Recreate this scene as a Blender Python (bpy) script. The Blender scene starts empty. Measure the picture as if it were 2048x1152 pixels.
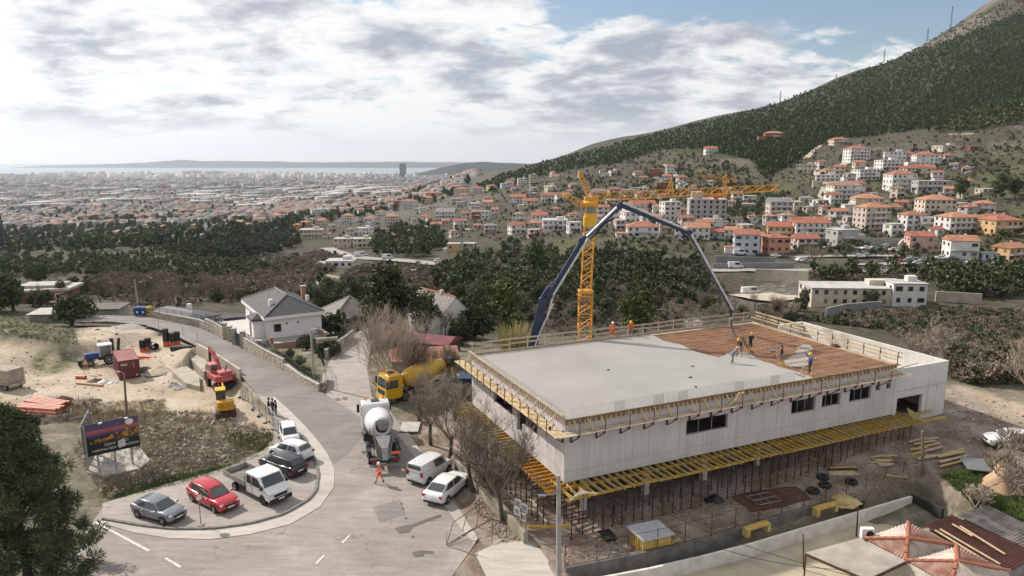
import bpy, bmesh, math, random
import numpy as np
from mathutils import Vector, Matrix
random.seed(7); RNG = np.random.default_rng(11)
SC = bpy.context.scene
COL = SC.collection
# ------------------------------------------------------------------ camera
CAM_H = 26.0
PITCH = math.radians(10.4)
FPX = 1421.0                      # focal length in pixels of the 2048 px wide photograph
cam_d = bpy.data.cameras.new('camera'); cam = bpy.data.objects.new('camera', cam_d); COL.objects.link(cam)
cam.location = (0, 0, CAM_H); cam.rotation_euler = (math.pi/2 - PITCH, 0, 0)
cam_d.sensor_width = 36.0; cam_d.lens = 36.0*FPX/2048; cam_d.clip_start = 0.5; cam_d.clip_end = 90000
SC.camera = cam
# ------------------------------------------------------------------ sky, sun, exposure
SUN_AZ = math.atan2(0.53, -0.85)  # direction towards the sun in the xy plane: ahead and to the left
SUN_EL = math.radians(39)
SUN_DIR = Vector((math.cos(SUN_EL)*math.cos(SUN_AZ), math.cos(SUN_EL)*math.sin(SUN_AZ), math.sin(SUN_EL)))
sun_d = bpy.data.lights.new('sun', 'SUN'); sun_d.energy = 5.0; sun_d.angle = math.radians(1.6); sun_d.color = (1.0, 0.91, 0.82)
sun = bpy.data.objects.new('sun', sun_d); COL.objects.link(sun)
sun.rotation_euler = (-SUN_DIR).to_track_quat('-Z', 'Y').to_euler()
world = bpy.data.worlds.new('World'); SC.world = world; world.use_nodes = True
def build_sky():
 nt = world.node_tree; nt.nodes.clear(); N = nt.nodes.new; L = nt.links.new
 out = N('ShaderNodeOutputWorld'); bg = N('ShaderNodeBackground'); bg.inputs['Strength'].default_value = 0.1
 L(bg.outputs[0], out.inputs[0])
 sky = N('ShaderNodeTexSky'); sky.sky_type = 'NISHITA'; sky.sun_disc = False
 sky.sun_elevation = SUN_EL; sky.sun_rotation = math.pi/2 - SUN_AZ
 sky.altitude = 250; sky.air_density = 1.0; sky.dust_density = 1.4; sky.ozone_density = 1.2
 tc = N('ShaderNodeTexCoord'); sep = N('ShaderNodeSeparateXYZ'); L(tc.outputs['Generated'], sep.inputs[0])
 def m(op, a, b=None, c=None, clamp=False):
  n = N('ShaderNodeMath'); n.operation = op; n.use_clamp = clamp
  for i, v in enumerate((a, b, c)):
   if v is None: continue
   if isinstance(v, (int, float)): n.inputs[i].default_value = v
   else: L(v, n.inputs[i])
  return n.outputs[0]
 den = m('ADD', m('MAXIMUM', sep.outputs['Z'], 0.0), 0.26)
 ux = m('DIVIDE', sep.outputs['X'], den); uy = m('DIVIDE', sep.outputs['Y'], den)
 def noise(ox, oy, sc, det, rough, sx=1.0, sy=1.0, dist=0.0):
  cb = N('ShaderNodeCombineXYZ'); L(m('MULTIPLY_ADD', ux, sx, ox), cb.inputs[0]); L(m('MULTIPLY_ADD', uy, sy, oy), cb.inputs[1])
  n = N('ShaderNodeTexNoise'); L(cb.outputs[0], n.inputs['Vector'])
  n.inputs['Scale'].default_value = sc; n.inputs['Detail'].default_value = det; n.inputs['Roughness'].default_value = rough
  n.inputs['Distortion'].default_value = dist
  return n.outputs['Fac']
 def ramp(v, a, b):
  n = N('ShaderNodeMapRange'); n.interpolation_type = 'SMOOTHSTEP'; L(v, n.inputs[0])
  n.inputs[1].default_value = a; n.inputs[2].default_value = b
  return n.outputs[0]
 # a broken deck of cloud with one long open lane of blue to the right
 n1 = noise(3.1, 1.7, 3.3, 10, 0.56, 0.9, 1.0, 0.25)
 n2 = noise(9.3, 5.2, 1.5, 6, 0.5, 0.8, 1.2, 0.3)
 n3 = noise(1.2, 8.8, 11.0, 8, 0.6, 0.8, 1.0, 0.4)
 gap = m('POWER', 2.718, m('MULTIPLY', m('POWER', m('DIVIDE', m('SUBTRACT', uy, 1.83), 0.33), 2.0), -1.0))
 f = m('SUBTRACT', 0.05, m('MULTIPLY', m('MULTIPLY', gap, ramp(ux, 0.0, 0.35)), 0.50))
 cov = m('ADD', m('ADD', m('MULTIPLY', n1, 0.62), m('MULTIPLY', n2, 0.30)), m('ADD', m('MULTIPLY', n3, 0.26), f))
 cov = m('ADD', cov, m('MULTIPLY', ramp(sep.outputs['Z'], 0.085, 0.0), 0.34))  # the deck closes up towards the horizon
 mask = ramp(cov, 0.50, 0.60)
 n1s = noise(3.1 - 0.06, 1.7 + 0.05, 3.3, 10, 0.56, 0.9, 1.0, 0.25)          # the same cloud a little nearer the sun
 thick = m('ADD', m('MULTIPLY', n1s, 0.50), m('ADD', m('MULTIPLY', n3, 0.20), m('MULTIPLY', n2, 0.46)))
 grey = ramp(thick, 0.53, 0.68)
 grey = m('MULTIPLY', grey, ramp(sep.outputs['Z'], 0.0, 0.07))
 mix1 = N('ShaderNodeMix'); mix1.data_type = 'RGBA'; L(grey, mix1.inputs[0])
 mix1.inputs[6].default_value = (8.9, 8.75, 8.6, 1); mix1.inputs[7].default_value = (3.5, 3.75, 4.4, 1)
 mix2 = N('ShaderNodeMix'); mix2.data_type = 'RGBA'; L(m('MULTIPLY', mask, 0.95), mix2.inputs[0])
 L(sky.outputs[0], mix2.inputs[6]); L(mix1.outputs[2], mix2.inputs[7])
 L(mix2.outputs[2], bg.inputs['Color'])
build_sky()
SC.view_settings.view_transform = 'Standard'; SC.view_settings.look = 'None'
SC.view_settings.exposure = 0.22; SC.view_settings.gamma = 1.0; SC.view_settings.use_curve_mapping = False
SC.render.engine = 'CYCLES'
SC.cycles.use_denoising = True; SC.cycles.max_bounces = 6; SC.cycles.diffuse_bounces = 3; SC.cycles.glossy_bounces = 3
SC.cycles.transmission_bounces = 4; SC.cycles.transparent_max_bounces = 8; SC.cycles.volume_bounces = 0
SC.cycles.caustics_reflective = False; SC.cycles.caustics_refractive = False

# ------------------------------------------------------------------ pixel rays
cP, sP = math.cos(PITCH), math.sin(PITCH)
def ray(px, py):
 x = (px-1024)/FPX; y = (py-576)/FPX
 return np.array([x, cP - sP*y, -(sP + cP*y)])
def at_z(px, py, z):
 d = ray(px, py); k = (z-CAM_H)/d[2]
 return Vector((d[0]*k, d[1]*k, z))
def at_y(px, py, Y):
 d = ray(px, py); k = Y/d[1]
 return Vector((d[0]*k, Y, CAM_H + d[2]*k))
def to_px(x, y, z):
 zc = cP*y + sP*(CAM_H-z); yc = (CAM_H-z)*cP - sP*y
 return 1024 + FPX*x/zc, 576 + FPX*yc/zc
# ------------------------------------------------------------------ small helpers
def smooth(a, b, v):
 t = np.clip((v-a)/(b-a), 0, 1); return t*t*(3-2*t)
def _hash(ix, iy, seed):
 h = (ix*374761393 + iy*668265263 + seed*974711) & 0x7fffffff
 h = ((h ^ (h >> 13))*1274126177) & 0x7fffffff
 return ((h ^ (h >> 16)) & 0xffff)/65535.0
def vnoise(x, y, seed=0):
 x = np.asarray(x, float); y = np.asarray(y, float)
 ix = np.floor(x).astype(np.int64); iy = np.floor(y).astype(np.int64); fx = x-ix; fy = y-iy
 fx = fx*fx*(3-2*fx); fy = fy*fy*(3-2*fy)
 a = _hash(ix, iy, seed); b = _hash(ix+1, iy, seed); c = _hash(ix, iy+1, seed); d = _hash(ix+1, iy+1, seed)
 return (a*(1-fx)+b*fx)*(1-fy) + (c*(1-fx)+d*fx)*fy
def fbm(x, y, seed=0, octv=4):
 s = 0; amp = 0.5
 for i in range(octv):
  s = s + amp*vnoise(np.asarray(x)*2**i, np.asarray(y)*2**i, seed+i*17); amp *= 0.5
 return s
def inside(poly, x, y):
 x = np.asarray(x, float); y = np.asarray(y, float); r = np.zeros(x.shape, bool); n = len(poly)
 for i in range(n):
  x1, y1 = poly[i][0], poly[i][1]; x2, y2 = poly[(i+1) % n][0], poly[(i+1) % n][1]
  if y1 == y2: continue
  c = ((y1 > y) != (y2 > y)) & (x < (x2-x1)*(y-y1)/(y2-y1)+x1)
  r ^= c
 return r
def edge_dist(poly, x, y):
 best = np.full(np.shape(x), 1e9); n = len(poly)
 for i in range(n):
  x1, y1 = poly[i][0], poly[i][1]; x2, y2 = poly[(i+1) % n][0], poly[(i+1) % n][1]
  dx, dy = x2-x1, y2-y1; L2 = dx*dx+dy*dy+1e-9
  t = np.clip(((x-x1)*dx+(y-y1)*dy)/L2, 0, 1)
  best = np.minimum(best, np.hypot(x-x1-t*dx, y-y1-t*dy))
 return best
def soft_mask(poly, x, y, w, wob=0.0, seed=3):
 d = edge_dist(poly, x, y); d = np.where(inside(poly, x, y), d, -d)
 if wob: d = d + (fbm(np.asarray(x)*0.35, np.asarray(y)*0.35, seed)-0.47)*2*wob
 return smooth(-w/2, w/2, d)
# ------------------------------------------------------------------ materials
MATS = {}
def mat(name, col, rough=0.8, metal=0.0, vary=0.12, scale=3.0, bump=0.0, bscale=None, col2=None, spec=0.5, coords='Object', clear=0.0, streak=None, detail=5):
 if name in MATS: return MATS[name]
 m = bpy.data.materials.new(name); m.use_nodes = True; MATS[name] = m
 nt = m.node_tree; nt.nodes.clear(); N = nt.nodes.new; L = nt.links.new
 o = N('ShaderNodeOutputMaterial'); b = N('ShaderNodeBsdfPrincipled'); L(b.outputs[0], o.inputs[0])
 b.inputs['Roughness'].default_value = rough; b.inputs['Metallic'].default_value = metal
 b.inputs['Specular IOR Level'].default_value = spec; b.inputs['Coat Weight'].default_value = clear
 tc = N('ShaderNodeTexCoord'); mp = N('ShaderNodeMapping'); L(tc.outputs[coords], mp.inputs[0])
 if streak: mp.inputs['Scale'].default_value = streak
 n = N('ShaderNodeTexNoise'); n.inputs['Scale'].default_value = scale; n.inputs['Detail'].default_value = detail; n.inputs['Roughness'].default_value = 0.62
 L(mp.outputs[0], n.inputs['Vector'])
 r = N('ShaderNodeValToRGB'); L(n.outputs['Fac'], r.inputs[0])
 c = np.array(col[:3]); c2 = np.array(col2[:3]) if col2 else c*(1-vary*1.6)
 r.color_ramp.elements[0].position = 0.32; r.color_ramp.elements[1].position = 0.68
 r.color_ramp.elements[0].color = (*c2, 1); r.color_ramp.elements[1].color = (*np.minimum(c*(1+vary*0.4), 1), 1)
 L(r.outputs[0], b.inputs['Base Color'])
 if bump:
  n2 = N('ShaderNodeTexNoise'); n2.inputs['Scale'].default_value = bscale or scale*6; n2.inputs['Detail'].default_value = 4
  L(tc.outputs[coords], n2.inputs['Vector'])
  bp = N('ShaderNodeBump'); bp.inputs['Strength'].default_value = bump; bp.inputs['Distance'].default_value = 0.05
  L(n2.outputs['Fac'], bp.inputs['Height']); L(bp.outputs[0], b.inputs['Normal'])
 return m
def glass(name, col=(0.02, 0.025, 0.03), rough=0.06):
 return mat(name, col, rough, 0.0, 0.1, 2.0, spec=0.8)
# ------------------------------------------------------------------ mesh builder
class MB:
 def __init__(s): s.v = []; s.f = []; s.mi = []
 def add(s, vs, fs, mi=0):
  o = len(s.v); s.v.extend([tuple(p) for p in vs]); s.f.extend([tuple(i+o for i in f) for f in fs]); s.mi.extend([mi]*len(fs)); return s
 def box(s, c, d, rz=0.0, mi=0, M=None):
  hx, hy, hz = d[0]/2, d[1]/2, d[2]/2
  vs = [Vector((x*hx, y*hy, z*hz)) for z in (-1, 1) for y in (-1, 1) for x in (-1, 1)]
  R = Matrix.Rotation(rz, 3, 'Z') if M is None else M
  vs = [R @ v + Vector(c) for v in vs]
  return s.add(vs, [(0, 2, 3, 1), (4, 5, 7, 6), (0, 1, 5, 4), (2, 6, 7, 3), (0, 4, 6, 2), (1, 3, 7, 5)], mi)
 def bar(s, p, q, w, h, up=(0, 0, 1), mi=0):
  p, q = Vector(p), Vector(q); d = (q-p); L = d.length
  if L < 1e-6: return s
  d /= L; u = Vector(up)
  a = d.cross(u)
  if a.length < 1e-4: a = d.cross(Vector((1, 0, 0)))
  a.normalize(); u = a.cross(d)
  M = Matrix((d, a, u)).transposed()
  return s.box((p+q)/2, (L, w, h), M=M, mi=mi)
 def tube(s, pts, r, n=6, cap=True, mi=0):
  pts = [Vector(p) for p in pts]; rs = r if hasattr(r, '__len__') else [r]*len(pts)
  vs = []; fs = []; prev = None
  for i, p in enumerate(pts):
   d = (pts[min(i+1, len(pts)-1)] - pts[max(i-1, 0)])
   d = d.normalized() if d.length > 1e-9 else Vector((0, 0, 1))
   a = prev - d*prev.dot(d) if prev is not None else d.orthogonal()
   if a.length < 1e-6: a = d.orthogonal()
   a.normalize(); prev = a; b = d.cross(a)
   for k in range(n):
    t = 2*math.pi*k/n; vs.append(p + (a*math.cos(t)+b*math.sin(t))*rs[i])
  for i in range(len(pts)-1):
   for k in range(n):
    k2 = (k+1) % n; fs.append((i*n+k, i*n+k2, (i+1)*n+k2, (i+1)*n+k))
  if cap: fs.append(tuple(range(n-1, -1, -1))); fs.append(tuple((len(pts)-1)*n+k for k in range(n)))
  return s.add(vs, fs, mi)
 def lathe(s, prof, n=16, M=None, mi=0, a0=0.0):
  vs = []; fs = []
  for r, z in prof:
   for k in range(n):
    t = a0+2*math.pi*k/n; vs.append(Vector((r*math.cos(t), r*math.sin(t), z)))
  for i in range(len(prof)-1):
   for k in range(n):
    k2 = (k+1) % n; fs.append((i*n+k, i*n+k2, (i+1)*n+k2, (i+1)*n+k))
  fs.append(tuple(range(n-1, -1, -1))); fs.append(tuple((len(prof)-1)*n+k for k in range(n)))
  if M is not None: vs = [M @ v for v in vs]
  return s.add(vs, fs, mi)
 def prism(s, poly, z0, z1, mi=0, M=None):
  n = len(poly)
  ar = sum(poly[i][0]*poly[(i+1) % n][1]-poly[(i+1) % n][0]*poly[i][1] for i in range(n))
  if ar < 0: poly = poly[::-1]
  vs = [Vector((p[0], p[1], z0)) for p in poly] + [Vector((p[0], p[1], z1)) for p in poly]
  if M is not None: vs = [M @ v for v in vs]
  fs = [tuple(range(n-1, -1, -1)), tuple(range(n, 2*n))] + [(i, (i+1) % n, n+(i+1) % n, n+i) for i in range(n)]
  return s.add(vs, fs, mi)
 def sideprism(s, prof, y0, y1, mi=0):
  n = len(prof)
  ar = sum(prof[i][0]*prof[(i+1) % n][1]-prof[(i+1) % n][0]*prof[i][1] for i in range(n))
  if ar < 0: prof = prof[::-1]
  vs = [(p[0], y1, p[1]) for p in prof] + [(p[0], y0, p[1]) for p in prof]
  fs = [tuple(range(n-1, -1, -1)), tuple(range(n, 2*n))] + [(i, (i+1) % n, n+(i+1) % n, n+i) for i in range(n)]
  return s.add(vs, fs, mi)
 def loft(s, rings, cap=True, mi=0, closed=True):
  n = len(rings[0]); vs = [p for r in rings for p in r]; fs = []
  for i in range(len(rings)-1):
   for k in range(n if closed else n-1):
    k2 = (k+1) % n; fs.append((i*n+k, i*n+k2, (i+1)*n+k2, (i+1)*n+k))
  if cap: fs.append(tuple(range(n-1, -1, -1))); fs.append(tuple((len(rings)-1)*n+k for k in range(n)))
  return s.add(vs, fs, mi)
 def mesh(s, name, ms, shade=False):
  me = bpy.data.meshes.new(name); me.from_pydata(s.v, [], s.f)
  for m in (ms if isinstance(ms, (list, tuple)) else [ms]): me.materials.append(m)
  if any(s.mi): me.polygons.foreach_set('material_index', s.mi)
  if shade:
   me.polygons.foreach_set('use_smooth', [True]*len(me.polygons))
   try: me.set_sharp_from_angle(angle=math.radians(40 if shade is True else shade))
   except Exception: pass
  me.update(); return me
 def build(s, name, ms, parent=None, shade=False, bevel=0.0):
  o = bpy.data.objects.new(name, s.mesh(name, ms, shade)); COL.objects.link(o)
  if parent is not None: o.parent = parent
  if bevel:
   b = o.modifiers.new('bevel', 'BEVEL'); b.width = bevel; b.segments = 2; b.limit_method = 'ANGLE'; b.angle_limit = math.radians(35)
  return o
def np_mesh(name, V, F, ms, shade=False, mi=None):
 V = np.asarray(V, np.float32); F = np.asarray(F, np.int32); k = F.shape[1]
 me = bpy.data.meshes.new(name); me.vertices.add(len(V)); me.vertices.foreach_set('co', V.ravel())
 me.loops.add(F.size); me.loops.foreach_set('vertex_index', F.ravel())
 me.polygons.add(len(F)); me.polygons.foreach_set('loop_start', np.arange(0, F.size, k, dtype=np.int32))
 me.polygons.foreach_set('loop_total', np.full(len(F), k, np.int32))
 for m in (ms if isinstance(ms, (list, tuple)) else [ms]): me.materials.append(m)
 if mi is not None: me.polygons.foreach_set('material_index', np.asarray(mi, np.int32))
 if shade: me.polygons.foreach_set('use_smooth', np.ones(len(F), bool))
 me.update(calc_edges=True); me.validate(); return me
def link(name, me, parent=None):
 o = bpy.data.objects.new(name, me); COL.objects.link(o)
 if parent is not None: o.parent = parent
 return o
def tag(o, label, cat, group=None, kind=None):
 if label: o['label'] = label
 if cat: o['category'] = cat
 if group: o['group'] = group
 if kind: o['kind'] = kind
 return o
def struct(o): o['kind'] = 'structure'; return o
def stuff(o, label=None, cat=None):
 o['kind'] = 'stuff'
 if label: o['label'] = label
 if cat: o['category'] = cat
 return o
def thing(name, label, cat, loc=(0, 0, 0), rz=0.0, group=None):
 o = bpy.data.objects.new(name, None); COL.objects.link(o); o.empty_display_size = 0.3
 o.location = loc; o.rotation_euler = (0, 0, rz)
 return tag(o, label, cat, group)
def copy_tree(o, parent=None):
 c = o.copy(); COL.objects.link(c); c.parent = parent
 for ch in o.children: copy_tree(ch, c)
 return c
def dup(o, loc, rz=0.0, label=None, scale=None):
 c = copy_tree(o); c.location = loc; c.rotation_euler = (0, 0, rz)
 if label: c['label'] = label
 if scale is not None: c.scale = scale if hasattr(scale, '__len__') else (scale,)*3
 return c
# ================================================================== TERRAIN
# columns of the landscape: photo column -> [(distance, ('y', image row) or elevation)]
def _c(*p): return p
Yy = lambda y: ('y', y)
FAR = [(2300, Yy(404)), (3500, Yy(377)), (6000, Yy(359)), (8800, Yy(348)), (9400, -190.5), (14000, -196)]
COLS = {
 -260: [(20, 0), (98, 0), (130, -3), (180, -9), (300, -22), (450, -37), (600, -52), (800, -66), (1200, -84)] + FAR,
 0:   [(20, 0), (100, 0), (130, -2.5), (180, -7), (300, Yy(540)), (450, Yy(515)), (600, Yy(500)), (800, Yy(481)), (1200, Yy(449)), (1700, Yy(424))] + FAR,
 250: [(20, 0), (108, 0), (122, -3), (165, -7), (220, Yy(562)), (320, Yy(533)), (450, Yy(508)), (600, Yy(492)), (800, Yy(472)), (1200, Yy(443)), (1700, Yy(421))] + FAR,
 500: [(20, 0), (94, 0), (104, -2), (136, -3), (200, Yy(580)), (300, Yy(540)), (400, Yy(510)), (550, Yy(482)), (750, Yy(462)), (1000, Yy(443)), (1500, Yy(421))] + FAR,
 750: [(20, 0), (92, 0), (102, -2), (142, -4), (190, Yy(594)), (250, Yy(562)), (330, Yy(532)), (420, Yy(502)), (550, Yy(472)), (750, Yy(447)), (1000, Yy(422)), (1500, Yy(398)), (2300, Yy(383)), (3500, Yy(371)), (6000, Yy(358)), (8800, Yy(348)), (9400, -190.5), (14000, -196)],
 1000: [(20, 0), (92, 0), (106, -3), (150, -9), (180, Yy(591)), (250, Yy(551)), (330, Yy(516)), (420, Yy(482)), (550, Yy(442)), (700, Yy(412)), (900, Yy(383)), (1200, Yy(349)), (1400, Yy(340)), (1800, -40), (2600, -95), (4000, -140), (6000, Yy(360)), (8800, Yy(350)), (9400, -190.5), (14000, -196)],
 1250: [(20, 0), (60, 0.3), (90, 1), (110, -3), (150, -10), (200, Yy(602)), (260, Yy(547)), (300, Yy(502)), (400, Yy(452)), (500, Yy(420)), (650, Yy(380)), (800, Yy(342)), (1000, Yy(314)), (1300, Yy(286)), (1500, Yy(271)), (2200, 20), (4000, -60), (9400, -190), (14000, -196)],
 1500: [(20, 0), (50, 0.2), (85, 1.5), (105, -3), (150, -12), (230, Yy(590)), (265, Yy(542)), (300, Yy(511)), (340, Yy(482)), (400, Yy(441)), (480, Yy(401)), (600, Yy(351)), (700, Yy(312)), (850, Yy(273)), (1100, Yy(240)), (1500, Yy(218)), (2200, 80), (4000, 0), (9400, -190), (14000, -196)],
 1750: [(20, 0), (48, 0.2), (64, 2.6), (82, 2.6), (100, -2), (150, -12), (195, Yy(614)), (240, Yy(552)), (270, Yy(531)), (300, Yy(501)), (340, Yy(470)), (400, Yy(421)), (470, Yy(376)), (560, Yy(326)), (660, Yy(292)), (800, Yy(264)), (1000, Yy(228)), (1300, Yy(172)), (1550, Yy(128)), (2200, 180), (4000, 60), (9400, -190), (14000, -196)],
 2048: [(20, 0), (46, 0.5), (60, 2.2), (74, 2.8), (95, 0), (130, Yy(722)), (170, Yy(652)), (200, Yy(606)), (235, Yy(552)), (265, Yy(526)), (300, Yy(481)), (340, Yy(441)), (400, Yy(391)), (470, Yy(341)), (560, Yy(291)), (680, Yy(236)), (900, Yy(152)), (1200, Yy(72)), (1500, Yy(2)), (1700, Yy(-36)), (2400, 330), (4000, 150), (9400, -190), (14000, -196)],
 2350: [(20, 0), (46, 1), (60, 3), (74, 4), (95, 3), (130, 1), (170, -3), (200, -4), (235, -2), (265, 0), (300, 5), (340, 12), (400, 24), (470, 40), (560, 65), (680, 100), (900, 170), (1200, 280), (1500, 400), (1700, 500), (2400, 420), (4000, 200), (9400, -190), (14000, -196)],
}
NU, NV = 440, 540
Tg = np.linspace(-1.05, 1.05, NU); LYg = np.linspace(math.log(13.0), math.log(13000.0), NV)
def _colz():
 ks = sorted(COLS); out = np.zeros((len(ks), NV))
 for i, k in enumerate(ks):
  xs = []; zs = []
  for Y, v in COLS[k]:
   z = at_y(k, v[1], Y).z if isinstance(v, tuple) else v
   xs.append(math.log(Y)); zs.append(z)
  out[i] = np.interp(LYg, xs, zs)
 for _ in range(3):
  o2 = out.copy(); o2[:, 1:-1] = (out[:, :-2]+2*out[:, 1:-1]+out[:, 2:])/4; out = o2
 return np.array(ks, float), out
CK, CZ = _colz()
def col_eval(X, Y):
 X = np.asarray(X, float); Y = np.asarray(Y, float)
 v = np.clip((np.log(np.maximum(Y, 1))-LYg[0])/(LYg[-1]-LYg[0])*(NV-1), 0, NV-1.001)
 j = v.astype(int); f = v-j
 z = np.zeros(X.shape)
 for _ in range(4):
  px = 1024 + FPX*X/(cP*Y + sP*(CAM_H-z))
  u = np.clip(np.interp(px, CK, np.arange(len(CK))), 0, len(CK)-1.001)
  i = u.astype(int); g = u-i; g = g*g*(3-2*g)*0.5+g*0.5
  a = CZ[i, j]*(1-f)+CZ[i, j+1]*f; b = CZ[i+1, j]*(1-f)+CZ[i+1, j+1]*f
  z = a*(1-g)+b*g
 return z
def poly_z(pxs, z=0.0): return [tuple(at_z(x, y, z)[:2]) for x, y in pxs]
# building frame (solved from its corners): A is the near bottom corner, U along the long front, V to the back
BA = at_z(1128, 958, 3.7).to_2d(); _bb = at_z(1786, 822, 3.7).to_2d()
BU = (_bb-BA).normalized(); BV = Vector((-BU.y, BU.x)); BLEN = (_bb-BA).length
def bp(u, v): return BA + BU*u + BV*v
LOT = poly_z([(-160, 690), (120, 716), (330, 676), (392, 700), (482, 770), (515, 812), (420, 830), (220, 835), (-160, 860)], -1.2)
YARD = poly_z([(1150, 1165), (1300, 1128), (1500, 1078), (1700, 1022), (1832, 982), (1900, 1022), (2060, 1090), (2060, 1300), (1100, 1300)], -0.6)
MOUND = poly_z([(-260, 600), (40, 612), (150, 650), (215, 690), (140, 712), (0, 740), (-260, 760)], 0)
PLAT = (lambda x, y: 1-smooth(120, 150, y))
def near_add(X, Y):
 z = -1.9*soft_mask(LOT, X, Y, 3.0)*(1-smooth(88, 106, Y+0.3*np.minimum(X+30, 0)))*np.where(X < at_z(392, 697, 0).x, smooth(0.5, 7, edge_dist(ROAD, X, Y)), 1.0)
 z = z - 1.4*soft_mask(YARD, X, Y, 0.7)
 dm = edge_dist(MOUND, X, Y); dm = np.where(inside(MOUND, X, Y), dm, 0)
 z = z + 2.2*smooth(0, 9, dm)*(0.6+0.8*fbm(X*0.12, Y*0.12, 5))
 return z
# paved areas of the foreground, in world xy (all lie on one plane, z = 0)
ROAD = poly_z([(150, 629), (290, 633), (345, 644), (400, 656), (445, 676), (478, 694), (530, 722), (590, 752), (640, 783), (652, 790), (655, 730), (662, 715), (700, 672), (735, 655), (742, 690), (735, 740), (745, 795), (775, 815), (800, 850), (818, 890), (850, 940), (905, 990), (945, 1060), (950, 1088), (905, 1152), (880, 1210), (60, 1210), (150, 1100), (185, 1045), (210, 1010), (330, 970), (440, 940), (520, 905), (548, 880), (545, 850), (540, 820), (510, 785), (480, 748), (430, 714), (388, 690), (345, 668), (290, 650), (215, 643), (150, 645)])
ROUGH = poly_z([(-200, 850), (200, 800), (420, 815), (540, 850), (560, 885), (470, 925), (330, 970), (190, 1010), (-200, 1010)])
SITE = [tuple(bp(u, v)) for u, v in ((-9, -3), (-5, -13), (30, -13), (44, -6), (48, 6), (40, 26), (-4, 26), (-7, 10))]
t2, ly2 = np.meshgrid(Tg, LYg)                  # rows: distance
GY = np.exp(ly2); GX = t2*GY
GZ = col_eval(GX, GY) + near_add(GX, GY)
road_m = soft_mask(ROAD, GX, GY, 1.2) * (GY < 140)
for pl in ([(792, 868), (838, 925), (880, 998), (948, 1090), (956, 1078), (902, 998), (816, 866)], [(950, 1108), (1050, 1081), (1080, 1100), (1140, 1200), (985, 1200)], [(195, 1040), (205, 1008), (440, 935), (560, 868), (540, 800), (600, 850), (670, 950), (640, 1020), (420, 1085)]):
 road_m = np.maximum(road_m, soft_mask(poly_z(pl), GX, GY, 1.2)*(GY < 140))
amp = smooth(120, 220, GY)*np.minimum(GY*0.006, 9)*(1-smooth(1500, 6000, GY)*0.9)
GZ = GZ + amp*(fbm(t2*9+50, ly2*9, 21, 5)-0.48)*1.4
GZ = GZ + (1-road_m)*(1-smooth(100, 160, GY))*(fbm(GX*0.55, GY*0.55, 31, 3)-0.44)*0.34
lotm = soft_mask(LOT, GX, GY, 3)
GZ = GZ - lotm*(fbm(GX*0.55, GY*0.55, 31, 3)-0.44)*0.2*(GY < 140)
GZ = np.where((GY < 135) & (road_m > 0.01), GZ-0.06*road_m, GZ)
def gz(x, y):
 sc = np.ndim(x) == 0
 x = np.atleast_1d(np.asarray(x, float)); y = np.atleast_1d(np.asarray(y, float))
 u = np.clip((x/y-Tg[0])/(Tg[-1]-Tg[0])*(NU-1), 0, NU-1.001); v = np.clip((np.log(y)-LYg[0])/(LYg[-1]-LYg[0])*(NV-1), 0, NV-1.001)
 i = u.astype(int); j = v.astype(int); f = u-i; g = v-j
 r = (GZ[j, i]*(1-f)+GZ[j, i+1]*f)*(1-g)+(GZ[j+1, i]*(1-f)+GZ[j+1, i+1]*f)*g
 return float(r[0]) if sc else r
_ks = np.exp(np.linspace(math.log(16), math.log(12500), 1500))
def P(px, py, ymin=0.0):
 d = ray(px, py); k = _ks/d[1]; x = d[0]*k; z = CAM_H+d[2]*k
 g = gz(x, _ks); hit = np.nonzero((z <= g) & (_ks >= ymin))[0]
 if len(hit) == 0: i = len(_ks)-1
 else: i = hit[0]
 a = max(i-1, 0); da = z[a]-g[a]; db = z[i]-g[i]; t = da/(da-db) if da > 0 > db else 1.0
 Y = _ks[a]+(_ks[i]-_ks[a])*t; X = d[0]*Y/d[1]
 return Vector((X, Y, gz(X, Y)))
def P0(px, py, z=0.0): return at_z(px, py, z)
# ---- per-vertex ground kinds (what the ground is made of)
PXg, PYg = to_px(GX, GY, GZ)
nz = fbm(GX*0.08, GY*0.08, 41, 5); nzf = fbm(t2*34+90, ly2*26, 43, 5)
near = 1-smooth(118, 150, GY)
dirt = np.maximum(soft_mask(LOT, GX, GY, 2.5, 1.5), 0)*near
SAND2 = poly_z([(130, 700), (175, 642), (300, 648), (400, 705), (380, 720), (250, 735), (90, 760), (-50, 760)])
dirt = np.maximum(dirt, soft_mask(SAND2, GX, GY, 2, 2.0)*near)
TRACK = poly_z([(-160, 735), (60, 745), (330, 790), (500, 800), (560, 860), (540, 885), (500, 850), (380, 830), (160, 812), (-160, 860)])
dirt = np.maximum(dirt, soft_mask(TRACK, GX, GY, 2, 1.2)*near)
site = soft_mask(SITE, GX, GY, 3, 2.0)*near*(1-soft_mask(YARD, GX, GY, 1))
SANDR = poly_z([(1905, 770), (1960, 785), (2060, 810), (2060, 900), (1990, 920), (1930, 890), (2020, 860), (1900, 800)], 2.5)
dirt = np.maximum(dirt, soft_mask(SANDR, GX, GY, 1.5, 1.0)*near)
ISL = poly_z([(800, 850), (905, 850), (940, 905), (965, 960), (930, 960), (860, 915)])
dirt = np.maximum(dirt, 0.7*soft_mask(ISL, GX, GY, 1.5, 1.0)*near)
grass = np.zeros_like(GX)
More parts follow.
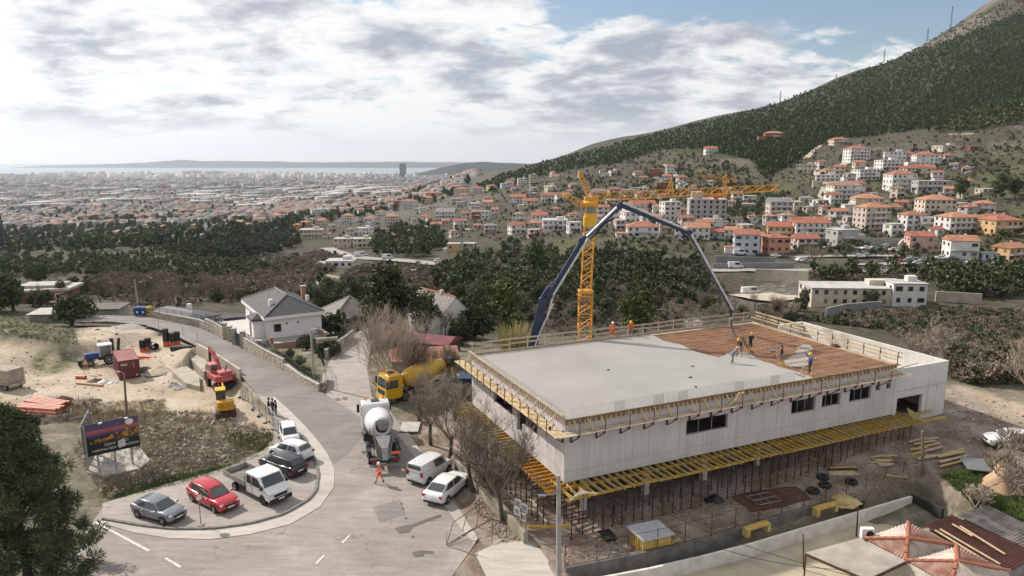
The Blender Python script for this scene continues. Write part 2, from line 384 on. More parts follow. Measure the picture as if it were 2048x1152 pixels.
for pl, z in (([(1880, 950), (1985, 930), (2060, 1000), (2060, 1075), (1960, 1020)], 1.0), ([(455, 868), (540, 868), (530, 905), (460, 890)], 0), ([(-100, 620), (60, 625), (140, 660), (60, 665), (-100, 655)], 1.5), ([(60, 690), (150, 680), (110, 705), (60, 710)], 1),
   ([(540, 690), (580, 695), (640, 750), (630, 765), (560, 720)], -0.3), ([(200, 985), (420, 935), (540, 905), (520, 925), (400, 965), (240, 1000)], 0), ([(180, 900), (270, 860), (330, 880), (230, 950)], 0)):
 grass = np.maximum(grass, soft_mask(poly_z(pl, z), GX, GY, 2, 1.5)*near)
def in_img(pl): return inside(pl, PXg, PYg)
for pl in ([(1085, 480), (1270, 475), (1290, 505), (1180, 525), (1080, 510)], [(620, 540), (740, 530), (760, 560), (640, 580)], [(1600, 500), (1710, 505), (1700, 525), (1600, 520)], [(1540, 350), (1640, 400), (1600, 470), (1480, 440)], [(1890, 340), (2048, 340), (2048, 400), (1900, 390)], [(1560, 590), (1700, 605), (1700, 620), (1540, 610)]):
 grass = np.maximum(grass, 0.8*in_img(pl)*(GY > 150)*smooth(0.35, 0.55, nzf))
grass = np.maximum(grass, 0.6*in_img([(1060, 500), (1300, 440), (1500, 420), (1640, 330), (2100, 290), (2100, 480), (1700, 500), (1450, 500), (1300, 520)])*(GY > 150)*smooth(0.46, 0.6, nzf))
urban = smooth(650, 900, GY)*smooth(1100, 900, PXg)
urban = np.maximum(urban, 0.3*in_img([(1250, 545), (1500, 400), (1650, 300), (2100, 270), (2100, 560)])*(GY > 180)*smooth(0.40, 0.62, nzf))
urban = np.maximum(urban, in_img([(1490, 575), (1600, 560), (1640, 612), (1440, 612)])*(GY > 180)*0.9)
rock = 0.45*smooth(0.5, 0.68, nzf)*in_img([(1640, 300), (2100, 235), (2100, 380), (1900, 330), (1700, 310)])*(GY > 300)
rock = np.maximum(rock, 0.5*smooth(0.45, 0.65, nzf)*in_img([(1360, 330), (1480, 290), (1560, 330), (1500, 390), (1400, 400)])*(GY > 300))
_sky = np.interp(PXg, [940, 1200, 1500, 1750, 1850, 2048, 2300], [365, 290, 215, 125, 72, -36, -150])
rock = np.maximum(rock, smooth(0, 1, ((PXg-1720)/120))*smooth(62, 22, PYg-_sky)*(GY > 800)*smooth(.3, .6, nzf))
def ground_mat():
 m = bpy.data.materials.new('ground'); m.use_nodes = True; nt = m.node_tree; N = nt.nodes.new; L = nt.links.new
 b = nt.nodes['Principled BSDF']; b.inputs['Roughness'].default_value = 0.95; b.inputs['Specular IOR Level'].default_value = 0.15
 geo = N('ShaderNodeNewGeometry')
 def noise(scale, det=8, rough=0.65):
  n = N('ShaderNodeTexNoise'); n.inputs['Scale'].default_value = scale; n.inputs['Detail'].default_value = det; n.inputs['Roughness'].default_value = rough
  L(geo.outputs['Position'], n.inputs['Vector']); return n.outputs['Fac']
 def ramp(v, *st):
  r = N('ShaderNodeValToRGB'); L(v, r.inputs[0]); e = r.color_ramp.elements
  while len(e) < len(st): e.new(0.5)
  for k, (p, c) in enumerate(st): e[k].position = p; e[k].color = (*c, 1)
  return r.outputs[0]
 def att(n):
  a = N('ShaderNodeAttribute'); a.attribute_name = n; return a.outputs['Fac']
 def mix(f, a, b_):
  x = N('ShaderNodeMix'); x.data_type = 'RGBA'; L(f, x.inputs[0]); L(a, x.inputs[6]); L(b_, x.inputs[7]); return x.outputs[2]
 n_big = noise(0.05, 8); n_mid = noise(0.45, 8); n_fine = noise(3.0, 6, 0.7); n_pit = noise(9.0, 3, 0.6)
 scrub = mix(n_big, ramp(n_mid, (0.32, (0.10, 0.085, 0.065)), (0.5, (0.19, 0.165, 0.13)), (0.68, (0.31, 0.28, 0.235))),
    ramp(n_mid, (0.34, (0.075, 0.075, 0.045)), (0.55, (0.14, 0.13, 0.085)), (0.7, (0.28, 0.255, 0.21))))
 fine = ramp(n_fine, (0.3, (0.62, 0.62, 0.62)), (0.7, (1.25, 1.25, 1.25)))
 mul = N('ShaderNodeMix'); mul.data_type = 'RGBA'; mul.blend_type = 'MULTIPLY'; mul.inputs[0].default_value = 1.0; L(scrub, mul.inputs[6]); L(fine, mul.inputs[7])
 c = scrub
 c = mix(att('veg'), c, ramp(n_mid, (0.32, (0.033, 0.034, 0.021)), (0.52, (0.064, 0.058, 0.039)), (0.72, (0.125, 0.11, 0.083))))
 c = mix(att('urban'), c, ramp(n_mid, (0.3, (0.05, 0.055, 0.04)), (0.5, (0.11, 0.105, 0.09)), (0.7, (0.24, 0.225, 0.205))))
 c = mix(att('rock'), c, ramp(n_mid, (0.3, (0.085, 0.07, 0.05)), (0.5, (0.15, 0.128, 0.10)), (0.7, (0.27, 0.24, 0.205))))
 c = mix(att('dirt'), c, ramp(noise(0.22, 9, 0.6), (0.3, (0.27, 0.215, 0.15)), (0.5, (0.40, 0.335, 0.25)), (0.7, (0.49, 0.43, 0.345))))
 c = mix(att('site'), c, ramp(noise(0.35, 9, 0.68), (0.30, (0.115, 0.078, 0.058)), (0.46, (0.21, 0.16, 0.125)), (0.58, (0.29, 0.24, 0.20)), (0.72, (0.42, 0.375, 0.33))))
 gm = N('ShaderNodeMath'); gm.operation = 'MULTIPLY'; L(att('grass'), gm.inputs[0]); gr = N('ShaderNodeMapRange'); L(noise(0.5, 8, 0.7), gr.inputs[0]); gr.inputs[1].default_value = 0.38; gr.inputs[2].default_value = 0.58; gr.inputs[3].default_value = 0.15; L(gr.outputs[0], gm.inputs[1])
 c = mix(gm.outputs[0], c, ramp(noise(0.9, 8, 0.7), (0.32, (0.05, 0.06, 0.022)), (0.55, (0.095, 0.115, 0.038)), (0.72, (0.17, 0.16, 0.08))))
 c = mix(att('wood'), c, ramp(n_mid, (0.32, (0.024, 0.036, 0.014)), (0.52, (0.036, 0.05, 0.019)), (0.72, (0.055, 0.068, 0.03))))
 m2 = N('ShaderNodeMix'); m2.data_type = 'RGBA'; m2.blend_type = 'MULTIPLY'; m2.inputs[0].default_value = 0.75; L(c, m2.inputs[6]); L(fine, m2.inputs[7]); c = m2.outputs[2]
 L(c, b.inputs['Base Color'])
 bp_ = N('ShaderNodeBump'); bp_.inputs['Strength'].default_value = 0.7; bp_.inputs['Distance'].default_value = 0.12
 L(n_fine, bp_.inputs['Height']); L(bp_.outputs[0], b.inputs['Normal'])
 return m
idx = np.arange(NU*NV).reshape(NV, NU)
F = np.stack([idx[:-1, :-1], idx[:-1, 1:], idx[1:, 1:], idx[1:, :-1]], -1).reshape(-1, 4)
gme = np_mesh('ground', np.stack([GX, GY, GZ], -1).reshape(-1, 3), F, ground_mat(), True)
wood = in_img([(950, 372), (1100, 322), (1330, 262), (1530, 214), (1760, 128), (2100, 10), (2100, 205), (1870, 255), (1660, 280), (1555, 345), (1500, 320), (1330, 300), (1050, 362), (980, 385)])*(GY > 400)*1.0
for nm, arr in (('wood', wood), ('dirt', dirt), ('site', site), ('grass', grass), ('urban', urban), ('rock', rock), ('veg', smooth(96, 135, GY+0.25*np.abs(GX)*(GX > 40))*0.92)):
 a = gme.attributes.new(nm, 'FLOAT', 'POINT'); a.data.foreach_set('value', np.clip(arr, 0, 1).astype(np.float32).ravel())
struct(link('ground', gme))
# the land behind and beside the camera, coarse
mb = MB()
for sx in (-1, 1):
 mb.add([(sx*13.6, 13, -0.1), (sx*40, 13, -0.1), (sx*40, -60, -0.3), (0, -60, -0.3), (0, 13, -0.1)], [(0, 1, 2, 3, 4) if sx < 0 else (4, 3, 2, 1, 0)])
struct(mb.build('terrain', MATS.get('ground') or gme.materials[0]))
# ------------------------------------------------------------------ sea, islands, far hill
def water_mat():
 m = mat('sea_water', (0.10, 0.16, 0.20), 0.22, 0, 0.1, 0.0005, bump=0.25, bscale=0.02, coords='Object'); return m
mb = MB(); mb.add([(-26000, 6500, -190), (26000, 6500, -190), (26000, 26000, -190), (-26000, 26000, -190)], [(0, 1, 2, 3)])
struct(mb.build('sea', water_mat()))
def ridge(name, pts, Y, depth, m, base=-195.0, seed=1, rough=1.0):
 xs = [at_y(px, py, Y) for px, py in pts]; n = 160
 X = np.linspace(xs[0].x, xs[-1].x, n); Z = np.interp(X, [p.x for p in xs], [p.z for p in xs])
 Z = Z + (fbm(X/400, X*0+seed, seed, 5)-0.48)*40*rough*np.minimum(1, (Z-base)/80)
 prof = [(-1, 0), (-0.75, 0.14), (-0.5, 0.42), (-0.25, 0.78), (0, 1), (0.4, 0.7), (1, 0)]
 V = []
 for a, h in prof:
  wob = (fbm(X/700, X*0+a*3, seed+5, 4)-0.48)
  V.append(np.stack([X, Y+depth*(a+wob*0.25*(abs(a) < .9)), base+(Z-base)*np.clip(h*(1+wob*0.5*(0 < h < 1)), 0, 1)], -1))
 V = np.concatenate(V); k = len(prof); ii = np.arange(n*k).reshape(k, n)
 F = np.stack([ii[:-1, :-1], ii[:-1, 1:], ii[1:, 1:], ii[1:, :-1]], -1).reshape(-1, 4)
 return struct(link(name, np_mesh(name, V, F, m, True)))
isl_m = mat('island_scrub', (0.055, 0.07, 0.045), 0.95, 0, 0.3, 0.004, spec=0.1)
ridge('island', [(60, 334), (90, 331), (180, 329), (300, 325), (362, 319), (420, 323), (520, 322), (620, 326), (740, 323), (820, 323), (900, 328), (960, 332), (1080, 334)], 17000, 1500, isl_m, seed=3)
ridge('island', [(-60, 335), (150, 331), (380, 321), (480, 322), (700, 326), (900, 324), (1010, 329), (1100, 332)], 21500, 1500, isl_m, seed=9)
ridge('hill', [(800, 352), (850, 343), (890, 334), (930, 325), (965, 323), (1000, 325), (1060, 327), (1150, 333)], 8200, 700, mat('hill_wood', (0.03, 0.042, 0.02), 0.95, 0, 0.35, 0.02, spec=0.1), seed=5, rough=0.5)
# ------------------------------------------------------------------ haze
mb = MB(); mb.box((0, 11400, 181), (56000, 30800, 760))
hz = mb.build('haze', []); hz['kind'] = 'stuff'
hm = bpy.data.materials.new('haze'); hm.use_nodes = True; hm.node_tree.nodes.clear()
_o = hm.node_tree.nodes.new('ShaderNodeOutputMaterial'); _v = hm.node_tree.nodes.new('ShaderNodeVolumePrincipled')
_v.inputs['Color'].default_value = (0.76, 0.87, 1.0, 1); _v.inputs['Density'].default_value = 4.2e-5; _v.inputs['Anisotropy'].default_value = 0.5
hm.node_tree.links.new(_v.outputs[0], _o.inputs['Volume']); hz.data.materials.append(hm)
# ================================================================== PAVING
def sheet(name, poly, z, m, step=4.0, flat=True):
 bm = bmesh.new(); vs = [bm.verts.new((p[0], p[1], z)) for p in poly]; f = bm.faces.new(vs)
 bm.normal_update()
 if f.normal.z < 0: f.normal_flip()
 bmesh.ops.triangulate(bm, faces=bm.faces[:])
 if not flat:
  xs = [p[0] for p in poly]; ys = [p[1] for p in poly]
  for ax, lo, hi in ((0, min(xs), max(xs)), (1, min(ys), max(ys))):
   k = lo+step
   while k < hi:
    n = (1, 0, 0) if ax == 0 else (0, 1, 0); co = (k, 0, 0) if ax == 0 else (0, k, 0)
    bmesh.ops.bisect_plane(bm, geom=bm.verts[:]+bm.edges[:]+bm.faces[:], plane_co=co, plane_no=n); k += step
  for v in bm.verts: v.co.z = gz(v.co.x, v.co.y)+z
 me = bpy.data.meshes.new(name); bm.to_mesh(me); bm.free(); me.materials.append(m)
 return struct(link(name, me))
def asphalt_mat(name, c0, c1, c2, crack=True):
 m = bpy.data.materials.new(name); m.use_nodes = True; nt = m.node_tree; N = nt.nodes.new; L = nt.links.new
 b = nt.nodes['Principled BSDF']; b.inputs['Roughness'].default_value = 0.85; b.inputs['Specular IOR Level'].default_value = 0.3
 geo = N('ShaderNodeNewGeometry')
 def noise(sc, det=6, st=None, dist=0.0):
  n = N('ShaderNodeTexNoise'); n.inputs['Scale'].default_value = sc; n.inputs['Detail'].default_value = det; n.inputs['Roughness'].default_value = 0.65; n.inputs['Distortion'].default_value = dist
  if st:
   mp = N('ShaderNodeMapping'); mp.inputs['Rotation'].default_value = (0, 0, st[1]); mp.inputs['Scale'].default_value = st[0]; L(geo.outputs['Position'], mp.inputs[0]); L(mp.outputs[0], n.inputs['Vector'])
  else: L(geo.outputs['Position'], n.inputs['Vector'])
  return n.outputs['Fac']
 r = N('ShaderNodeValToRGB'); L(noise(0.16, 8, None, 0.6), r.inputs[0]); e = r.color_ramp.elements; e.new(0.5)
 for k, (p, c) in enumerate(((0.3, c0), (0.5, c1), (0.7, c2))): e[k].position = p; e[k].color = (*c, 1)
 r2 = N('ShaderNodeValToRGB'); L(noise(1.3, 8, ((0.25, 1.6, 1), 0.9)), r2.inputs[0])      # tyre dust dragged along the road
 r2.color_ramp.elements[0].position = 0.3; r2.color_ramp.elements[1].position = 0.72; r2.color_ramp.elements[0].color = (0.8, 0.8, 0.8, 1); r2.color_ramp.elements[1].color = (1.18, 1.16, 1.12, 1)
 mu = N('ShaderNodeMix'); mu.data_type = 'RGBA'; mu.blend_type = 'MULTIPLY'; mu.inputs[0].default_value = 1; L(r.outputs[0], mu.inputs[6]); L(r2.outputs[0], mu.inputs[7])
 r3 = N('ShaderNodeValToRGB'); L(noise(14, 3), r3.inputs[0]); r3.color_ramp.elements[0].position = 0.3; r3.color_ramp.elements[1].position = 0.7
 r3.color_ramp.elements[0].color = (0.82, 0.82, 0.82, 1); r3.color_ramp.elements[1].color = (1.12, 1.12, 1.12, 1)
 mu2 = N('ShaderNodeMix'); mu2.data_type = 'RGBA'; mu2.blend_type = 'MULTIPLY'; mu2.inputs[0].default_value = 1; L(mu.outputs[2], mu2.inputs[6]); L(r3.outputs[0], mu2.inputs[7])
 col = mu2.outputs[2]
 if crack:
  vo = N('ShaderNodeTexVoronoi'); vo.feature = 'DISTANCE_TO_EDGE'; vo.inputs['Scale'].default_value = 0.13
  mp = N('ShaderNodeMix'); mp.data_type = 'VECTOR'; mp.inputs[0].default_value = 0.08; L(geo.outputs['Position'], mp.inputs[4])
  nn = N('ShaderNodeTexNoise'); nn.inputs['Scale'].default_value = 0.6; L(geo.outputs['Position'], nn.inputs['Vector'])
  sc_ = N('ShaderNodeVectorMath'); sc_.operation = 'SCALE'; sc_.inputs['Scale'].default_value = 40; L(nn.outputs['Color'], sc_.inputs[0]); L(sc_.outputs[0], mp.inputs[5])
  L(mp.outputs[1], vo.inputs['Vector'])
  mr = N('ShaderNodeMapRange'); L(vo.outputs['Distance'], mr.inputs[0]); mr.inputs[1].default_value = 0.0; mr.inputs[2].default_value = 0.006; mr.inputs[3].default_value = 0.62; mr.inputs[4].default_value = 1.0
  mu3 = N('ShaderNodeMix'); mu3.data_type = 'RGBA'; mu3.blend_type = 'MULTIPLY'; mu3.inputs[0].default_value = 1; L(col, mu3.inputs[6]); L(mr.outputs[0], mu3.inputs[7]); col = mu3.outputs[2]
 L(col, b.inputs['Base Color'])
 bp_ = N('ShaderNodeBump'); bp_.inputs['Strength'].default_value = 0.25; bp_.inputs['Distance'].default_value = 0.02; L(noise(25, 3), bp_.inputs['Height']); L(bp_.outputs[0], b.inputs['Normal'])
 return m
M_ASPH = asphalt_mat('asphalt', (0.225, 0.203, 0.188), (0.275, 0.248, 0.230), (0.345, 0.312, 0.288))
M_PARK = asphalt_mat('parking_asphalt', (0.28, 0.252, 0.232), (0.32, 0.289, 0.267), (0.37, 0.337, 0.312))
M_CONCP = asphalt_mat('concrete_paving', (0.34, 0.32, 0.29), (0.42, 0.395, 0.36), (0.48, 0.455, 0.415), False)
M_ROAD2 = asphalt_mat('road_asphalt', (0.165, 0.153, 0.147), (0.20, 0.186, 0.179), (0.255, 0.236, 0.224))
M_WHITE = mat('road_paint', (0.62, 0.61, 0.58), 0.7, 0, 0.3, 4, col2=(0.34, 0.33, 0.31))
M_CONC = mat('kerb_concrete', (0.34, 0.325, 0.30), 0.9, 0, 0.25, 1.2, bump=0.2)
M_STAIN = mat('wet_stain', (0.12, 0.11, 0.10), 0.5, 0, 0.2, 3)
sheet('road', ROAD, 0.03, M_ASPH)
sheet('road', poly_z([(150, 629), (290, 633), (345, 644), (400, 656), (445, 676), (478, 694), (530, 722), (590, 752), (640, 783), (690, 815), (742, 850), (700, 905), (668, 930), (640, 888), (590, 835), (545, 800), (510, 785), (480, 748), (430, 714), (388, 690), (345, 668), (290, 650), (215, 643), (150, 645)]), 0.036, M_ROAD2)
sheet('driveway', poly_z([(656, 792), (658, 730), (664, 716), (702, 672), (735, 656), (741, 690), (734, 740), (742, 792), (770, 818), (720, 830), (690, 812)]), 0.042, M_PARK)
BAND_IN = [(205, 1040), (280, 1053), (340, 1060), (420, 1060), (500, 1050), (570, 1030), (615, 1003), (632, 985), (637, 950), (630, 920), (612, 890), (590, 862), (566, 835), (540, 806)]
BAND_OUT = [(200, 1047), (270, 1067), (340, 1078), (420, 1080), (500, 1070), (580, 1050), (640, 1015), (668, 975), (669, 940), (656, 910), (640, 888), (615, 858), (580, 822), (548, 794)]
sheet('pavement', poly_z(BAND_IN[:12]+[(562, 868), (548, 884), (520, 906), (440, 940), (330, 970), (205, 1008)]), 0.05, M_PARK)
sheet('pavement', poly_z(BAND_IN+BAND_OUT[::-1]), 0.062, M_CONCP)
sheet('pavement', poly_z([(792, 868), (838, 925), (880, 998), (905, 1036), (948, 1090), (956, 1078), (928, 1035), (902, 998), (856, 925), (816, 866)]), 0.07, M_CONCP)
sheet('pavement', poly_z([(950, 1108), (985, 1092), (1050, 1081), (1080, 1100), (1125, 1160), (1140, 1200), (985, 1200), (975, 1160)]), 0.06, M_CONCP)
for pts in ([(188, 1046), (192, 1044), (300, 1101), (295, 1104)], [(328, 1118), (333, 1116), (364, 1134), (359, 1137)], [(150, 1143), (156, 1141), (176, 1152), (170, 1155)], [(683, 1086), (699, 1070), (701, 1072), (686, 1088)], [(630, 1128), (648, 1110), (650, 1112), (633, 1130)]):
 sheet('road_marking', poly_z(pts), 0.046 if pts[0][0] < 660 else 0.046, M_WHITE)
def blob(cx, cy, rx, ry, seed, n=22, ang=0.0):
 r = random.Random(seed); out = []
 for k in range(n):
  t = 2*math.pi*k/n; q = 1+0.5*(r.random()-0.5); x, y = rx*q*math.cos(t), ry*q*math.sin(t)
  out.append((cx+x*math.cos(ang)-y*math.sin(ang), cy+x*math.sin(ang)+y*math.cos(ang)))
 return out
sheet('road_stain', poly_z([(789, 1058), (808, 1052), (825, 1050), (850, 1040), (880, 1030), (884, 1033), (850, 1046), (826, 1056), (818, 1066), (798, 1068)]), 0.049, M_STAIN)
sheet('road_stain', poly_z([(824, 1106), (838, 1102), (866, 1103), (868, 1109), (850, 1108), (844, 1114), (828, 1115)]), 0.049, M_STAIN)
for k, (x, y) in enumerate(((826, 1075), (806, 1018), (803, 1008), (812, 1037))): sheet('road_stain', poly_z(blob(x, y, 3, 2.5, k)), 0.049, M_STAIN)
def resample(pts, step):
 pts = [Vector(p) for p in pts]; out = [pts[0]]; need = step;
 for a, b in zip(pts[:-1], pts[1:]):
  d = (b-a).length; t = need
  while t <= d: out.append(a+(b-a)*(t/d)); t += step
  need = t-d
 return out
for x, y in ((690, 798), (676, 800), (728, 905)): sheet('manhole_cover', poly_z([(x+6*math.cos(k*.52), y+3*math.sin(k*.52)) for k in range(12)]), .052, M_STAIN)
for pl in ([(560, 820), (600, 812), (628, 838), (590, 850)], [(745, 1015), (800, 1000), (812, 1030), (760, 1045)]): sheet('road_patch', poly_z(pl), .041, M_ROAD2)
# kerb stones along the parking bay
kerb = tag(bpy.data.objects.new('kerb', None), None, None); COL.objects.link(kerb); struct(kerb)
kp = resample([Vector((*p, 0)) for p in poly_z(BAND_IN[:12])], 0.9)
_k = MB().box((0, 0, 0.075), (0.88, 0.2, 0.19)).mesh('kerb_stone', mat('kerb_stone', (0.23, 0.215, 0.195), 0.9, 0, 0.3, 2, bump=0.3))
for a, b in zip(kp[:-1], kp[1:]):
 o = link('kerb_stone', _k, kerb); m_ = (a+b)/2; o.location = (m_.x, m_.y, 0.02+random.uniform(-.01, .01)); o.rotation_euler = (0, 0, math.atan2(b.y-a.y, b.x-a.x))
# ------------------------------------------------------------------ walls and fences of the foreground
def stone_mat():
 m = bpy.data.materials.new('rubble_stone'); m.use_nodes = True; nt = m.node_tree; N = nt.nodes.new; L = nt.links.new
 b = nt.nodes['Principled BSDF']; b.inputs['Roughness'].default_value = 0.9
 tc = N('ShaderNodeTexCoord'); vo = N('ShaderNodeTexVoronoi'); vo.inputs['Scale'].default_value = 3.2; L(tc.outputs['Object'], vo.inputs['Vector'])
 r = N('ShaderNodeValToRGB'); L(vo.outputs['Color'], r.inputs[0]); e = r.color_ramp.elements; e.new(0.5)
 for k, (p, c) in enumerate(((0.2, (0.24, 0.2, 0.15)), (0.5, (0.36, 0.31, 0.235)), (0.8, (0.46, 0.42, 0.35)))): e[k].position = p; e[k].color = (*c, 1)
 v2 = N('ShaderNodeTexVoronoi'); v2.feature = 'DISTANCE_TO_EDGE'; v2.inputs['Scale'].default_value = 3.2; L(tc.outputs['Object'], v2.inputs['Vector'])
 mr = N('ShaderNodeMapRange'); L(v2.outputs['Distance'], mr.inputs[0]); mr.inputs[2].default_value = 0.06; mr.inputs[3].default_value = 0.55
 mu = N('ShaderNodeMix'); mu.data_type = 'RGBA'; mu.blend_type = 'MULTIPLY'; mu.inputs[0].default_value = 1; L(r.outputs[0], mu.inputs[6]); L(mr.outputs[0], mu.inputs[7]); L(mu.outputs[2], b.inputs['Base Color'])
 bp_ = N('ShaderNodeBump'); bp_.inputs['Strength'].default_value = 0.8; bp_.inputs['Distance'].default_value = 0.05; L(mr.outputs[0], bp_.inputs['Height']); L(bp_.outputs[0], b.inputs['Normal'])
 return m
M_STONE = stone_mat(); M_COPE = mat('coping', (0.43, 0.41, 0.37), 0.9, 0, 0.2, 2)
M_DARKMET = mat('dark_metal', (0.022, 0.024, 0.03), 0.5, 0.3, 0.2, 4); M_GALV = mat('galvanised', (0.30, 0.30, 0.30), 0.45, 0.7, 0.2, 5)
M_RUST = mat('rust', (0.10, 0.045, 0.03), 0.85, 0.1, 0.4, 6); M_BLACK = mat('black_rubber', (0.015, 0.015, 0.016), 0.7, 0, 0.3, 3)
def ribbon(mb, pts, z0, z1, th, mi=0):
 pts = [Vector((p[0], p[1])) for p in pts]; n = len(pts)
 Z0 = z0 if hasattr(z0, '__len__') else [z0]*n; Z1 = z1 if hasattr(z1, '__len__') else [z1]*n
 rings = []
 for i, p in enumerate(pts):
  a = pts[max(i-1, 0)]; b = pts[min(i+1, n-1)]; d = (b-a).normalized(); nn = Vector((-d.y, d.x))*th/2
  rings.append([(p.x+nn.x, p.y+nn.y, Z0[i]), (p.x-nn.x, p.y-nn.y, Z0[i]), (p.x-nn.x, p.y-nn.y, Z1[i]), (p.x+nn.x, p.y+nn.y, Z1[i])])
 return mb.loft(rings)
def wall(name, label, pts, h, th, m, cope=None, z0=-0.6, base=0.0):
 t = thing(name, label, 'wall', (pts[0][0], pts[0][1], 0)); o = Vector((pts[0][0], pts[0][1]))
 loc = [(p[0]-o.x, p[1]-o.y) for p in pts]
 H = h if hasattr(h, '__len__') else [h]*len(pts)
 ribbon(MB(), loc, z0, [base+x for x in H], th).build('wall_body', m, t)
 if cope: ribbon(MB(), loc, [base+x+0.002 for x in H], [base+x+0.09 for x in H], th+0.08).build('coping', cope, t)
 return t
def fence(name, label, pts, z0, h, post=2.0, m=None, picket=0.12, pr=0.012, rails=(0.1, 0.95), cat='fence', feet=False, pm=None):
 m = m or M_DARKMET; pts = [Vector((p[0], p[1])) for p in pts]; n = len(pts)
 Z = z0 if hasattr(z0, '__len__') else [z0]*n
 t = thing(name, label, cat, (pts[0].x, pts[0].y, Z[0])); o = Vector((pts[0].x, pts[0].y, Z[0]))
 P3 = [Vector((p.x, p.y, z))-o for p, z in zip(pts, Z)]
 rs = resample(P3, post)
 if (rs[-1]-P3[-1]).length > 0.4*post: rs.append(P3[-1])
 for p in rs:
  mb = MB().tube([p, p+Vector((0, 0, h))], 0.03, 6); mb.build('post', pm or m, t)
  if feet: MB().box(p+Vector((0, 0, 0.06)), (0.7, 0.25, 0.12), random.uniform(0, 3)).build('base', M_BLACK, t)
 for r in rails: MB().tube([p+Vector((0, 0, h*r)) for p in P3], 0.018, 5).build('rail', m, t)
 if picket:
  mb = MB()
  for p in resample(P3, picket): mb.tube([p+Vector((0, 0, h*rails[0])), p+Vector((0, 0, h*rails[-1]))], pr, 3, False)
  if feet:
   for k in range(1, 9): mb.tube([p+Vector((0, 0, h*(rails[0]+(rails[-1]-rails[0])*k/9))) for p in P3], pr, 3, False)
  stuff(mb.build('pickets' if not feet else 'mesh_wires', m, t))
 return t
zz = lambda l: poly_z(l, 0)
wall('stone_wall', 'long curved rubble stone wall under a dark fence along the upper road', zz([(296, 631), (345, 642), (402, 654), (412, 658)]), [0.9, 1.0, 1.1, 1.1], 0.4, M_STONE, M_COPE)
wall('stone_wall', 'stepped rubble stone wall left of the villa gate', zz([(413, 659), (432, 666), (452, 678)]), [1.7, 1.6, 1.5], 0.4, M_STONE, M_COPE)
wall('stone_wall', 'rubble stone wall in front of the villa garden, right of the gate', zz([(487, 697), (530, 721), (570, 741)]), [1.7, 1.5, 1.4], 0.4, M_STONE, M_COPE)
wall('stone_wall', 'low stone wall running down to the junction corner', zz([(572, 742), (605, 764), (640, 783), (650, 777), (652, 760)]), [0.9, 0.8, 0.8, 0.8, 0.8], 0.45, M_STONE, M_COPE)
wall('retaining_wall', 'pale concrete retaining wall between road and dirt lot behind the red excavator', zz([(394, 697), (432, 718), (481, 750)]), 0.75, 0.3, mat('retaining_concrete', (0.40, 0.36, 0.29), 0.9, 0, 0.3, 0.8, col2=(0.28, 0.25, 0.2), bump=0.2), None, -3.0)
wall('garden_wall', 'white rendered stone wall along the driveway behind the sign', zz([(652, 718), (668, 705), (690, 690), (706, 676)]), 1.2, 0.35, M_STONE, M_COPE)
wall('retaining_wall', 'mossy concrete retaining wall between bare trees and building site', zz([(905, 930), (950, 975), (1000, 1030), (1052, 1088)]), [0.8, 0.9, 1.0, 0.9], 0.35, mat('mossy_concrete', (0.29, 0.26, 0.21), 0.95, 0, 0.3, 1, col2=(0.17, 0.155, 0.11), bump=0.3))
fence('picket_fence', 'dark metal fence on the long curved stone wall', zz([(278, 629), (345, 642), (402, 654), (412, 658)]), 0.95, 1.0, 2.0)
fence('picket_fence', 'dark metal fence on the stepped wall beside the gate', zz([(413, 659), (432, 666), (450, 677)]), 1.6, 0.9, 1.6)
fence('picket_fence', 'dark metal fence above the villa garden wall', zz([(489, 697), (530, 721), (570, 741), (605, 764), (640, 782)]), [1.7, 1.5, 1.3, 0.9, 0.9], 0.8, 2.0)
fence('picket_fence', 'dark metal fence beside the villa driveway', zz([(651, 776), (650, 750), (640, 728)]), 0.85, 0.8, 1.6)
fence('picket_fence', 'dark metal fence on the white driveway wall', zz([(654, 716), (690, 690), (706, 676)]), 1.25, 0.8, 1.6)
for k, (x, y, h) in enumerate(((451, 679, 2.4), (461, 683, 2.2), (470, 689, 2.3), (487, 697, 2.4))):
 p = P0(x, y); g = thing('gate_pillar', ('tall stone pillar at the left end of the villa gate', 'shorter stone pillar between wall and villa gate', 'grey pillar holding the villa gate hinge', 'stone pillar at the right of the villa gate')[k], 'pillar', p)
 MB().box((0, 0, h/2-0.2), (0.55, 0.55, h+0.4)).build('shaft', M_STONE if k != 2 else M_CONC, g); MB().box((0, 0, h+0.045), (0.7, 0.7, 0.09)).build('cap', M_COPE, g)
g0, g1 = P0(472, 690), P0(485, 697); g = thing('gate', 'dark blue metal slat gate of the villa', 'gate', g0)
d_ = g1-g0
for k in range(9): MB().bar((d_.x*(k+.5)/9, d_.y*(k+.5)/9, 0.1), (d_.x*(k+.5)/9, d_.y*(k+.5)/9, 1.9), 0.04, d_.length/9*0.85, up=d_).build('slat', mat('gate_blue', (0.035, 0.045, 0.07), 0.5, 0.2), g)
for zq in (0.2, 1.8): MB().bar((0, 0, zq), (d_.x, d_.y, zq), 0.08, 0.06).build('rail', M_DARKMET, g)
# site hoarding of wire panels along the lower road, with concrete feet
lotz = lambda px, py: P(px, py)
fence('wire_fence', 'bent wire mesh site fence beside the lower road', [P(482, 795), P(500, 812), P(525, 838), P(545, 858), P(560, 880)], [P(482, 795).z, P(500, 812).z, P(525, 838).z, P(545, 858).z, P(560, 880).z], 2.0, 2.4, M_GALV, 0.25, 0.006, (0.08, 0.98), feet=True)
fence('wire_fence', 'line of site fence posts along the edge of the dirt lot', [P(195, 660), P(236, 670), P(279, 669), P(314, 669), P(354, 674), P(368, 683), P(382, 689), P(396, 694)], [P(x, y).z for x, y in ((195, 660), (236, 670), (279, 669), (314, 669), (354, 674), (368, 683), (382, 689), (396, 694))], 2.2, 6.0, M_GALV, 0.6, 0.004, (0.08, 0.98), feet=True)
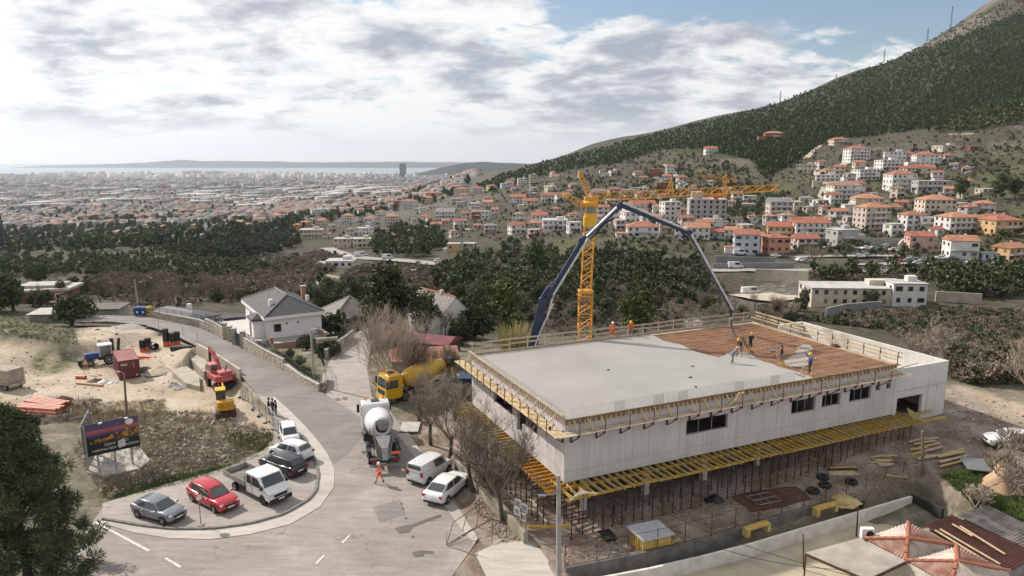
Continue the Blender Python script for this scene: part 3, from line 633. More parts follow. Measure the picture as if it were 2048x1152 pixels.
# ================================================================== CONCRETE BUILDING
ZB, ZT = 3.7, 8.02; BW = BLEN; BD = 18.0; BANG = math.atan2(BU.y, BU.x)
def concrete_mat(name, base, dark, panel=True):
 m = bpy.data.materials.new(name); m.use_nodes = True; nt = m.node_tree; N = nt.nodes.new; L = nt.links.new
 b = nt.nodes['Principled BSDF']; b.inputs['Roughness'].default_value = 0.85; b.inputs['Specular IOR Level'].default_value = 0.3
 tc = N('ShaderNodeTexCoord')
 def noise(sc, det, st=None):
  n = N('ShaderNodeTexNoise'); n.inputs['Scale'].default_value = sc; n.inputs['Detail'].default_value = det; n.inputs['Roughness'].default_value = 0.62
  mp = N('ShaderNodeMapping'); L(tc.outputs['Object'], mp.inputs[0])
  if st: mp.inputs['Scale'].default_value = st
  L(mp.outputs[0], n.inputs['Vector']); return n.outputs['Fac']
 def ramp(v, a, ca, b_, cb):
  r = N('ShaderNodeValToRGB'); L(v, r.inputs[0]); r.color_ramp.elements[0].position = a; r.color_ramp.elements[0].color = (*ca, 1); r.color_ramp.elements[1].position = b_; r.color_ramp.elements[1].color = (*cb, 1); return r.outputs[0]
 def mul(a, c):
  x = N('ShaderNodeMix'); x.data_type = 'RGBA'; x.blend_type = 'MULTIPLY'; x.inputs[0].default_value = 1; L(a, x.inputs[6]); L(c, x.inputs[7]); return x.outputs[2]
 c = ramp(noise(0.5, 7), 0.3, dark, 0.7, base)
 c = mul(c, ramp(noise(1.2, 6, (3.2, 3.2, 0.12)), 0.28, (0.86, 0.855, 0.85), 0.62, (1.04, 1.04, 1.04)))   # run-off streaks
 c = mul(c, ramp(noise(9, 4), 0.3, (0.9, 0.9, 0.9), 0.7, (1.05, 1.05, 1.05)))
 L(c, b.inputs['Base Color'])
 bp_ = N('ShaderNodeBump'); bp_.inputs['Strength'].default_value = 0.15; bp_.inputs['Distance'].default_value = 0.02; L(noise(14, 3), bp_.inputs['Height']); L(bp_.outputs[0], b.inputs['Normal'])
 return m
M_BC = concrete_mat('cast_concrete', (0.58, 0.545, 0.53), (0.48, 0.45, 0.437)); M_BC2 = concrete_mat('pale_concrete', (0.63, 0.615, 0.585), (0.51, 0.50, 0.475))
M_JOINT = mat('joint_grey', (0.33, 0.32, 0.31), 0.9)  # own darker grey of the panel joints and tie holes
M_WET = mat('wet_concrete', (0.325, 0.313, 0.292), 0.42, 0, 0.10, 0.16, spec=0.25, bump=0.12, bscale=1.2, col2=(0.27, 0.262, 0.245), detail=7)
M_DECK = mat('form_ply', (0.38, 0.24, 0.14), 0.85, 0, 0.5, 0.7, col2=(0.17, 0.11, 0.07), bump=0.4, bscale=5, detail=9)
M_WOOD = mat('fresh_timber', (0.50, 0.385, 0.235), 0.8, 0, 0.3, 2.5, col2=(0.35, 0.26, 0.155), bump=0.15); M_WOODG = mat('weathered_timber', (0.43, 0.36, 0.27), 0.85, 0, 0.3, 2, col2=(0.29, 0.235, 0.175), bump=0.2)
M_YEL = mat('yellow_beam', (0.50, 0.33, 0.07), 0.7, 0, 0.35, 1.5, col2=(0.34, 0.215, 0.05)); M_YELO = mat('worn_yellow_beam', (0.42, 0.34, 0.16), 0.7, 0, 0.4, 1.5, col2=(0.33, 0.235, 0.08))
M_PROP = mat('rusty_prop', (0.085, 0.04, 0.03), 0.8, 0.3, 0.4, 5); M_REDM = mat('red_oxide', (0.14, 0.03, 0.025), 0.7, 0.2, 0.4, 4); M_REBAR = mat('rebar', (0.36, 0.20, 0.12), 0.7, 0.2, 0.3, 1.2, col2=(0.20, 0.10, 0.055))
bld = thing('concrete_building', 'grey concrete building shell with fresh slab on its open roof', 'building', (BA.x, BA.y, 0), BANG)
def pierced(name, L_, h0, h1, th, holes, place, m, parent):
 xs = sorted({0, L_} | {a for h in holes for a in h[:2]})
 mb = MB()
 for a, b in zip(xs[:-1], xs[1:]):
  cuts = sorted([(h[2], h[3]) for h in holes if h[0] <= a+1e-6 and h[1] >= b-1e-6]); z = h0
  for c0, c1 in cuts:
   if c0 > z: mb.add(*_blk(a, b, z, c0, th))
   z = max(z, c1)
  if z < h1: mb.add(*_blk(a, b, z, h1, th))
 mb.v = [place @ Vector(v) for v in mb.v]
 return mb.build(name, m, parent)
def _blk(a, b, z0, z1, th):
 vs = [(x, y, z) for z in (z0, z1) for y in (0, th) for x in (a, b)]
 return vs, [(0, 2, 3, 1), (4, 5, 7, 6), (0, 1, 5, 4), (2, 6, 7, 3), (0, 4, 6, 2), (1, 3, 7, 5)]
FW = [(10.5, 14.5, 5.2, 6.35), (21.1, 23.75, 5.25, 6.38), (24.5, 26.6, 5.33, 6.38), (27.7, 30.3, 5.35, 6.42), (30.85, 31.4, 5.93, 6.42), (32.2, 32.75, 5.92, 6.45)]
LW = [(BD-12.8, BD-8.85, 5.3, 6.3), (BD-7.95, BD-7.0, 4.55, 6.2), (BD-7.0, BD-4.3, 5.3, 6.2)]
WIN_M = mat('concrete_interior', (0.25, 0.24, 0.23), 0.9)
pierced('front_wall', BW, ZB, ZT-0.25, 0.25, FW, Matrix(), M_BC, bld)
pierced('side_wall', BD-0.25, ZB, ZT-0.25, 0.25, LW, Matrix.Translation((0.0, BD, 0)) @ Matrix.Rotation(-math.pi/2, 4, 'Z'), M_BC, bld)
pierced('rear_wall', BW-0.5, ZB, ZT-0.25, 0.25, [(6, 9, 5.2, 6.4), (18, 21, 5.2, 6.4)], Matrix.Translation((0.25, BD-0.25, 0)), M_BC, bld)
pierced('side_wall', BD-0.5, ZB, ZT-0.25, 0.25, [], Matrix.Translation((BW-0.25, BD-0.25, 0)) @ Matrix.Rotation(-math.pi/2, 4, 'Z'), M_BC, bld)
for k, xq in enumerate((8.2, 16.5, 24.2)):                                        # partitions inside the storey
 MB().box((xq, BD/2, (ZB+ZT)/2), (0.2, BD-0.6, ZT-ZB-0.6)).build('partition', WIN_M, bld)
MB().prism([(0.0, 0.0), (BW, 0.0), (BW, BD), (0.0, BD)], ZB-0.3, ZB-0.003).build('floor_slab', M_BC, bld)
MB().box((BW/2, 11.0, 1.5), (BW-1, 0.3, 3.6)).build('basement_wall', M_BC, bld)
for xq in np.arange(2.5, BW, 5.6):
 for yq in (1.6, 6.5): MB().box((xq, yq, 1.6), (0.45, 0.45, 3.6)).build('column', M_BC, bld)
# vertical panel joints pressed into the front and side
for xq in np.arange(1.6, BW-0.2, 1.38):
 z1 = ZT-0.9
 for h in FW:
  if h[0]-0.05 < xq < h[1]+0.05: z1 = min(z1, h[2]-0.03)
 MB().box((xq, -0.002, (ZB+0.55+z1)/2), (0.022, 0.008, z1-ZB-0.55)).build('panel_joint', M_JOINT, bld)
for yq in np.arange(1.3, BD-0.3, 1.38):
 if not any(BD-h[1]-.1 < yq < BD-h[0]+.1 for h in LW): MB().box((-0.002, yq, ZB+2.0), (0.008, 0.022, 2.9)).build('panel_joint', M_JOINT, bld)
MB().box((BW/2, -0.0025, ZB+0.5), (BW-0.1, 0.009, 0.03)).build('panel_joint', M_JOINT, bld)
MB().box((-0.0025, BD/2, ZB+0.5), (0.009, BD-0.3, 0.03)).build('panel_joint', M_JOINT, bld)
mb = MB()
for xq in np.arange(0.9, BW-0.3, 0.69):
 for zq in (ZB+0.9, ZB+1.45, ZB+2.9):
  if not any(h[0]-.1 < xq < h[1]+.1 and h[2]-.1 < zq < h[3]+.1 for h in FW): mb.box((xq, -0.001, zq), (0.05, 0.006, 0.05))
stuff(mb.build('tie_holes', M_JOINT, bld))
for h in FW[:4]:
 for q in ((h[0]*0.66+h[1]*0.34), (h[0]*0.34+h[1]*0.66)): MB().tube([(q, 0.3, h[2]-0.6), (q, 0.3, h[3]+0.6)], 0.04, 6).build('prop', M_GALV, bld)
# deck, poured slab, reinforcement
MB().prism([(0.02, 0.02), (BW, 0.02), (BW, BD), (0.02, BD)], ZT-0.25, ZT-0.12).build('roof_deck', M_DECK, bld)
pour = [(0.05, 0.05), (23.4, 0.05), (23.5, 1.7), (23.2, 3.7), (23.3, 6.2), (23.9, 8.0), (23.2, 9.4), (20.4, 8.2), (19.7, 10.1), (19.9, 13.2), (19.4, 15.4), (19.7, 17.9), (0.05, 17.9)]
def organic(poly, step, amp, seed):
 pts = resample([Vector((*p, 0)) for p in poly+[poly[0]]], step); r = random.Random(seed)
 return [(p.x+(r.uniform(-amp, amp) if 0.3 < p.x < BW-0.4 and 0.3 < p.y < BD-0.3 else 0), p.y+(r.uniform(-amp, amp) if 0.3 < p.x < BW-.4 and 0.3 < p.y < BD-0.3 else 0)) for p in pts[:-1]]
def flat_poly(name, poly, z0, z1, m, parent):
 bm = bmesh.new(); f = bm.faces.new([bm.verts.new((p[0], p[1], z1)) for p in poly]); bm.normal_update()
 if f.normal.z < 0: f.normal_flip()
 r = bmesh.ops.extrude_face_region(bm, geom=[f]); bmesh.ops.translate(bm, verts=[g for g in r['geom'] if isinstance(g, bmesh.types.BMVert)], vec=(0, 0, z0-z1))
 bmesh.ops.recalc_face_normals(bm, faces=bm.faces[:]); bmesh.ops.triangulate(bm, faces=[f for f in bm.faces if len(f.verts) > 4])
 me = bpy.data.meshes.new(name); bm.to_mesh(me); bm.free(); me.materials.append(m); return link(name, me, parent)
flat_poly('poured_slab', organic(pour, 0.5, 0.16, 2), ZT-0.115, ZT+0.02, M_WET, bld)
flat_poly('poured_slab', organic([(24.2, 3.4), (25.4, 2.9), (28.6, 5.0), (31.8, 8.2), (31.0, 8.9), (27.8, 6.3), (24.8, 4.8)], 0.4, 0.14, 5), ZT-0.115, ZT-0.04, M_WET, bld)
for (q, w) in (((14.2, 4.4), .35), ((16.4, 6.9), .3), ((9.1, 9.0), .3), ((13.0, 2.2), .25)):
 MB().lathe([(w*0.5, 0), (w*0.5, 0.02), (w*0.3, 0.06)], 7, Matrix.Translation((q[0], q[1], ZT+0.02))).build('spacer', M_BLACK, bld)
mb = MB(); _in = lambda x, y: not bool(inside(pour, np.array([x]), np.array([y]))[0])
for y in np.arange(0.4, BD-0.2, 0.34):
 x = 19.0
 while x < BW-0.4:
  if _in(x+0.5, y): mb.tube([(x, y, ZT-0.075), (x+1.02, y, ZT-0.075)], 0.024, 3, False)
  x += 1.0
for x in np.arange(19.4, BW-0.3, 0.34):
 y = 0.4
 while y < BD-1.2:
  if _in(x, y+0.5): mb.tube([(x, y, ZT-0.045), (x, y+1.02, ZT-0.045)], 0.024, 3, False)
  y += 1.0
stuff(mb.build('reinforcement_mesh', M_REBAR, bld))
for k, yq in enumerate(np.arange(9.9, BD-0.3, 0.95)): MB().tube([(20.3+0.1*(k % 3), yq, ZT-0.01), (BW-0.5, yq+0.1, ZT-0.01)], 0.02, 4).build('spacer_bar', M_REBAR, bld)
for k, yq in enumerate(np.arange(0.9, 9, 1.1)): MB().tube([(24.6, yq, ZT-0.01), (BW-0.5, yq+0.08, ZT-0.01)], 0.02, 4).build('spacer_bar', M_REBAR, bld)
mb = MB(); r = random.Random(4)                                                    # starter mesh standing along the front edge
for x in np.arange(0.6, 21.5, 0.16): mb.tube([(x, 0.22, ZT), (x, 0.22, ZT+0.75+r.uniform(-.05, .05))], 0.008, 3, False)
for z in np.arange(0.12, 0.8, 0.16): mb.tube([(0.6, 0.22, ZT+z), (21.5, 0.22, ZT+z)], 0.008, 3, False)
for xq in (4.2, 7.6, 9.8, 15.2, 18.9):
 for x in np.arange(xq, xq+0.9, 0.08): mb.tube([(x, 0.25, ZT), (x, 0.25, ZT+0.7)], 0.009, 3, False)
for y in np.arange(0.6, BD-1, 0.16): mb.tube([(0.25, y, ZT), (0.25, y, ZT+0.5)], 0.008, 3, False)
stuff(mb.build('starter_mesh', mat('mesh_steel', (0.30, 0.28, 0.26), 0.6, 0.4), bld))
# open-topped wing
WX0, WX1, WD, WT, WB0 = BW, BW+6.9, 17.2, 7.55, 1.9
pierced('front_wall', WX1-WX0, WB0, WT, 0.28, [(0.4, 3.75, WB0-1, 4.8)], Matrix.Translation((WX0, 0.0, 0)), M_BC2, bld)
MB().box((WX1-0.14, WD/2+0.14, (WB0+WT)/2), (0.28, WD-0.28, WT-WB0)).build('side_wall', M_BC2, bld)
MB().box((WX1-1.9, WD+0.14, (WB0+WT)/2), (3.6, 0.28, WT-WB0)).build('rear_wall', M_BC2, bld)
MB().box((BW+3.4, WD/2+0.1, 2.35), (6.4, WD-0.5, 0.2)).build('wing_floor', M_BC, bld)
MB().box((BW+3.4, 3.4, 5.45), (6.4, 6.0, .2)).box((BW+3.4, 6.3, 3.9), (6.4, .2, 2.9)).build('wing_slab', M_BC2, bld)
MB().add([(BW+0.1, 6.6, 4.0), (BW+3.4, 6.6, 4.0), (BW+3.4, WD, 6.2), (BW+0.1, WD, 6.2)], [(0, 1, 2, 3)]).build('ramp', M_BC2, bld)
MB().box((BW+3.45, -0.006, 5.45), (6.8, 0.012, 0.06)).build('panel_joint', M_JOINT, bld)
for xq in (4.4, 5.6): MB().box((BW+xq, -0.004, 4.2), (0.03, 0.01, 3.2)).build('panel_joint', M_JOINT, bld)
# ------------------------------------------------------------------ edge protection and platforms (fixed to the shell)
edge = thing('scaffold_platform', 'timber edge platform on red brackets along the long front of the slab', 'scaffold', (BA.x, BA.y, 0), BANG)
ply = mat('edge_board', (0.30, 0.21, 0.10), 0.8, 0, 0.4, 1.2, col2=(0.18, 0.12, 0.06))
MB().box((BW/2-0.1, -0.03, ZT-0.12), (BW-0.2, 0.045, 0.42)).build('edge_board', ply, edge)
stud = MB().box((0, 0, 0), (0.09, 0.09, 0.46)).mesh('stud', M_WOOD)
for x in np.arange(0.3, BW-0.2, 0.42): o = link('stud', stud, edge); o.location = (x, -0.11, ZT-0.16)
MB().box((BW/2, -0.17, ZT+0.06), (BW-0.1, 0.06, 0.10)).build('top_rail', mat('dark_timber', (0.17, 0.12, 0.08), 0.8, 0, .3, 2), edge)
for k, x in enumerate(np.arange(0.6, BW-0.4, 1.12)):
 if k % 5 != 3: MB().bar((x, -0.14, ZT+0.02), (x+random.uniform(-.1, .1), -0.85, ZT-0.66), 0.08, 0.08).build('strut', M_WOOD, edge)
x = -0.9
while x < BW:
 l = min(random.uniform(3.2, 4.2), BW+0.6-x)
 for j in range(4): MB().box((x+l/2+random.uniform(-.08, .08), -0.34-j*0.225, ZT-0.76+0.012*(j % 2)+random.uniform(0, .01)), (l-0.03, 0.21, 0.045), random.uniform(-.004, .004)).build('plank', M_WOODG, edge)
 x += l
br = MB(); br.bar((0, 0.0, -0.05), (0, -1.15, -0.05), 0.06, 0.1).bar((0, -0.05, -0.1), (0, -0.05, -0.85), 0.09, 0.12, up=(0, 1, 0)).bar((0, -0.1, -0.8), (0, -1.1, -0.1), 0.05, 0.06)
brm = br.mesh('bracket', M_REDM); ps = MB().box((0, 0, 0.5), (0.05, 0.05, 1.2)).mesh('guard_post', M_REDM)
for k, x in enumerate(np.arange(0.5, BW-0.3, 2.04)):
 o = link('bracket', brm, edge); o.location = (x, 0, ZT-0.82)
 o = link('guard_post', ps, edge); o.location = (x, -1.2, ZT-0.82); o.rotation_euler = (random.uniform(-.03, .03), random.uniform(-.03, .03), 0)
MB().tube([(BW-2.4, -1.2, ZT+0.1), (BW+1.0, -1.2, ZT+0.35)], 0.05, 4).build('rail', M_WOODG, edge)
for k, (a, b) in enumerate(((13.6, 15.6), (13.9, 15.2), (32.0, 33.4), (31.8, 33.6))): MB().bar((a, -0.9+0.15*k % .5, ZT-0.7), (b, -0.35, ZT-0.45+(0.5 if k < 2 else 0.0)), 0.12, 0.05).build('board', M_YELO, edge)
# left walkway
lw = thing('scaffold_platform', 'plank walkway with studded timber guard along the left side of the slab', 'scaffold', (BA.x, BA.y, 0), BANG)
for sx in (-0.10, -0.24):
 MB().box((sx, BD/2, ZT+0.42), (0.05, BD+0.4, 0.09)).build('guard_rail', M_WOODG, lw)
sm = MB().box((0, 0, 0), (0.10, 0.05, 0.66)).mesh('stud', M_WOODG)
for y in np.arange(-0.1, BD+0.2, 0.36): o = link('stud', sm, lw); o.location = (-0.17, y, ZT+0.08)
for k, y in enumerate(np.arange(0.8, BD, 1.5)): MB().bar((-0.2, y, ZT+0.36), (-0.95, y+0.25, ZT-0.68), 0.07, 0.07).build('strut', M_WOOD, lw)
y = -1.0
while y < BD+0.8:
 l = min(random.uniform(3.0, 4.2), BD+1.4-y)
 for j in range(4): MB().box((-0.40-j*0.24, y+l/2, ZT-0.74+random.uniform(0, .02)), (0.22, l-0.03, 0.045), random.uniform(-.006, .006)).build('plank', M_WOOD if (j+int(y)) % 3 else M_YELO, lw)
 y += l
for k, y in enumerate(np.arange(0.2, BD+0.3, 1.45)):
 o = link('guard_post', ps, lw); o.location = (-1.32, y, ZT-0.9); o = link('bracket', brm, lw); o.location = (0, y, ZT-0.82); o.rotation_euler = (0, 0, -math.pi/2)
for k in range(9):
 y = random.uniform(0, 6) if k < 5 else random.uniform(8, BD); MB().box((random.uniform(-1.1, -.4), y, ZT-0.68), (0.16, random.uniform(.6, 1.6), 0.05), random.uniform(-.9, .9)).build('board', M_WOODG, lw)
# rear and right timber rails
rr = thing('timber_guardrail', 'timber guard rail along the far edge of the slab', 'guard rail', (BA.x, BA.y, 0), BANG)
MB().box((BW/2, BD+0.06, ZT+0.1), (BW, 0.06, 0.25)).build('edge_board', M_WOODG, rr)
for zq in (0.55, 1.0):
 x = 0.0
 while x < BW-0.1:
  l = min(random.uniform(3.4, 4.4), BW-x); MB().bar((x, BD+0.55, ZT+zq+random.uniform(-.05, .05)), (x+l, BD+0.55, ZT+zq+random.uniform(-.05, .05)), 0.04, 0.15).build('rail', M_WOODG, rr); x += l
for x in np.arange(0.3, BW, 1.9): MB().box((x, BD+0.62, ZT+0.35), (0.07, 0.07, 1.5)).build('post', M_WOODG, rr)
MB().box((BW/2, BD+0.55, ZT-0.2), (BW, 0.9, 0.05)).build('plank', M_WOODG, rr)
MB().bar((17.9, BD+0.4, ZT), (17.4, BD+0.5, ZT+1.6), 0.06, 0.04).build('board', M_YELO, rr)
r2 = thing('timber_guardrail', 'long timber rails and plywood along the right edge beside the wing', 'guard rail', (BA.x, BA.y, 0), BANG)
for xq, zq in ((BW+0.15, 0.35), (BW+0.8, 0.85), (BW+0.8, 0.45)): MB().bar((xq, 0.2, ZT+zq), (xq, BD+0.4, ZT+zq+0.15), 0.05, 0.14).build('rail', M_WOOD, r2)
for y in np.arange(0.6, BD, 1.8): MB().box((BW+0.75, y, ZT+0.25), (0.06, 0.06, 1.2)).build('post', M_RUST, r2)
y = 0.2
while y < BD: MB().box((BW+0.5, y+1.2, ZT-0.22), (0.75, 2.36, 0.04), random.uniform(-.02, .02)).build('plywood_sheet', M_WOOD, r2); y += 2.4
MB().lathe([(0.5, 0), (0.4, 0.15), (0.15, 0.25)], 9, Matrix.Translation((BW+0.5, 7.2, ZT-0.2))).build('rubble', M_RUST, r2)
# ------------------------------------------------------------------ shoring: yellow beams, ledgers, props
deck = thing('formwork_beams', 'fan of yellow formwork beams sticking out under the long front wall', 'formwork', (BA.x, BA.y, 0), BANG)
def ibeam(l):
 mb = MB(); mb.box((0, 0, 0.08), (0.09, l, 0.045)).box((0, 0, -0.08), (0.09, l, 0.045)).box((0, 0, 0), (0.032, l, 0.115)); return mb
bms = [ibeam(3.2).mesh('beam', M_YEL), ibeam(3.2).mesh('beam', M_YELO)]
r = random.Random(9)
for x in np.arange(-0.5, BW+1.2, 0.6):
 o = link('beam', bms[r.random() < 0.45], deck); o.location = (x+r.uniform(-.05, .05), -0.62+r.uniform(-.12, .12), ZB-0.42); o.rotation_euler = (0, 0, r.uniform(-.05, .05))
for yq in (-1.75, -0.2, 3.0):
 x = -0.8
 while x < BW+1: MB().box((x+1.95, yq+r.uniform(-.05, .05), ZB-0.64), (3.86, 0.09, 0.2)).build('ledger', M_YEL, deck); x += 3.9
for k in range(6): MB().bar((-0.9+0.25*k, -2.5+0.2*k, ZB-0.30), (0.4+0.15*k, -1.6-0.2*k, ZB-0.27+0.02*k), 0.12, 0.05).build('board', M_WOODG, deck)
for k in range(5): MB().bar((BW+0.2+0.3*k, -2.0, ZB-0.2), (BW+1.4+0.2*k, -0.5+0.2*k, ZB-0.15), 0.12, 0.04).build('board', M_YELO, deck)
deck2 = thing('formwork_beams', 'row of orange-yellow formwork beams sticking out along the left wall', 'formwork', (BA.x, BA.y, 0), BANG)
bm2 = [ibeam(2.5).mesh('beam', mat('orange_beam', (0.56, 0.27, 0.03), 0.6, 0, 0.3, 1.5)), bms[1]]
for y in np.arange(-0.6, BD+0.6, 0.58):
 o = link('beam', bm2[y > 6 and r.random() < .6], deck2); o.location = (-0.35+r.uniform(-.15, .1), y, ZB-0.42); o.rotation_euler = (0, 0, math.pi/2+r.uniform(-.05, .05))
for xq in (-1.3, 0.9): MB().box((xq, BD/2-0.5, ZB-0.64), (0.09, BD, 0.2)).build('ledger', M_YEL, deck2)
for y in np.arange(0, BD, 3.4): MB().bar((-1.9, y, ZB-0.25), (-1.0, y+3.2, ZB-0.3), 0.03, 0.03).build('tie', M_GALV, deck2)
def prop_mesh(h):
 mb = MB(); mb.tube([(0, 0, 0.01), (0, 0, h*0.55)], 0.04, 6).tube([(0, 0, h*0.55), (0, 0, h)], 0.03, 6).box((0, 0, 0.01), (0.16, 0.16, 0.02)).box((0, 0, h-0.01), (0.16, 0.16, 0.02)).tube([(-0.1, 0, h*0.55), (0.1, 0, h*0.55)], 0.012, 4).tube([(0, 0, h*0.53), (0, 0, h*0.57)], 0.055, 6)
 return mb.mesh('shoring_prop', M_PROP)
pm = prop_mesh(1.0); ztop = ZB-0.745
def prop(u, v, lab, grp):
 p = bp(u, v); z0 = gz(p.x, p.y); o = link('shoring_prop', pm); o.location = (p.x, p.y, z0-0.03); o.scale = (1, 1, ztop-z0+0.03)
 tag(o, lab, 'prop', grp)
for x in np.arange(-0.4, BW+1.0, 0.85): prop(x+r.uniform(-.12, .12), -1.75, 'thin rusty steel prop in the outer row under the long beam fan', 'props under the front beams, outer row')
for x in np.arange(0.1, BW-1, 1.0): prop(x+r.uniform(-.2, .2), -0.2, 'thin rusty steel prop in the shaded row right under the front wall', 'props under the front beams, wall row')
for x in np.arange(0.9, BW-3, 1.2):
 prop(x+r.uniform(-.3, .3), 3.0, 'thin rusty steel prop in the dark space deep under the building', 'props deep under the building')
for y in np.arange(0.6, BD, 0.95): prop(-1.3, y, 'thin rusty steel prop under the left beam row behind the bare trees', 'props under the left beams')
for y in np.arange(1.2, BD, 1.6): prop(0.9, y, 'thin rusty steel prop under the left part of the floor slab', 'props under the left floor edge')
# ================================================================== TOWER CRANE AND CONCRETE PUMP
M_CRANE = mat('crane_yellow', (0.62, 0.29, 0.025), 0.5, 0, 0.2, 1.0, col2=(0.48, 0.22, 0.02)); M_CRANE2 = mat('crane_panel', (0.68, 0.38, 0.02), 0.45, 0, 0.15, 1)
def lattice(mb, p, q, w, bay, r, rb, tri=False, up=(0, 0, 1), w2=None, h=None):
 p, q = Vector(p), Vector(q); d = (q-p).normalized(); u = Vector(up); a = d.cross(u)
 if a.length < 1e-3: a = Vector((1, 0, 0))
 a.normalize(); u = a.cross(d); n = max(1, round((q-p).length/bay)); w2 = w2 or w; h = h or w
 def ring(t):
  c = p+(q-p)*t; ww = w+(w2-w)*t; hh = h*(w2/w if t else 1)**t
  return [c+a*ww/2, c-a*ww/2, c+u*hh] if tri else [c+a*ww/2+u*ww/2, c-a*ww/2+u*ww/2, c-a*ww/2-u*ww/2, c+a*ww/2-u*ww/2]
 R = [ring(i/n) for i in range(n+1)]; k = len(R[0])
 for j in range(k): mb.tube([R[0][j], R[-1][j]], r, 4)
 for i in range(n):
  for j in range(k):
   j2 = (j+1) % k
   if i % 2: mb.tube([R[i][j], R[i+1][j2]], rb, 3, False)
   else: mb.tube([R[i][j2], R[i+1][j]], rb, 3, False)
   mb.tube([R[i][j], R[i][j2]], rb, 3, False)
 return mb
cb = at_y(1169, 690, 84); cx, cy = cb.x, 84.0; cz = gz(cx, cy)
crane = thing('tower_crane', 'yellow lattice tower crane standing behind the concrete building', 'crane', (cx, cy, cz))
def cl(px, py, Y=84.0): v = at_y(px, py, Y); return Vector((v.x-cx, Y-cy, v.z-cz))
MB().box((0, 0, 0.35), (4.4, 4.4, 0.25)).box((0, 0, 0.9), (1.9, 1.9, 1.0)).build('base', M_CRANE, crane)
for sx in (-1, 1):
 for sy in (-1, 1): MB().box((sx*2, sy*2, 0.12), (0.5, 0.5, 0.5)).build('foot', M_DARKMET, crane)
z1 = cl(1171, 582).z; z2 = cl(1174, 452).z; z3 = cl(1175, 433).z; z4 = cl(1177, 414).z
lattice(MB(), (0, 0, 1.3), (0, 0, z1+0.1), 1.55, 1.05, 0.085, 0.05).build('lower_mast', M_CRANE, crane)
MB().box((0, 0, z1), (1.75, 1.75, 0.22)).box((0, 0, z1-0.5), (1.7, 1.7, 0.12)).build('mast_collar', M_CRANE, crane)
lattice(MB(), (0.05, 0, z1+0.1), (0.3, 0, z2), 1.2, 0.9, 0.075, 0.042).build('upper_mast', M_CRANE, crane)
MB().box((0.35, 0, (z2+z3)/2), (1.45, 1.4, z3-z2)).build('slewing_block', M_CRANE2, crane)
cabm = glass('cab_glass', (0.10, 0.13, 0.13)); cab = MB().box((0.4, 0, (z3+z4)/2+0.1), (1.3, 1.25, z4-z3+0.2)).build('cab', M_CRANE2, crane)
for dx, dy, sx_, sy_ in ((0, -0.64, 1.0, 0.03), (0.66, 0, 0.03, 1.0), (-0.66, 0, 0.03, 1.0)): MB().box((0.4+dx, dy, (z3+z4)/2+0.25), (sx_, sy_, z4-z3-0.35)).build('cab_window', cabm, crane)
head = cl(1179, 409)
MB().lathe([(0.95, -0.25), (1.05, 0), (1.05, 0.25), (0.8, 0.45)], 14, Matrix.Translation(head)).build('slewing_ring', M_CRANE, crane)
MB().box(head+Vector((0.2, 0, 0.55)), (1.6, 1.1, 0.7)).build('jib_root', M_CRANE, crane)
jr = cl(1190, 402); jt = cl(1558, 381, 86.0); jm = cl(1342, 394)
lattice(MB(), jr, jt, 1.0, 0.95, 0.065, 0.038, True, w2=0.72, h=0.95).build('jib', M_CRANE, crane)
tk = jr+(jt-jr)*0.655; MB().box(tk+Vector((0, 0, -0.22)), (1.1, 0.9, 0.28)).box(tk+Vector((0, 0, -0.5)), (0.4, 0.4, 0.3)).build('trolley', mat('trolley_orange', (0.55, 0.13, 0.02), 0.5), crane)
mb = MB(); kp_ = cl(1343, 354)
for s in (-1, 1): mb.tube([jm+Vector((-0.45*s-0.2, 0.3*s, 0.1)), kp_], 0.06, 4).tube([jm+Vector((0.35*s, 0.3*s, 0.1)), kp_], 0.05, 4)
for t in (0.3, 0.55, 0.8): a = jm.lerp(kp_, t); mb.tube([a+Vector((-0.3*(1-t), 0, 0)), a+Vector((0.3*(1-t), 0, 0))], 0.03, 3)
mb.build('king_post', M_CRANE, crane)
tip = cl(1161, 347); lattice(MB(), cl(1183, 404), tip, 0.75, 0.8, 0.06, 0.035, w2=0.35, up=(0, 1, 0)).build('gantry', M_CRANE, crane)
MB().lathe([(0.25, -0.08), (0.25, 0.08)], 10, Matrix.Translation(tip) @ Matrix.Rotation(math.pi/2, 4, 'X')).build('sheave', M_CRANE, crane)
ct = cl(1132, 391); lattice(MB(), cl(1168, 411), ct, 0.8, 0.8, 0.06, 0.035, w2=0.55, up=(0, 1, 0)).build('counter_strut', M_CRANE, crane)
MB().box(ct, (0.7, 0.9, 0.45)).build('strut_head', M_CRANE, crane)
for a, b in ((tip, kp_), (tip, ct), (kp_, jr.lerp(jt, 0.78)+Vector((0, 0, 0.8))), (tip, jr.lerp(jt, 0.1)+Vector((0, 0, .9)))): MB().tube([a, b], 0.012, 4).build('stay_rope', M_DARKMET, crane)
MB().tube([ct, Vector((-1.2, 0, z1))], 0.012, 4).build('stay_rope', M_DARKMET, crane)
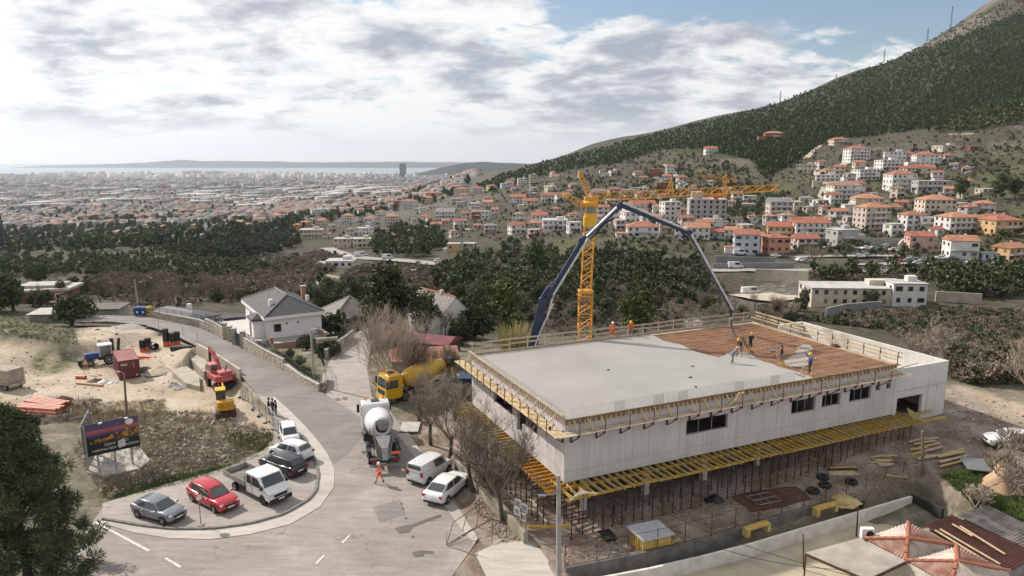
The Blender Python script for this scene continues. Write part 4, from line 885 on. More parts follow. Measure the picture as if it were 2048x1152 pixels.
# second crane far up in the village
CY2 = 455.0; c2 = at_y(1449, 430, CY2); c2z = gz(c2.x, CY2); c2p = Vector((c2.x, CY2, c2z))
crane2 = thing('tower_crane', 'small yellow tower crane beside the unfinished grey apartment block', 'crane', c2p)
q = lambda px, py: at_y(px, py, CY2)-c2p
lattice(MB(), (0, 0, 0), q(1450, 352), 1.7, 1.6, 0.2, 0.11).build('mast', M_CRANE, crane2)
lattice(MB(), q(1452, 359), q(1388, 352), 1.2, 1.5, 0.15, 0.09, True, h=1.2).build('jib', M_CRANE, crane2)
lattice(MB(), q(1452, 359), q(1474, 361), 1.2, 1.5, 0.15, 0.09, True, h=0.8).build('counter_jib', M_CRANE, crane2)
MB().box(q(1470, 360)+Vector((0, 0, -0.6)), (2.0, 1.4, 1.6)).build('counterweight', M_CRANE, crane2); MB().box(q(1455, 363), (1.6, 1.6, 2)).build('cab', M_CRANE2, crane2)
lattice(MB(), q(1451, 357), q(1453, 344), 1.1, 1.1, 0.13, 0.08, w2=0.4).build('tower_top', M_CRANE, crane2)
for e in (q(1400, 353), q(1470, 359)): MB().tube([q(1453, 344), e], 0.05, 4).build('stay_rope', M_CRANE, crane2)
# ------------------------------------------------------------------ concrete pump with its boom
M_PBLUE = mat('pump_blue', (0.016, 0.03, 0.075), 0.45, 0.1, 0.3, 1.5, col2=(0.012, 0.02, 0.045)); M_PIPE = mat('pump_pipe', (0.55, 0.55, 0.55), 0.5, 0.3, 0.25, 2)
PY = 71.8; base_px = (1052, 712); b0 = at_y(*base_px, PY); pz = gz(b0.x, PY)
pump = thing('concrete_pump', 'dark blue concrete pump with its arched boom reaching over the slab', 'concrete pump', (b0.x, PY, pz))
B = lambda px, py, Y=PY: at_y(px, py, Y)-Vector((b0.x, PY, pz))
MB().box((-2.4, 0.8, 0.95), (9.0, 2.3, 0.3)).box((-6.0, 0.8, 2.1), (2.2, 2.4, 2.1)).box((1.2, 0.8, 1.4), (1.8, 1.8, 0.9)).build('truck_body', M_PBLUE, pump)
for wx in (-6.2, -3.0, 0.4, 1.7):
 for wy in (-0.35, 1.95): MB().lathe([(0.35, -0.15), (0.5, -0.13), (0.5, 0.13), (0.35, 0.15)], 16, Matrix.Translation((wx, wy, 0.5)) @ Matrix.Rotation(math.pi/2, 4, 'X')).build('wheel', M_BLACK, pump)
MB().lathe([(0.7, 1.0), (0.6, 2.2), (0.45, 2.6), (0.45, 3.6)], 14, Matrix.Translation((0, 0, 0))).build('turret', M_PBLUE, pump)
J = [(1052, 712), (1086, 603), (1099, 585), (1103, 563), (1163, 478), (1240, 409), (1378, 466), (1461, 622)]
def taper_beam(name, a, b, w0, w1, th, m, off=0.0):
 d = (b-a).normalized(); n = Vector((-d.z, 0, d.x)); a = a+Vector((0, off, 0)); b = b+Vector((0, off, 0)); mb = MB(); rings = []
 for p, w in ((a-d*w0*0.3, w0*0.5), (a, w0), (a.lerp(b, 0.5), (w0+w1)/2*1.05), (b, w1), (b+d*w1*0.3, w1*0.5)):
  rings.append([p+n*w/2+Vector((0, th/2, 0)), p+n*w/2-Vector((0, th/2, 0)), p-n*w/2-Vector((0, th/2, 0)), p-n*w/2+Vector((0, th/2, 0))])
 return mb.loft(rings).build(name, m, pump)
taper_beam('boom_arm', Vector((0, 0, 3.4)), B(1087, 600), 0.95, 0.85, 0.5, M_PBLUE)
taper_beam('boom_arm', B(1086, 605), B(1101, 578), 0.95, 0.8, 0.5, M_PBLUE, 0.1)
taper_beam('boom_arm', B(1098, 592), B(1165, 480), 0.62, 0.5, 0.42, M_PBLUE, -0.35)
taper_beam('boom_arm', B(1160, 484), B(1241, 410), 0.50, 0.42, 0.38, M_PBLUE, -0.2)
M_PGREY = mat('pump_grey', (0.075, 0.09, 0.12), 0.45, 0.2, 0.3, 2)
taper_beam('boom_arm', B(1240, 410), B(1379, 466), 0.46, 0.36, 0.32, M_PBLUE, 0.15)
taper_beam('boom_arm', B(1378, 464), B(1461, 620), 0.36, 0.2, 0.26, M_PGREY, -0.1)
for k, (px, py, rr_) in enumerate(((1087, 602, .5), (1100, 583, .45), (1163, 481, .34), (1240, 411, .34), (1378, 465, .3), (1461, 620, .2))):
 MB().lathe([(rr_, -0.36), (rr_, 0.36)], 12, Matrix.Translation(B(px, py)) @ Matrix.Rotation(math.pi/2, 4, 'X')).build('pivot', M_PBLUE, pump)
for a, b, o in (((1093, 640), (1106, 590), -.45), ((1106, 590), (1175, 478), -.66), ((1172, 474), (1232, 417), -.55), ((1246, 408), (1372, 462), -.25), ((1381, 470), (1464, 622), -.38)):
 MB().tube([B(*a)+Vector((0, o, .12)), B(*b)+Vector((0, o, .16))], 0.115, 8).build('delivery_pipe', M_PIPE, pump)
MB().tube([B(1060, 712)+Vector((0.1, -.5, 0)), B(1078, 662)+Vector((0.1, -.5, 0)), B(1104, 605)+Vector((0.1, -.5, 0))], 0.09, 8).build('delivery_pipe', M_PIPE, pump)
for a, b in (((1103, 565), (1148, 515)), ((1214, 440), (1229, 430)), ((1352, 445), (1380, 475)), ((1180, 475), (1215, 436))): MB().tube([B(*a)+Vector((0, .25, -.25)), B(*b)+Vector((0, .25, -.3))], 0.11, 8).build('ram', M_DARKMET, pump)
hp = [B(1461, 618), B(1462, 640), B(1463, 655, 71.0), B(1469, 668, 68), B(1479, 683, 64.5)]
MB().tube(hp, [0.1, 0.11, 0.12, 0.12, 0.1], 8).build('end_hose', M_BLACK, pump, True); MB().tube([B(1462, 634), B(1462, 639)], 0.15, 8).build('coupling', M_PIPE, pump)
# ================================================================== VEHICLES
def paint(name, c, rough=0.32, metal=0.0): return mat(name, c, rough, metal, 0.06, 3.0, clear=0.6)
M_GLASS = glass('car_glass', (0.045, 0.055, 0.058), .04); M_TYRE = mat('tyre', (0.018, 0.018, 0.019), 0.85, 0, 0.3, 6); M_RIM = mat('rim', (0.42, 0.42, 0.43), 0.35, 0.8, 0.1, 5)
M_TRIM = mat('black_trim', (0.02, 0.02, 0.021), 0.6); M_LAMP = mat('headlamp', (0.55, 0.56, 0.58), 0.15, 0.2); M_TAIL = mat('tail_lamp', (0.28, 0.012, 0.015), 0.25); M_PLATE = mat('number_plate', (0.7, 0.7, 0.68), 0.5); M_AMBER = mat('amber_lamp', (0.75, 0.16, 0.02), 0.3)
M_CHROME = mat('chrome', (0.55, 0.55, 0.56), 0.2, 0.9)
def wheel(parent, x, y, R, w=0.2, rim=None, z=None):
 s = 1 if y > 0 else -1; M = Matrix.Translation((x, y, R if z is None else z)) @ Matrix.Rotation(-s*math.pi/2, 4, 'X')
 o = MB().lathe([(R*0.62, -w/2), (R*0.93, -w/2), (R, -w/2+0.03), (R, w/2-0.03), (R*0.94, w/2), (R*0.66, w/2), (R*0.62, w/2-0.03)], 20, M).build('wheel', M_TYRE, parent, True)
 r_ = MB().lathe([(R*0.64, w/2-0.06), (R*0.64, w/2-0.012), (R*0.56, w/2-0.008), (R*0.5, w/2-0.045), (R*0.16, w/2-0.02), (R*0.14, w/2-0.005)], 18, M).build('rim', rim or M_RIM, o, True)
 return o
def quad_on(mb, a, b, c, d, u0, u1, v0, v1, off=0.012):
 a, b, c, d = map(Vector, (a, b, c, d)); n = (b-a).cross(d-a).normalized()
 f = lambda u, v: (a*(1-u)+b*u)*(1-v)+(d*(1-u)+c*u)*v + n*off
 return mb.add([f(u0, v0), f(u1, v0), f(u1, v1), f(u0, v1)], [(0, 1, 2, 3)])
def car(label, col, loc, head, L=4.4, W=1.78, H=1.48, hood=0.95, belt=0.92, boot=0.95, gh=(0.16, 0.24, 0.62, 0.76), gb=0.0, name='parked_car', group='cars parked by the building site', R=0.31, nose=0.72, rails=False, cat='car', tailhi=False, tail=None, van=False, plateb=True, simple=False):
 t = thing(name, label, cat, loc, head, group); w = W/2
 X = lambda f: -L/2+L*f
 st = [(0.0, 0.80, 0.42, boot*0.72), (0.02, 0.93, 0.3, boot*0.93), (0.06, 0.97, 0.24, boot), (gh[0]+0.02, 0.99, 0.22, max(boot, belt)), (0.45, 1.0, 0.2, belt), (gh[3]-0.02, 0.99, 0.2, belt*0.985), (gh[3]+0.03, 0.985, 0.2, hood), (0.90, 0.96, 0.22, hood*0.93), (0.965, 0.90, 0.25, nose+0.05), (0.99, 0.82, 0.32, nose-0.08), (1.0, 0.72, 0.4, nose-0.2)]
 rings = []
 for f, k, zs, zt in st:
  ww = w*k; zm = zs+(zt-zs)*0.45
  half = [(ww*0.90, zs), (ww*0.985, zs+0.12*(zt-zs)), (ww, zm), (ww*0.985, zs+0.8*(zt-zs)), (ww*0.93, zt-0.035), (ww*0.80, zt), (ww*0.4, zt+0.022)]
  rings.append([Vector((X(f), y, z)) for y, z in half]+[Vector((X(f), -y, z)) for y, z in half[::-1]])
 body = MB().loft([list(reversed(r_)) for r_ in rings]).build('body', col, t, 50)
 # greenhouse
 wb, wt = w*0.905, w*0.74 if not van else w*0.84; zb0 = max(boot, belt)-0.03; zb1 = belt*0.985-0.03
 xr0, xr1, xf1, xf0 = (X(g) for g in gh)
 bot = [Vector((xr0, wb*0.93, zb0)), Vector((xr0+(xf0-xr0)*.5, wb, (zb0+zb1)/2)), Vector((xf0, wb*0.94, zb1))]
 top = [Vector((xr1, wt*0.93, H-0.05)), Vector((xr1+(xf1-xr1)*.5, wt, H-0.005)), Vector((xf1, wt*0.94, H-0.06))]
 fl = lambda v: Vector((v.x, -v.y, v.z))
 crown = [Vector((v.x+(0.03 if i == 2 else -0.03 if i == 0 else 0), 0, v.z+0.045)) for i, v in enumerate(top)]
 mb = MB(); V_ = bot+top+[fl(v) for v in bot]+[fl(v) for v in top]+crown
 mb.add(V_, [(0, 3, 4, 1), (1, 4, 5, 2), (6, 7, 10, 9), (7, 8, 11, 10), (3, 12, 13, 4), (4, 13, 14, 5), (9, 10, 13, 12), (10, 11, 14, 13), (2, 5, 14, 11, 8), (0, 6, 9, 12, 3), (0, 1, 2, 8, 7, 6)])
 cabin = mb.build('cabin', col, t, 60, bevel=0.035)
 g = MB(); quad_on(g, fl(bot[2])*1.0, bot[2], top[2], fl(top[2]), 0.05, 0.95, 0.12, 0.90, 0.055); g.build('windscreen', M_GLASS, cabin)
 if not van or tailhi: g = MB(); quad_on(g, bot[0], fl(bot[0]), fl(top[0]), top[0], 0.06, 0.94, 0.2 if not van else .4, 0.86, 0.05); g.build('rear_window', M_GLASS, cabin)
 for s in (1, -1):
  q = (lambda v: v) if s > 0 else fl
  spans = [((1, 2), 0.03, 0.83)] if van else [((0, 1), 0.26, 0.95), ((1, 2), 0.03, 0.86)]
  for (i, j), u0, u1 in spans:
   g = MB()
   if s > 0: quad_on(g, bot[j], bot[i], top[i], top[j], 1-u1, 1-u0, 0.08, 0.86, 0.02)
   else: quad_on(g, q(bot[i]), q(bot[j]), q(top[j]), q(top[i]), u0, u1, 0.08, 0.86, 0.02)
   g.build('side_window', M_GLASS, cabin)
  if simple: continue
  mx = xf0-0.32; MB().box((mx, s*(w+0.10), zb1+0.08), (0.12, 0.2, 0.15)).build('mirror', col, t, bevel=0.03)
  xm = X((gh[1]+gh[2])/2)
  for xd, l in ((xm, 0.55), (xf0-0.12, 0.5)): MB().box((xd, s*(w*0.996), 0.55), (0.012, 0.012, l)).build('door_gap', M_TRIM, t)
  MB().box((0, s*(w*0.955), 0.26), (L*0.52, 0.05, 0.12)).build('sill', M_TRIM, t)
  for xh in (xm+0.75, xm-0.16): MB().box((xh, s*(w*1.0), belt-0.13), (0.16, 0.03, 0.03)).build('door_handle', col, t)
  if rails: MB().tube([(xr1+0.1, s*wt*0.88, H), (xr1+(xf1-xr1)*.5, s*wt*0.92, H+0.06), (xf1-0.1, s*wt*0.88, H)], 0.018, 5).build('roof_rail', M_TRIM, t)
 xw = (X(0.185), X(0.815))
 for xq in xw:
  for s in (1, -1):
   if not simple: MB().lathe([(R*1.17, -0.02), (R*1.17, 0.012)], 22, Matrix.Translation((xq, s*(w*0.985), R+0.02)) @ Matrix.Rotation(-s*math.pi/2, 4, 'X')).build('wheel_arch', M_TRIM, t)
   wheel(t, xq, s*(w-0.07), R, 0.2)
 if simple: return t
 for s in (1, -1):
  MB().box((X(0.962), s*w*0.66, nose-0.02), (0.16, 0.42, 0.14), s*-0.35).build('headlight', M_LAMP, t, bevel=0.03)
  zt_ = boot-0.2 if not tailhi else belt-0.02
  MB().box((X(0.012), s*w*0.76, zt_), (0.12, 0.3, 0.17 if not tailhi else 0.42), s*0.35).build('tail_light', M_TAIL, t, bevel=0.02)
 MB().box((X(0.992), 0, nose-0.12), (0.07, W*0.5, 0.16)).build('grille', M_TRIM, t); MB().box((X(0.987), 0, 0.33), (0.1, W*0.72, 0.14)).build('bumper', M_TRIM, t)
 MB().box((X(1.0)+0.02, 0, 0.47), (0.02, 0.5, 0.11)).build('number_plate', M_PLATE, t)
 MB().box((X(0.0)+0.0, 0, 0.58 if plateb else 0.5), (0.05, 0.5, 0.11)).build('number_plate', M_PLATE, t); MB().box((X(0.01), 0, 0.32), (0.12, W*0.78, 0.16)).build('bumper', M_TRIM, t)
 return t
def by_wheels(pr, pf, W, L, side, z=0.045, fr=(0.185, 0.815)):
 a, b = P0(*pr, z), P0(*pf, z); d = (b-a).normalized(); n = Vector((-d.y, d.x, 0)); c = (a+b)/2 - n*side*(W/2-0.07)
 return (c.x, c.y, z), math.atan2(d.y, d.x)
def by_axis(p0, p1, pc, z=0.05):
 a, b, c = P0(*p0, z), P0(*p1, z), P0(*pc, z); return (c.x, c.y, z), math.atan2(b.y-a.y, b.x-a.x)
l, h = by_wheels((273, 1034), (330, 1051), 1.71, 4.1, -1, .055)
car('silver grey hatchback at the left end of the parking bay', paint('silver_paint', (0.22, 0.235, 0.27), 0.3, 0.5), l, h, 4.11, 1.71, 1.43, gh=(0.02, 0.18, 0.56, 0.76), boot=0.98, hood=0.92)
l, h = by_wheels((384, 1002), (431, 1027), 1.82, 4.77, -1, .055)
car('bright red estate car beside the no-entry sign post', paint('red_paint', (0.42, 0.012, 0.022)), l, h, 4.77, 1.82, 1.5, gh=(0.03, 0.09, 0.58, 0.76), boot=1.0, hood=0.95, rails=True)
l, h = by_axis((598, 954), (524, 926), (566, 940), .055)
car('black estate car parked behind the white crew-cab truck', paint('black_paint', (0.014, 0.016, 0.022)), l, h, 4.6, 1.83, 1.52, gh=(0.03, 0.10, 0.60, 0.77), boot=1.02, rails=True)
l, h = by_axis((612, 926), (540, 905), (582, 915), .055)
car('white compact crossover parked behind the black estate', paint('white_paint', (0.68, 0.68, 0.67)), l, h, 4.15, 1.76, 1.60, gh=(0.03, 0.13, 0.60, 0.77), boot=1.08, hood=1.0, belt=1.0, rails=True, R=0.33)
l, h = by_axis((576, 868), (583, 888), (579, 881), .055)
car('small white city car nose-on beside the wire fence', paint('white_paint', (0.68, 0.68, 0.67)), l, h, 3.7, 1.62, 1.52, gh=(0.03, 0.12, 0.60, 0.80), boot=1.05, hood=1.0)
l, h = by_wheels((859, 968), (896, 945), 1.83, 4.25, -1, .05)
car('white panel van half on the kerb behind the mixer truck', paint('van_white', (0.62, 0.63, 0.64)), l, h, 4.25, 1.83, 1.84, gh=(0.005, 0.02, 0.66, 0.80), boot=1.15, hood=1.08, belt=1.05, name='panel_van', van=True, tailhi=True, nose=0.82, cat='van')
l, h = by_wheels((896, 1006), (932, 974), 1.86, 4.9, -1, .05)
car('white liftback sedan parked half on the kerb beside the van', paint('pearl_white', (0.74, 0.74, 0.73)), l, h, 4.9, 1.86, 1.45, gh=(0.05, 0.26, 0.60, 0.77), boot=1.0, hood=0.92)
_cw = P(2005, 893); car('white car half hidden by branches at the right edge', paint('white_paint', (0.68, 0.68, 0.67)), (_cw.x+0.8, _cw.y, _cw.z), math.radians(170), 4.3, 1.78, 1.46)
# ---- white crew-cab truck with a drop-side bed
M_VW = paint('truck_white', (0.66, 0.665, 0.66)); M_ALU = mat('alloy_board', (0.40, 0.39, 0.36), 0.5, 0.3, 0.2, 2)
l, h = by_wheels((467, 978), (531, 1012), 2.0, 6.2, -1, .055);
tr = thing('crew_cab_truck', 'white crew-cab pickup truck with an empty grey drop-side bed', 'truck', l, h)
cabp = [(0.55, 0.55), (0.55, 1.15), (0.62, 2.0), (0.72, 2.12), (2.25, 2.14), (2.5, 2.06), (3.05, 1.36), (3.55, 1.18), (3.78, 0.98), (3.82, 0.45), (0.55, 0.42)]
mb = MB(); mb.sideprism([(x-0.9, z) for x, z in cabp], -0.98, 0.98); cb_ = mb.build('cab', M_VW, tr, 30, bevel=0.08)
for s in (1, -1):
 y = s*0.992
 for pts in ([(0.78, 1.28), (0.84, 1.92), (1.42, 1.95), (1.42, 1.26)], [(1.56, 1.25), (1.56, 1.95), (2.3, 1.95), (2.8, 1.42), (2.8, 1.25)]): MB().add([(x-0.9, y, z) for x, z in (pts if s < 0 else pts[::-1])], [tuple(range(len(pts)))][:1]).build('side_window', M_GLASS, cb_)
 for xd in (1.49, 2.86): MB().box((xd-0.9, s*0.985, 1.1), (0.012, 0.014, 1.1)).build('door_gap', M_TRIM, tr)
 MB().box((2.1, s*1.1, 1.4), (0.1, 0.2, 0.28)).build('mirror', M_TRIM, tr); MB().box((2.82, s*0.75, 0.95), (0.12, 0.34, 0.22)).build('headlight', M_LAMP, tr)
 for xb in (1.35-0.9, 2.4-0.9): MB().box((xb, s*0.995, 1.12), (0.14, 0.02, 0.03)).build('door_handle', M_TRIM, tr)
MB().add([(3.06-0.9+.02, 0.86, 1.40), (3.06-0.9+.02, -0.86, 1.40), (2.52-0.9+.02, -0.80, 2.03), (2.52-0.9+.02, 0.80, 2.03)], [(3, 2, 1, 0)]).build('windscreen', M_GLASS, cb_)
MB().box((2.93, 0, 0.84), (0.08, 1.1, 0.2)).build('grille', M_TRIM, tr); MB().box((2.88, 0, 0.48), (0.25, 1.9, 0.32)).build('bumper', M_TRIM, tr, bevel=0.05); MB().box((3.02, 0, 0.55), (0.02, 0.5, 0.11)).build('number_plate', M_PLATE, tr)
MB().box((-1.2, 0, 0.62), (4.6, 0.8, 0.16)).build('chassis', M_TRIM, tr); MB().box((-1.95, 0, 0.86), (3.1, 2.0, 0.08)).build('bed_floor', mat('bed_ply', (0.19, 0.17, 0.155), 0.85, 0, .4, 2), tr)
for s in (1, -1): MB().box((-1.95, s*1.0, 1.07), (3.12, 0.04, 0.42)).build('side_board', M_ALU, tr)
for xq in (-3.5, -0.4): MB().box((xq, 0, 1.07 if xq < -1 else 1.3), (0.04, 2.0, 0.42 if xq < -1 else 0.9)).build('end_board' if xq < -1 else 'headboard', M_ALU, tr)
for k in range(5): MB().tube([(-1.9+0.1*k, -0.3+0.06*k, 0.93), (-0.6, -0.2+0.1*k, 0.95+0.02*k)], 0.012, 4).build('bar', M_RUST, tr)
for xq in (-2.0, 1.95):
 for s in (1, -1): wheel(tr, xq, s*0.88, 0.34, 0.24, M_ALU if xq < 0 else None); MB().lathe([(0.42, -0.02), (0.42, 0.02)], 20, Matrix.Translation((xq, s*0.975, 0.40)) @ Matrix.Rotation(-s*math.pi/2, 4, 'X')).build('wheel_arch', M_TRIM, tr) if xq > 0 else None
# ---- mixer trucks
def mixer(label, loc, head, cabcol, drumcol, stripe=None):
 t = thing('mixer_truck', label, 'mixer truck', loc, head)
 MB().box((-0.6, 0, 0.88), (8.2, 0.85, 0.26)).build('chassis', M_TRIM, t)
 cabp = [(2.55, 0.75), (2.55, 3.0), (2.75, 3.18), (4.1, 3.12), (4.35, 2.75), (4.55, 1.7), (4.6, 0.55), (2.9, 0.5)]
 c = MB().sideprism(cabp, -1.22, 1.22).build('cab', cabcol, t, 30, bevel=0.1)
 MB().add([(4.56, 1.06, 1.75), (4.56, -1.06, 1.75), (4.37, -1.0, 2.7), (4.37, 1.0, 2.7)], [(3, 2, 1, 0)]).build('windscreen', M_GLASS, c)
 for s in (1, -1):
  pts = [(3.1, 1.75), (3.1, 2.6), (4.1, 2.6), (4.3, 1.75)]; MB().add([(x, s*1.235, z) for x, z in (pts if s < 0 else pts[::-1])], [(0, 1, 2, 3)]).build('side_window', M_GLASS, c)
  MB().box((4.5, s*1.42, 2.2), (0.16, 0.24, 0.75)).build('mirror', M_TRIM, t, bevel=0.03); MB().tube([(4.3, s*1.2, 2.6), (4.5, s*1.42, 2.55)], 0.03, 5).build('mirror_arm', M_TRIM, t)
  MB().box((4.58, s*0.9, 0.85), (0.1, 0.45, 0.25)).build('headlight', M_LAMP, t); MB().box((1.5, s*0.95, 0.75), (1.2, 0.55, 0.6)).build('tank', M_GALV if s < 0 else M_TRIM, t, bevel=0.06)
  MB().box((-4.62, s*0.85, 0.95), (0.08, 0.4, 0.2)).build('tail_light', M_TAIL, t)
  for xq in (-1.35, -2.75): MB().sideprism([(xq-0.62, 1.0), (xq-0.45, 1.2), (xq+0.45, 1.2), (xq+0.62, 1.0), (xq+0.58, 1.0), (xq+0.43, 1.16), (xq-0.43, 1.16), (xq-0.58, 1.0)], s*1.22-0.2, s*1.22+0.02).build('mudguard', M_TRIM, t)
  for xq in (3.75, 2.3, -1.35, -2.75): wheel(t, xq, s*1.06, 0.5, 0.3, M_GALV)
  MB().tube([(-3.9, s*0.5, 1.0), (-3.4, s*0.75, 2.7)], 0.07, 6).build('pedestal', M_GALV, t)
 MB().box((3.4, 0, 3.2), (0.62, 0.7, 0.06)).build('roof_hatch', M_TRIM, c); MB().box((4.62, 0, 1.25), (0.06, 1.6, 0.5)).build('grille', M_TRIM, t); MB().box((4.6, 0, 0.5), (0.18, 2.4, 0.3)).build('bumper', cabcol, t); MB().box((4.7, 0, 0.48), (0.02, 0.52, 0.12)).build('number_plate', M_PLATE, t)
 for s in (-.8, .8): MB().lathe([(0.09, 0), (0.09, 0.16), (0.05, 0.2)], 8, Matrix.Translation((4.0, s, 3.14))).build('beacon', M_AMBER, t)
 D = Matrix.Translation((1.95, 0, 1.95)) @ Matrix.Rotation(-math.pi/2-math.radians(-14), 4, 'Y')
 D = Matrix.Translation((2.05, 0, 1.95)) @ Matrix.Rotation(-(math.pi/2-math.radians(13)), 4, 'Y')
 prof = [(0.3, 0.0), (0.75, 0.12), (1.08, 0.75), (1.17, 1.5), (1.17, 2.5), (1.12, 3.0), (0.92, 3.9), (0.66, 4.75), (0.62, 5.05), (0.70, 5.06), (0.70, 5.16), (0.52, 5.16), (0.50, 4.6)]
 d = MB().lathe(prof, 28, D).build('drum', drumcol, t, True)
 for zq, rq in ((1.5, 1.185), (2.5, 1.185), (4.6, 0.735)): MB().lathe([(rq, zq-0.05), (rq, zq+0.05)], 28, D).build('drum_band', drumcol if stripe is None else stripe, d, True)
 MB().lathe([(0.5, 4.9), (0.49, 4.95)], 20, D).build('drum_mouth', M_TRIM, d)
 # hopper, chutes, ladder and rear frame
 MB().loft([[(-3.95, 0.55, 3.75), (-3.95, -0.55, 3.75), (-3.1, -0.55, 3.7), (-3.1, 0.55, 3.7)], [(-3.8, 0.3, 3.15), (-3.8, -0.3, 3.15), (-3.3, -0.3, 3.1), (-3.3, 0.3, 3.1)]][::-1], cap=False).build('feed_hopper', M_GALV, t)
 MB().loft([[(-4.1, 0.5, 2.6), (-4.1, -0.5, 2.6), (-3.3, -0.62, 2.5), (-3.3, 0.62, 2.5)], [(-4.3, 0.28, 1.7), (-4.3, -0.28, 1.7), (-3.9, -0.3, 1.7), (-3.9, 0.3, 1.7)]][::-1], cap=False).build('discharge_hopper', drumcol, t)
 MB().add([(-4.2, 0.26, 1.95), (-4.2, -0.26, 1.95), (-4.75, -0.2, 1.0), (-4.75, 0.2, 1.0), (-4.25, 0.36, 2.1), (-4.25, -0.36, 2.1), (-4.8, -0.32, 1.15), (-4.8, 0.32, 1.15)], [(0, 1, 2, 3), (1, 5, 6, 2), (4, 0, 3, 7)]).build('chute', M_GALV, t)
 for s in (0, 1): MB().tube([(-3.5, 0.75+0.28*s, 0.9), (-3.3, 0.75+.28*s, 3.2)], 0.022, 5).build('ladder_rail', M_TRIM, t)
 for zq in np.arange(1.1, 3.2, 0.3): MB().tube([(-3.48+0.09*(zq-.9), 0.75, zq), (-3.48+.09*(zq-.9), 1.03, zq)], 0.018, 4).build('rung', M_TRIM, t)
 MB().box((-4.6, 0, 0.55), (0.12, 2.4, 0.16)).build('rear_guard', M_GALV, t); MB().box((-4.4, 0, 0.98), (0.5, 2.3, 0.14)).build('rear_frame', M_TRIM, t); MB().box((-4.63, -0.85, 1.5), (0.04, 0.7, 0.22)).build('marker_board', M_AMBER, t)
 MB().lathe([(0.22, -0.35), (0.22, 0.35)], 12, Matrix.Translation((-0.2, 1.15, 1.55)) @ Matrix.Rotation(math.pi/2, 4, 'Y')).build('water_tank', M_TRIM, t)
 return t
a, b, c = P0(741, 941, .04), P0(727, 875, .04), P0(800, 939, .04); rc = (a+c)/2; d = (b-a).normalized(); k = rc+d*4.6
_mx = mixer('white concrete mixer truck seen from behind on the junction', (k.x, k.y, 0.04), math.atan2(d.y, d.x), paint('mixer_white', (0.60, 0.61, 0.62)), mat('drum_white', (0.62, 0.62, 0.61), 0.5, 0, .15, 1.5))
a, b = P0(905, 782, .04), P0(757, 813, .04); d = (b-a).normalized(); k = b-d*4.7+Vector((0.0, 1.2, 0))
_mx.scale = (1.06,)*3
_mx = mixer('yellow concrete mixer truck behind the bare trees', (k.x, k.y, 0.04), math.atan2(d.y, d.x), paint('mixer_yellow', (0.62, 0.34, 0.012)), mat('drum_yellow', (0.62, 0.36, 0.02), 0.5, 0, .15, 1.5), mat('drum_blue', (0.25, 0.33, 0.42), 0.5))
# ---- red wheeled excavator
M_ER = mat('excavator_red', (0.36, 0.045, 0.05), 0.5, 0, 0.3, 1.5, col2=(0.27, 0.045, 0.045)); M_ERF = mat('faded_red', (0.50, 0.16, 0.16), 0.6, 0, .2, 2)
def txt(body, size, parent, M, m, name='lettering', ext=0.004, align='CENTER'):
 cu = bpy.data.curves.new(name, 'FONT'); cu.body = body; cu.size = size; cu.extrude = ext; cu.align_x = align; cu.align_y = 'CENTER'
 o = bpy.data.objects.new(name, cu); me = bpy.data.meshes.new_from_object(o); bpy.data.objects.remove(o); me.materials.append(m)
 o = link(name, me, parent); o.matrix_local = M; return o
M_LETW = mat('white_lettering', (0.72, 0.70, 0.66), 0.6); M_LETP = mat('pale_lettering', (0.6, 0.42, 0.35), 0.6)
p = P(441, 774); ex = thing('excavator', 'red wheeled excavator parked against the retaining wall', 'excavator', p, math.radians(130))
MB().box((0, 0, 0.95), (3.4, 1.1, 0.4)).build('undercarriage', M_TRIM, ex)
for xq in (-1.35, 1.35):
 for s in (1, -1): wheel(ex, xq, s*0.98, 0.52, 0.42, M_ER)
MB().box((-2.05, 0, 0.55), (0.14, 2.4, 0.75)).build('dozer_blade', M_TRIM, ex)
MB().lathe([(0.75, 1.1), (0.75, 1.3)], 16).build('slew_ring', M_TRIM, ex)
MB().prism([(-2.3, -1.2), (-2.55, -0.7), (-2.55, 0.7), (-2.3, 1.2), (1.2, 1.2), (1.3, 0.6), (1.3, -0.7), (0.9, -1.2)], 1.3, 2.05).build('upper_body', M_ER, ex, bevel=0.06)
MB().box((-1.25, -0.15, 2.25), (1.6, 1.5, 0.4)).build('engine_cover', M_ERF, ex, bevel=0.08)
cab = MB().prism([(-0.35, 0.2), (1.2, 0.2), (1.2, 1.15), (-0.35, 1.15)], 2.03, 3.1).build('cab', M_ERF, ex, bevel=0.06)
for c_, d_ in (((0.42, 1.16, 2.62), (1.1, 0.03, 0.7)), ((1.21, 0.68, 2.62), (0.03, 0.75, 0.75)), ((-0.36, 0.68, 2.66), (0.03, 0.7, 0.6)), ((0.42, 0.19, 2.62), (1.1, 0.03, 0.7))): MB().box(c_, d_).build('cab_window', glass('exc_glass', (0.05, 0.055, 0.05)), cab)
for xq, yq, hq in ((-1.0, -0.6, 0.5), (-1.7, -0.2, 0.4)): MB().tube([(xq, yq, 2.4), (xq, yq, 2.45+hq)], 0.07, 8).build('exhaust', M_TRIM, ex)
bo = MB(); bo.loft([[Vector((x, -0.35+s*w_, z)) + Vector((nx, 0, nz))*e for s, e in ((1, 1), (-1, 1), (-1, -1), (1, -1))] for x, z, w_, nx, nz in ((1.0, 1.9, .16, -.2, .25), (1.9, 3.0, .16, -.28, .22), (3.2, 3.7, .15, -.1, .24), (4.4, 3.95, .13, -.05, .18))]); bo.build('boom', M_ER, ex)
MB().bar((4.3, -0.35, 4.15), (4.75, -0.35, 1.4), 0.28, 0.34, up=(1, 0, 0)).build('stick', mat('dark_red', (0.10, 0.022, 0.02), 0.6), ex)
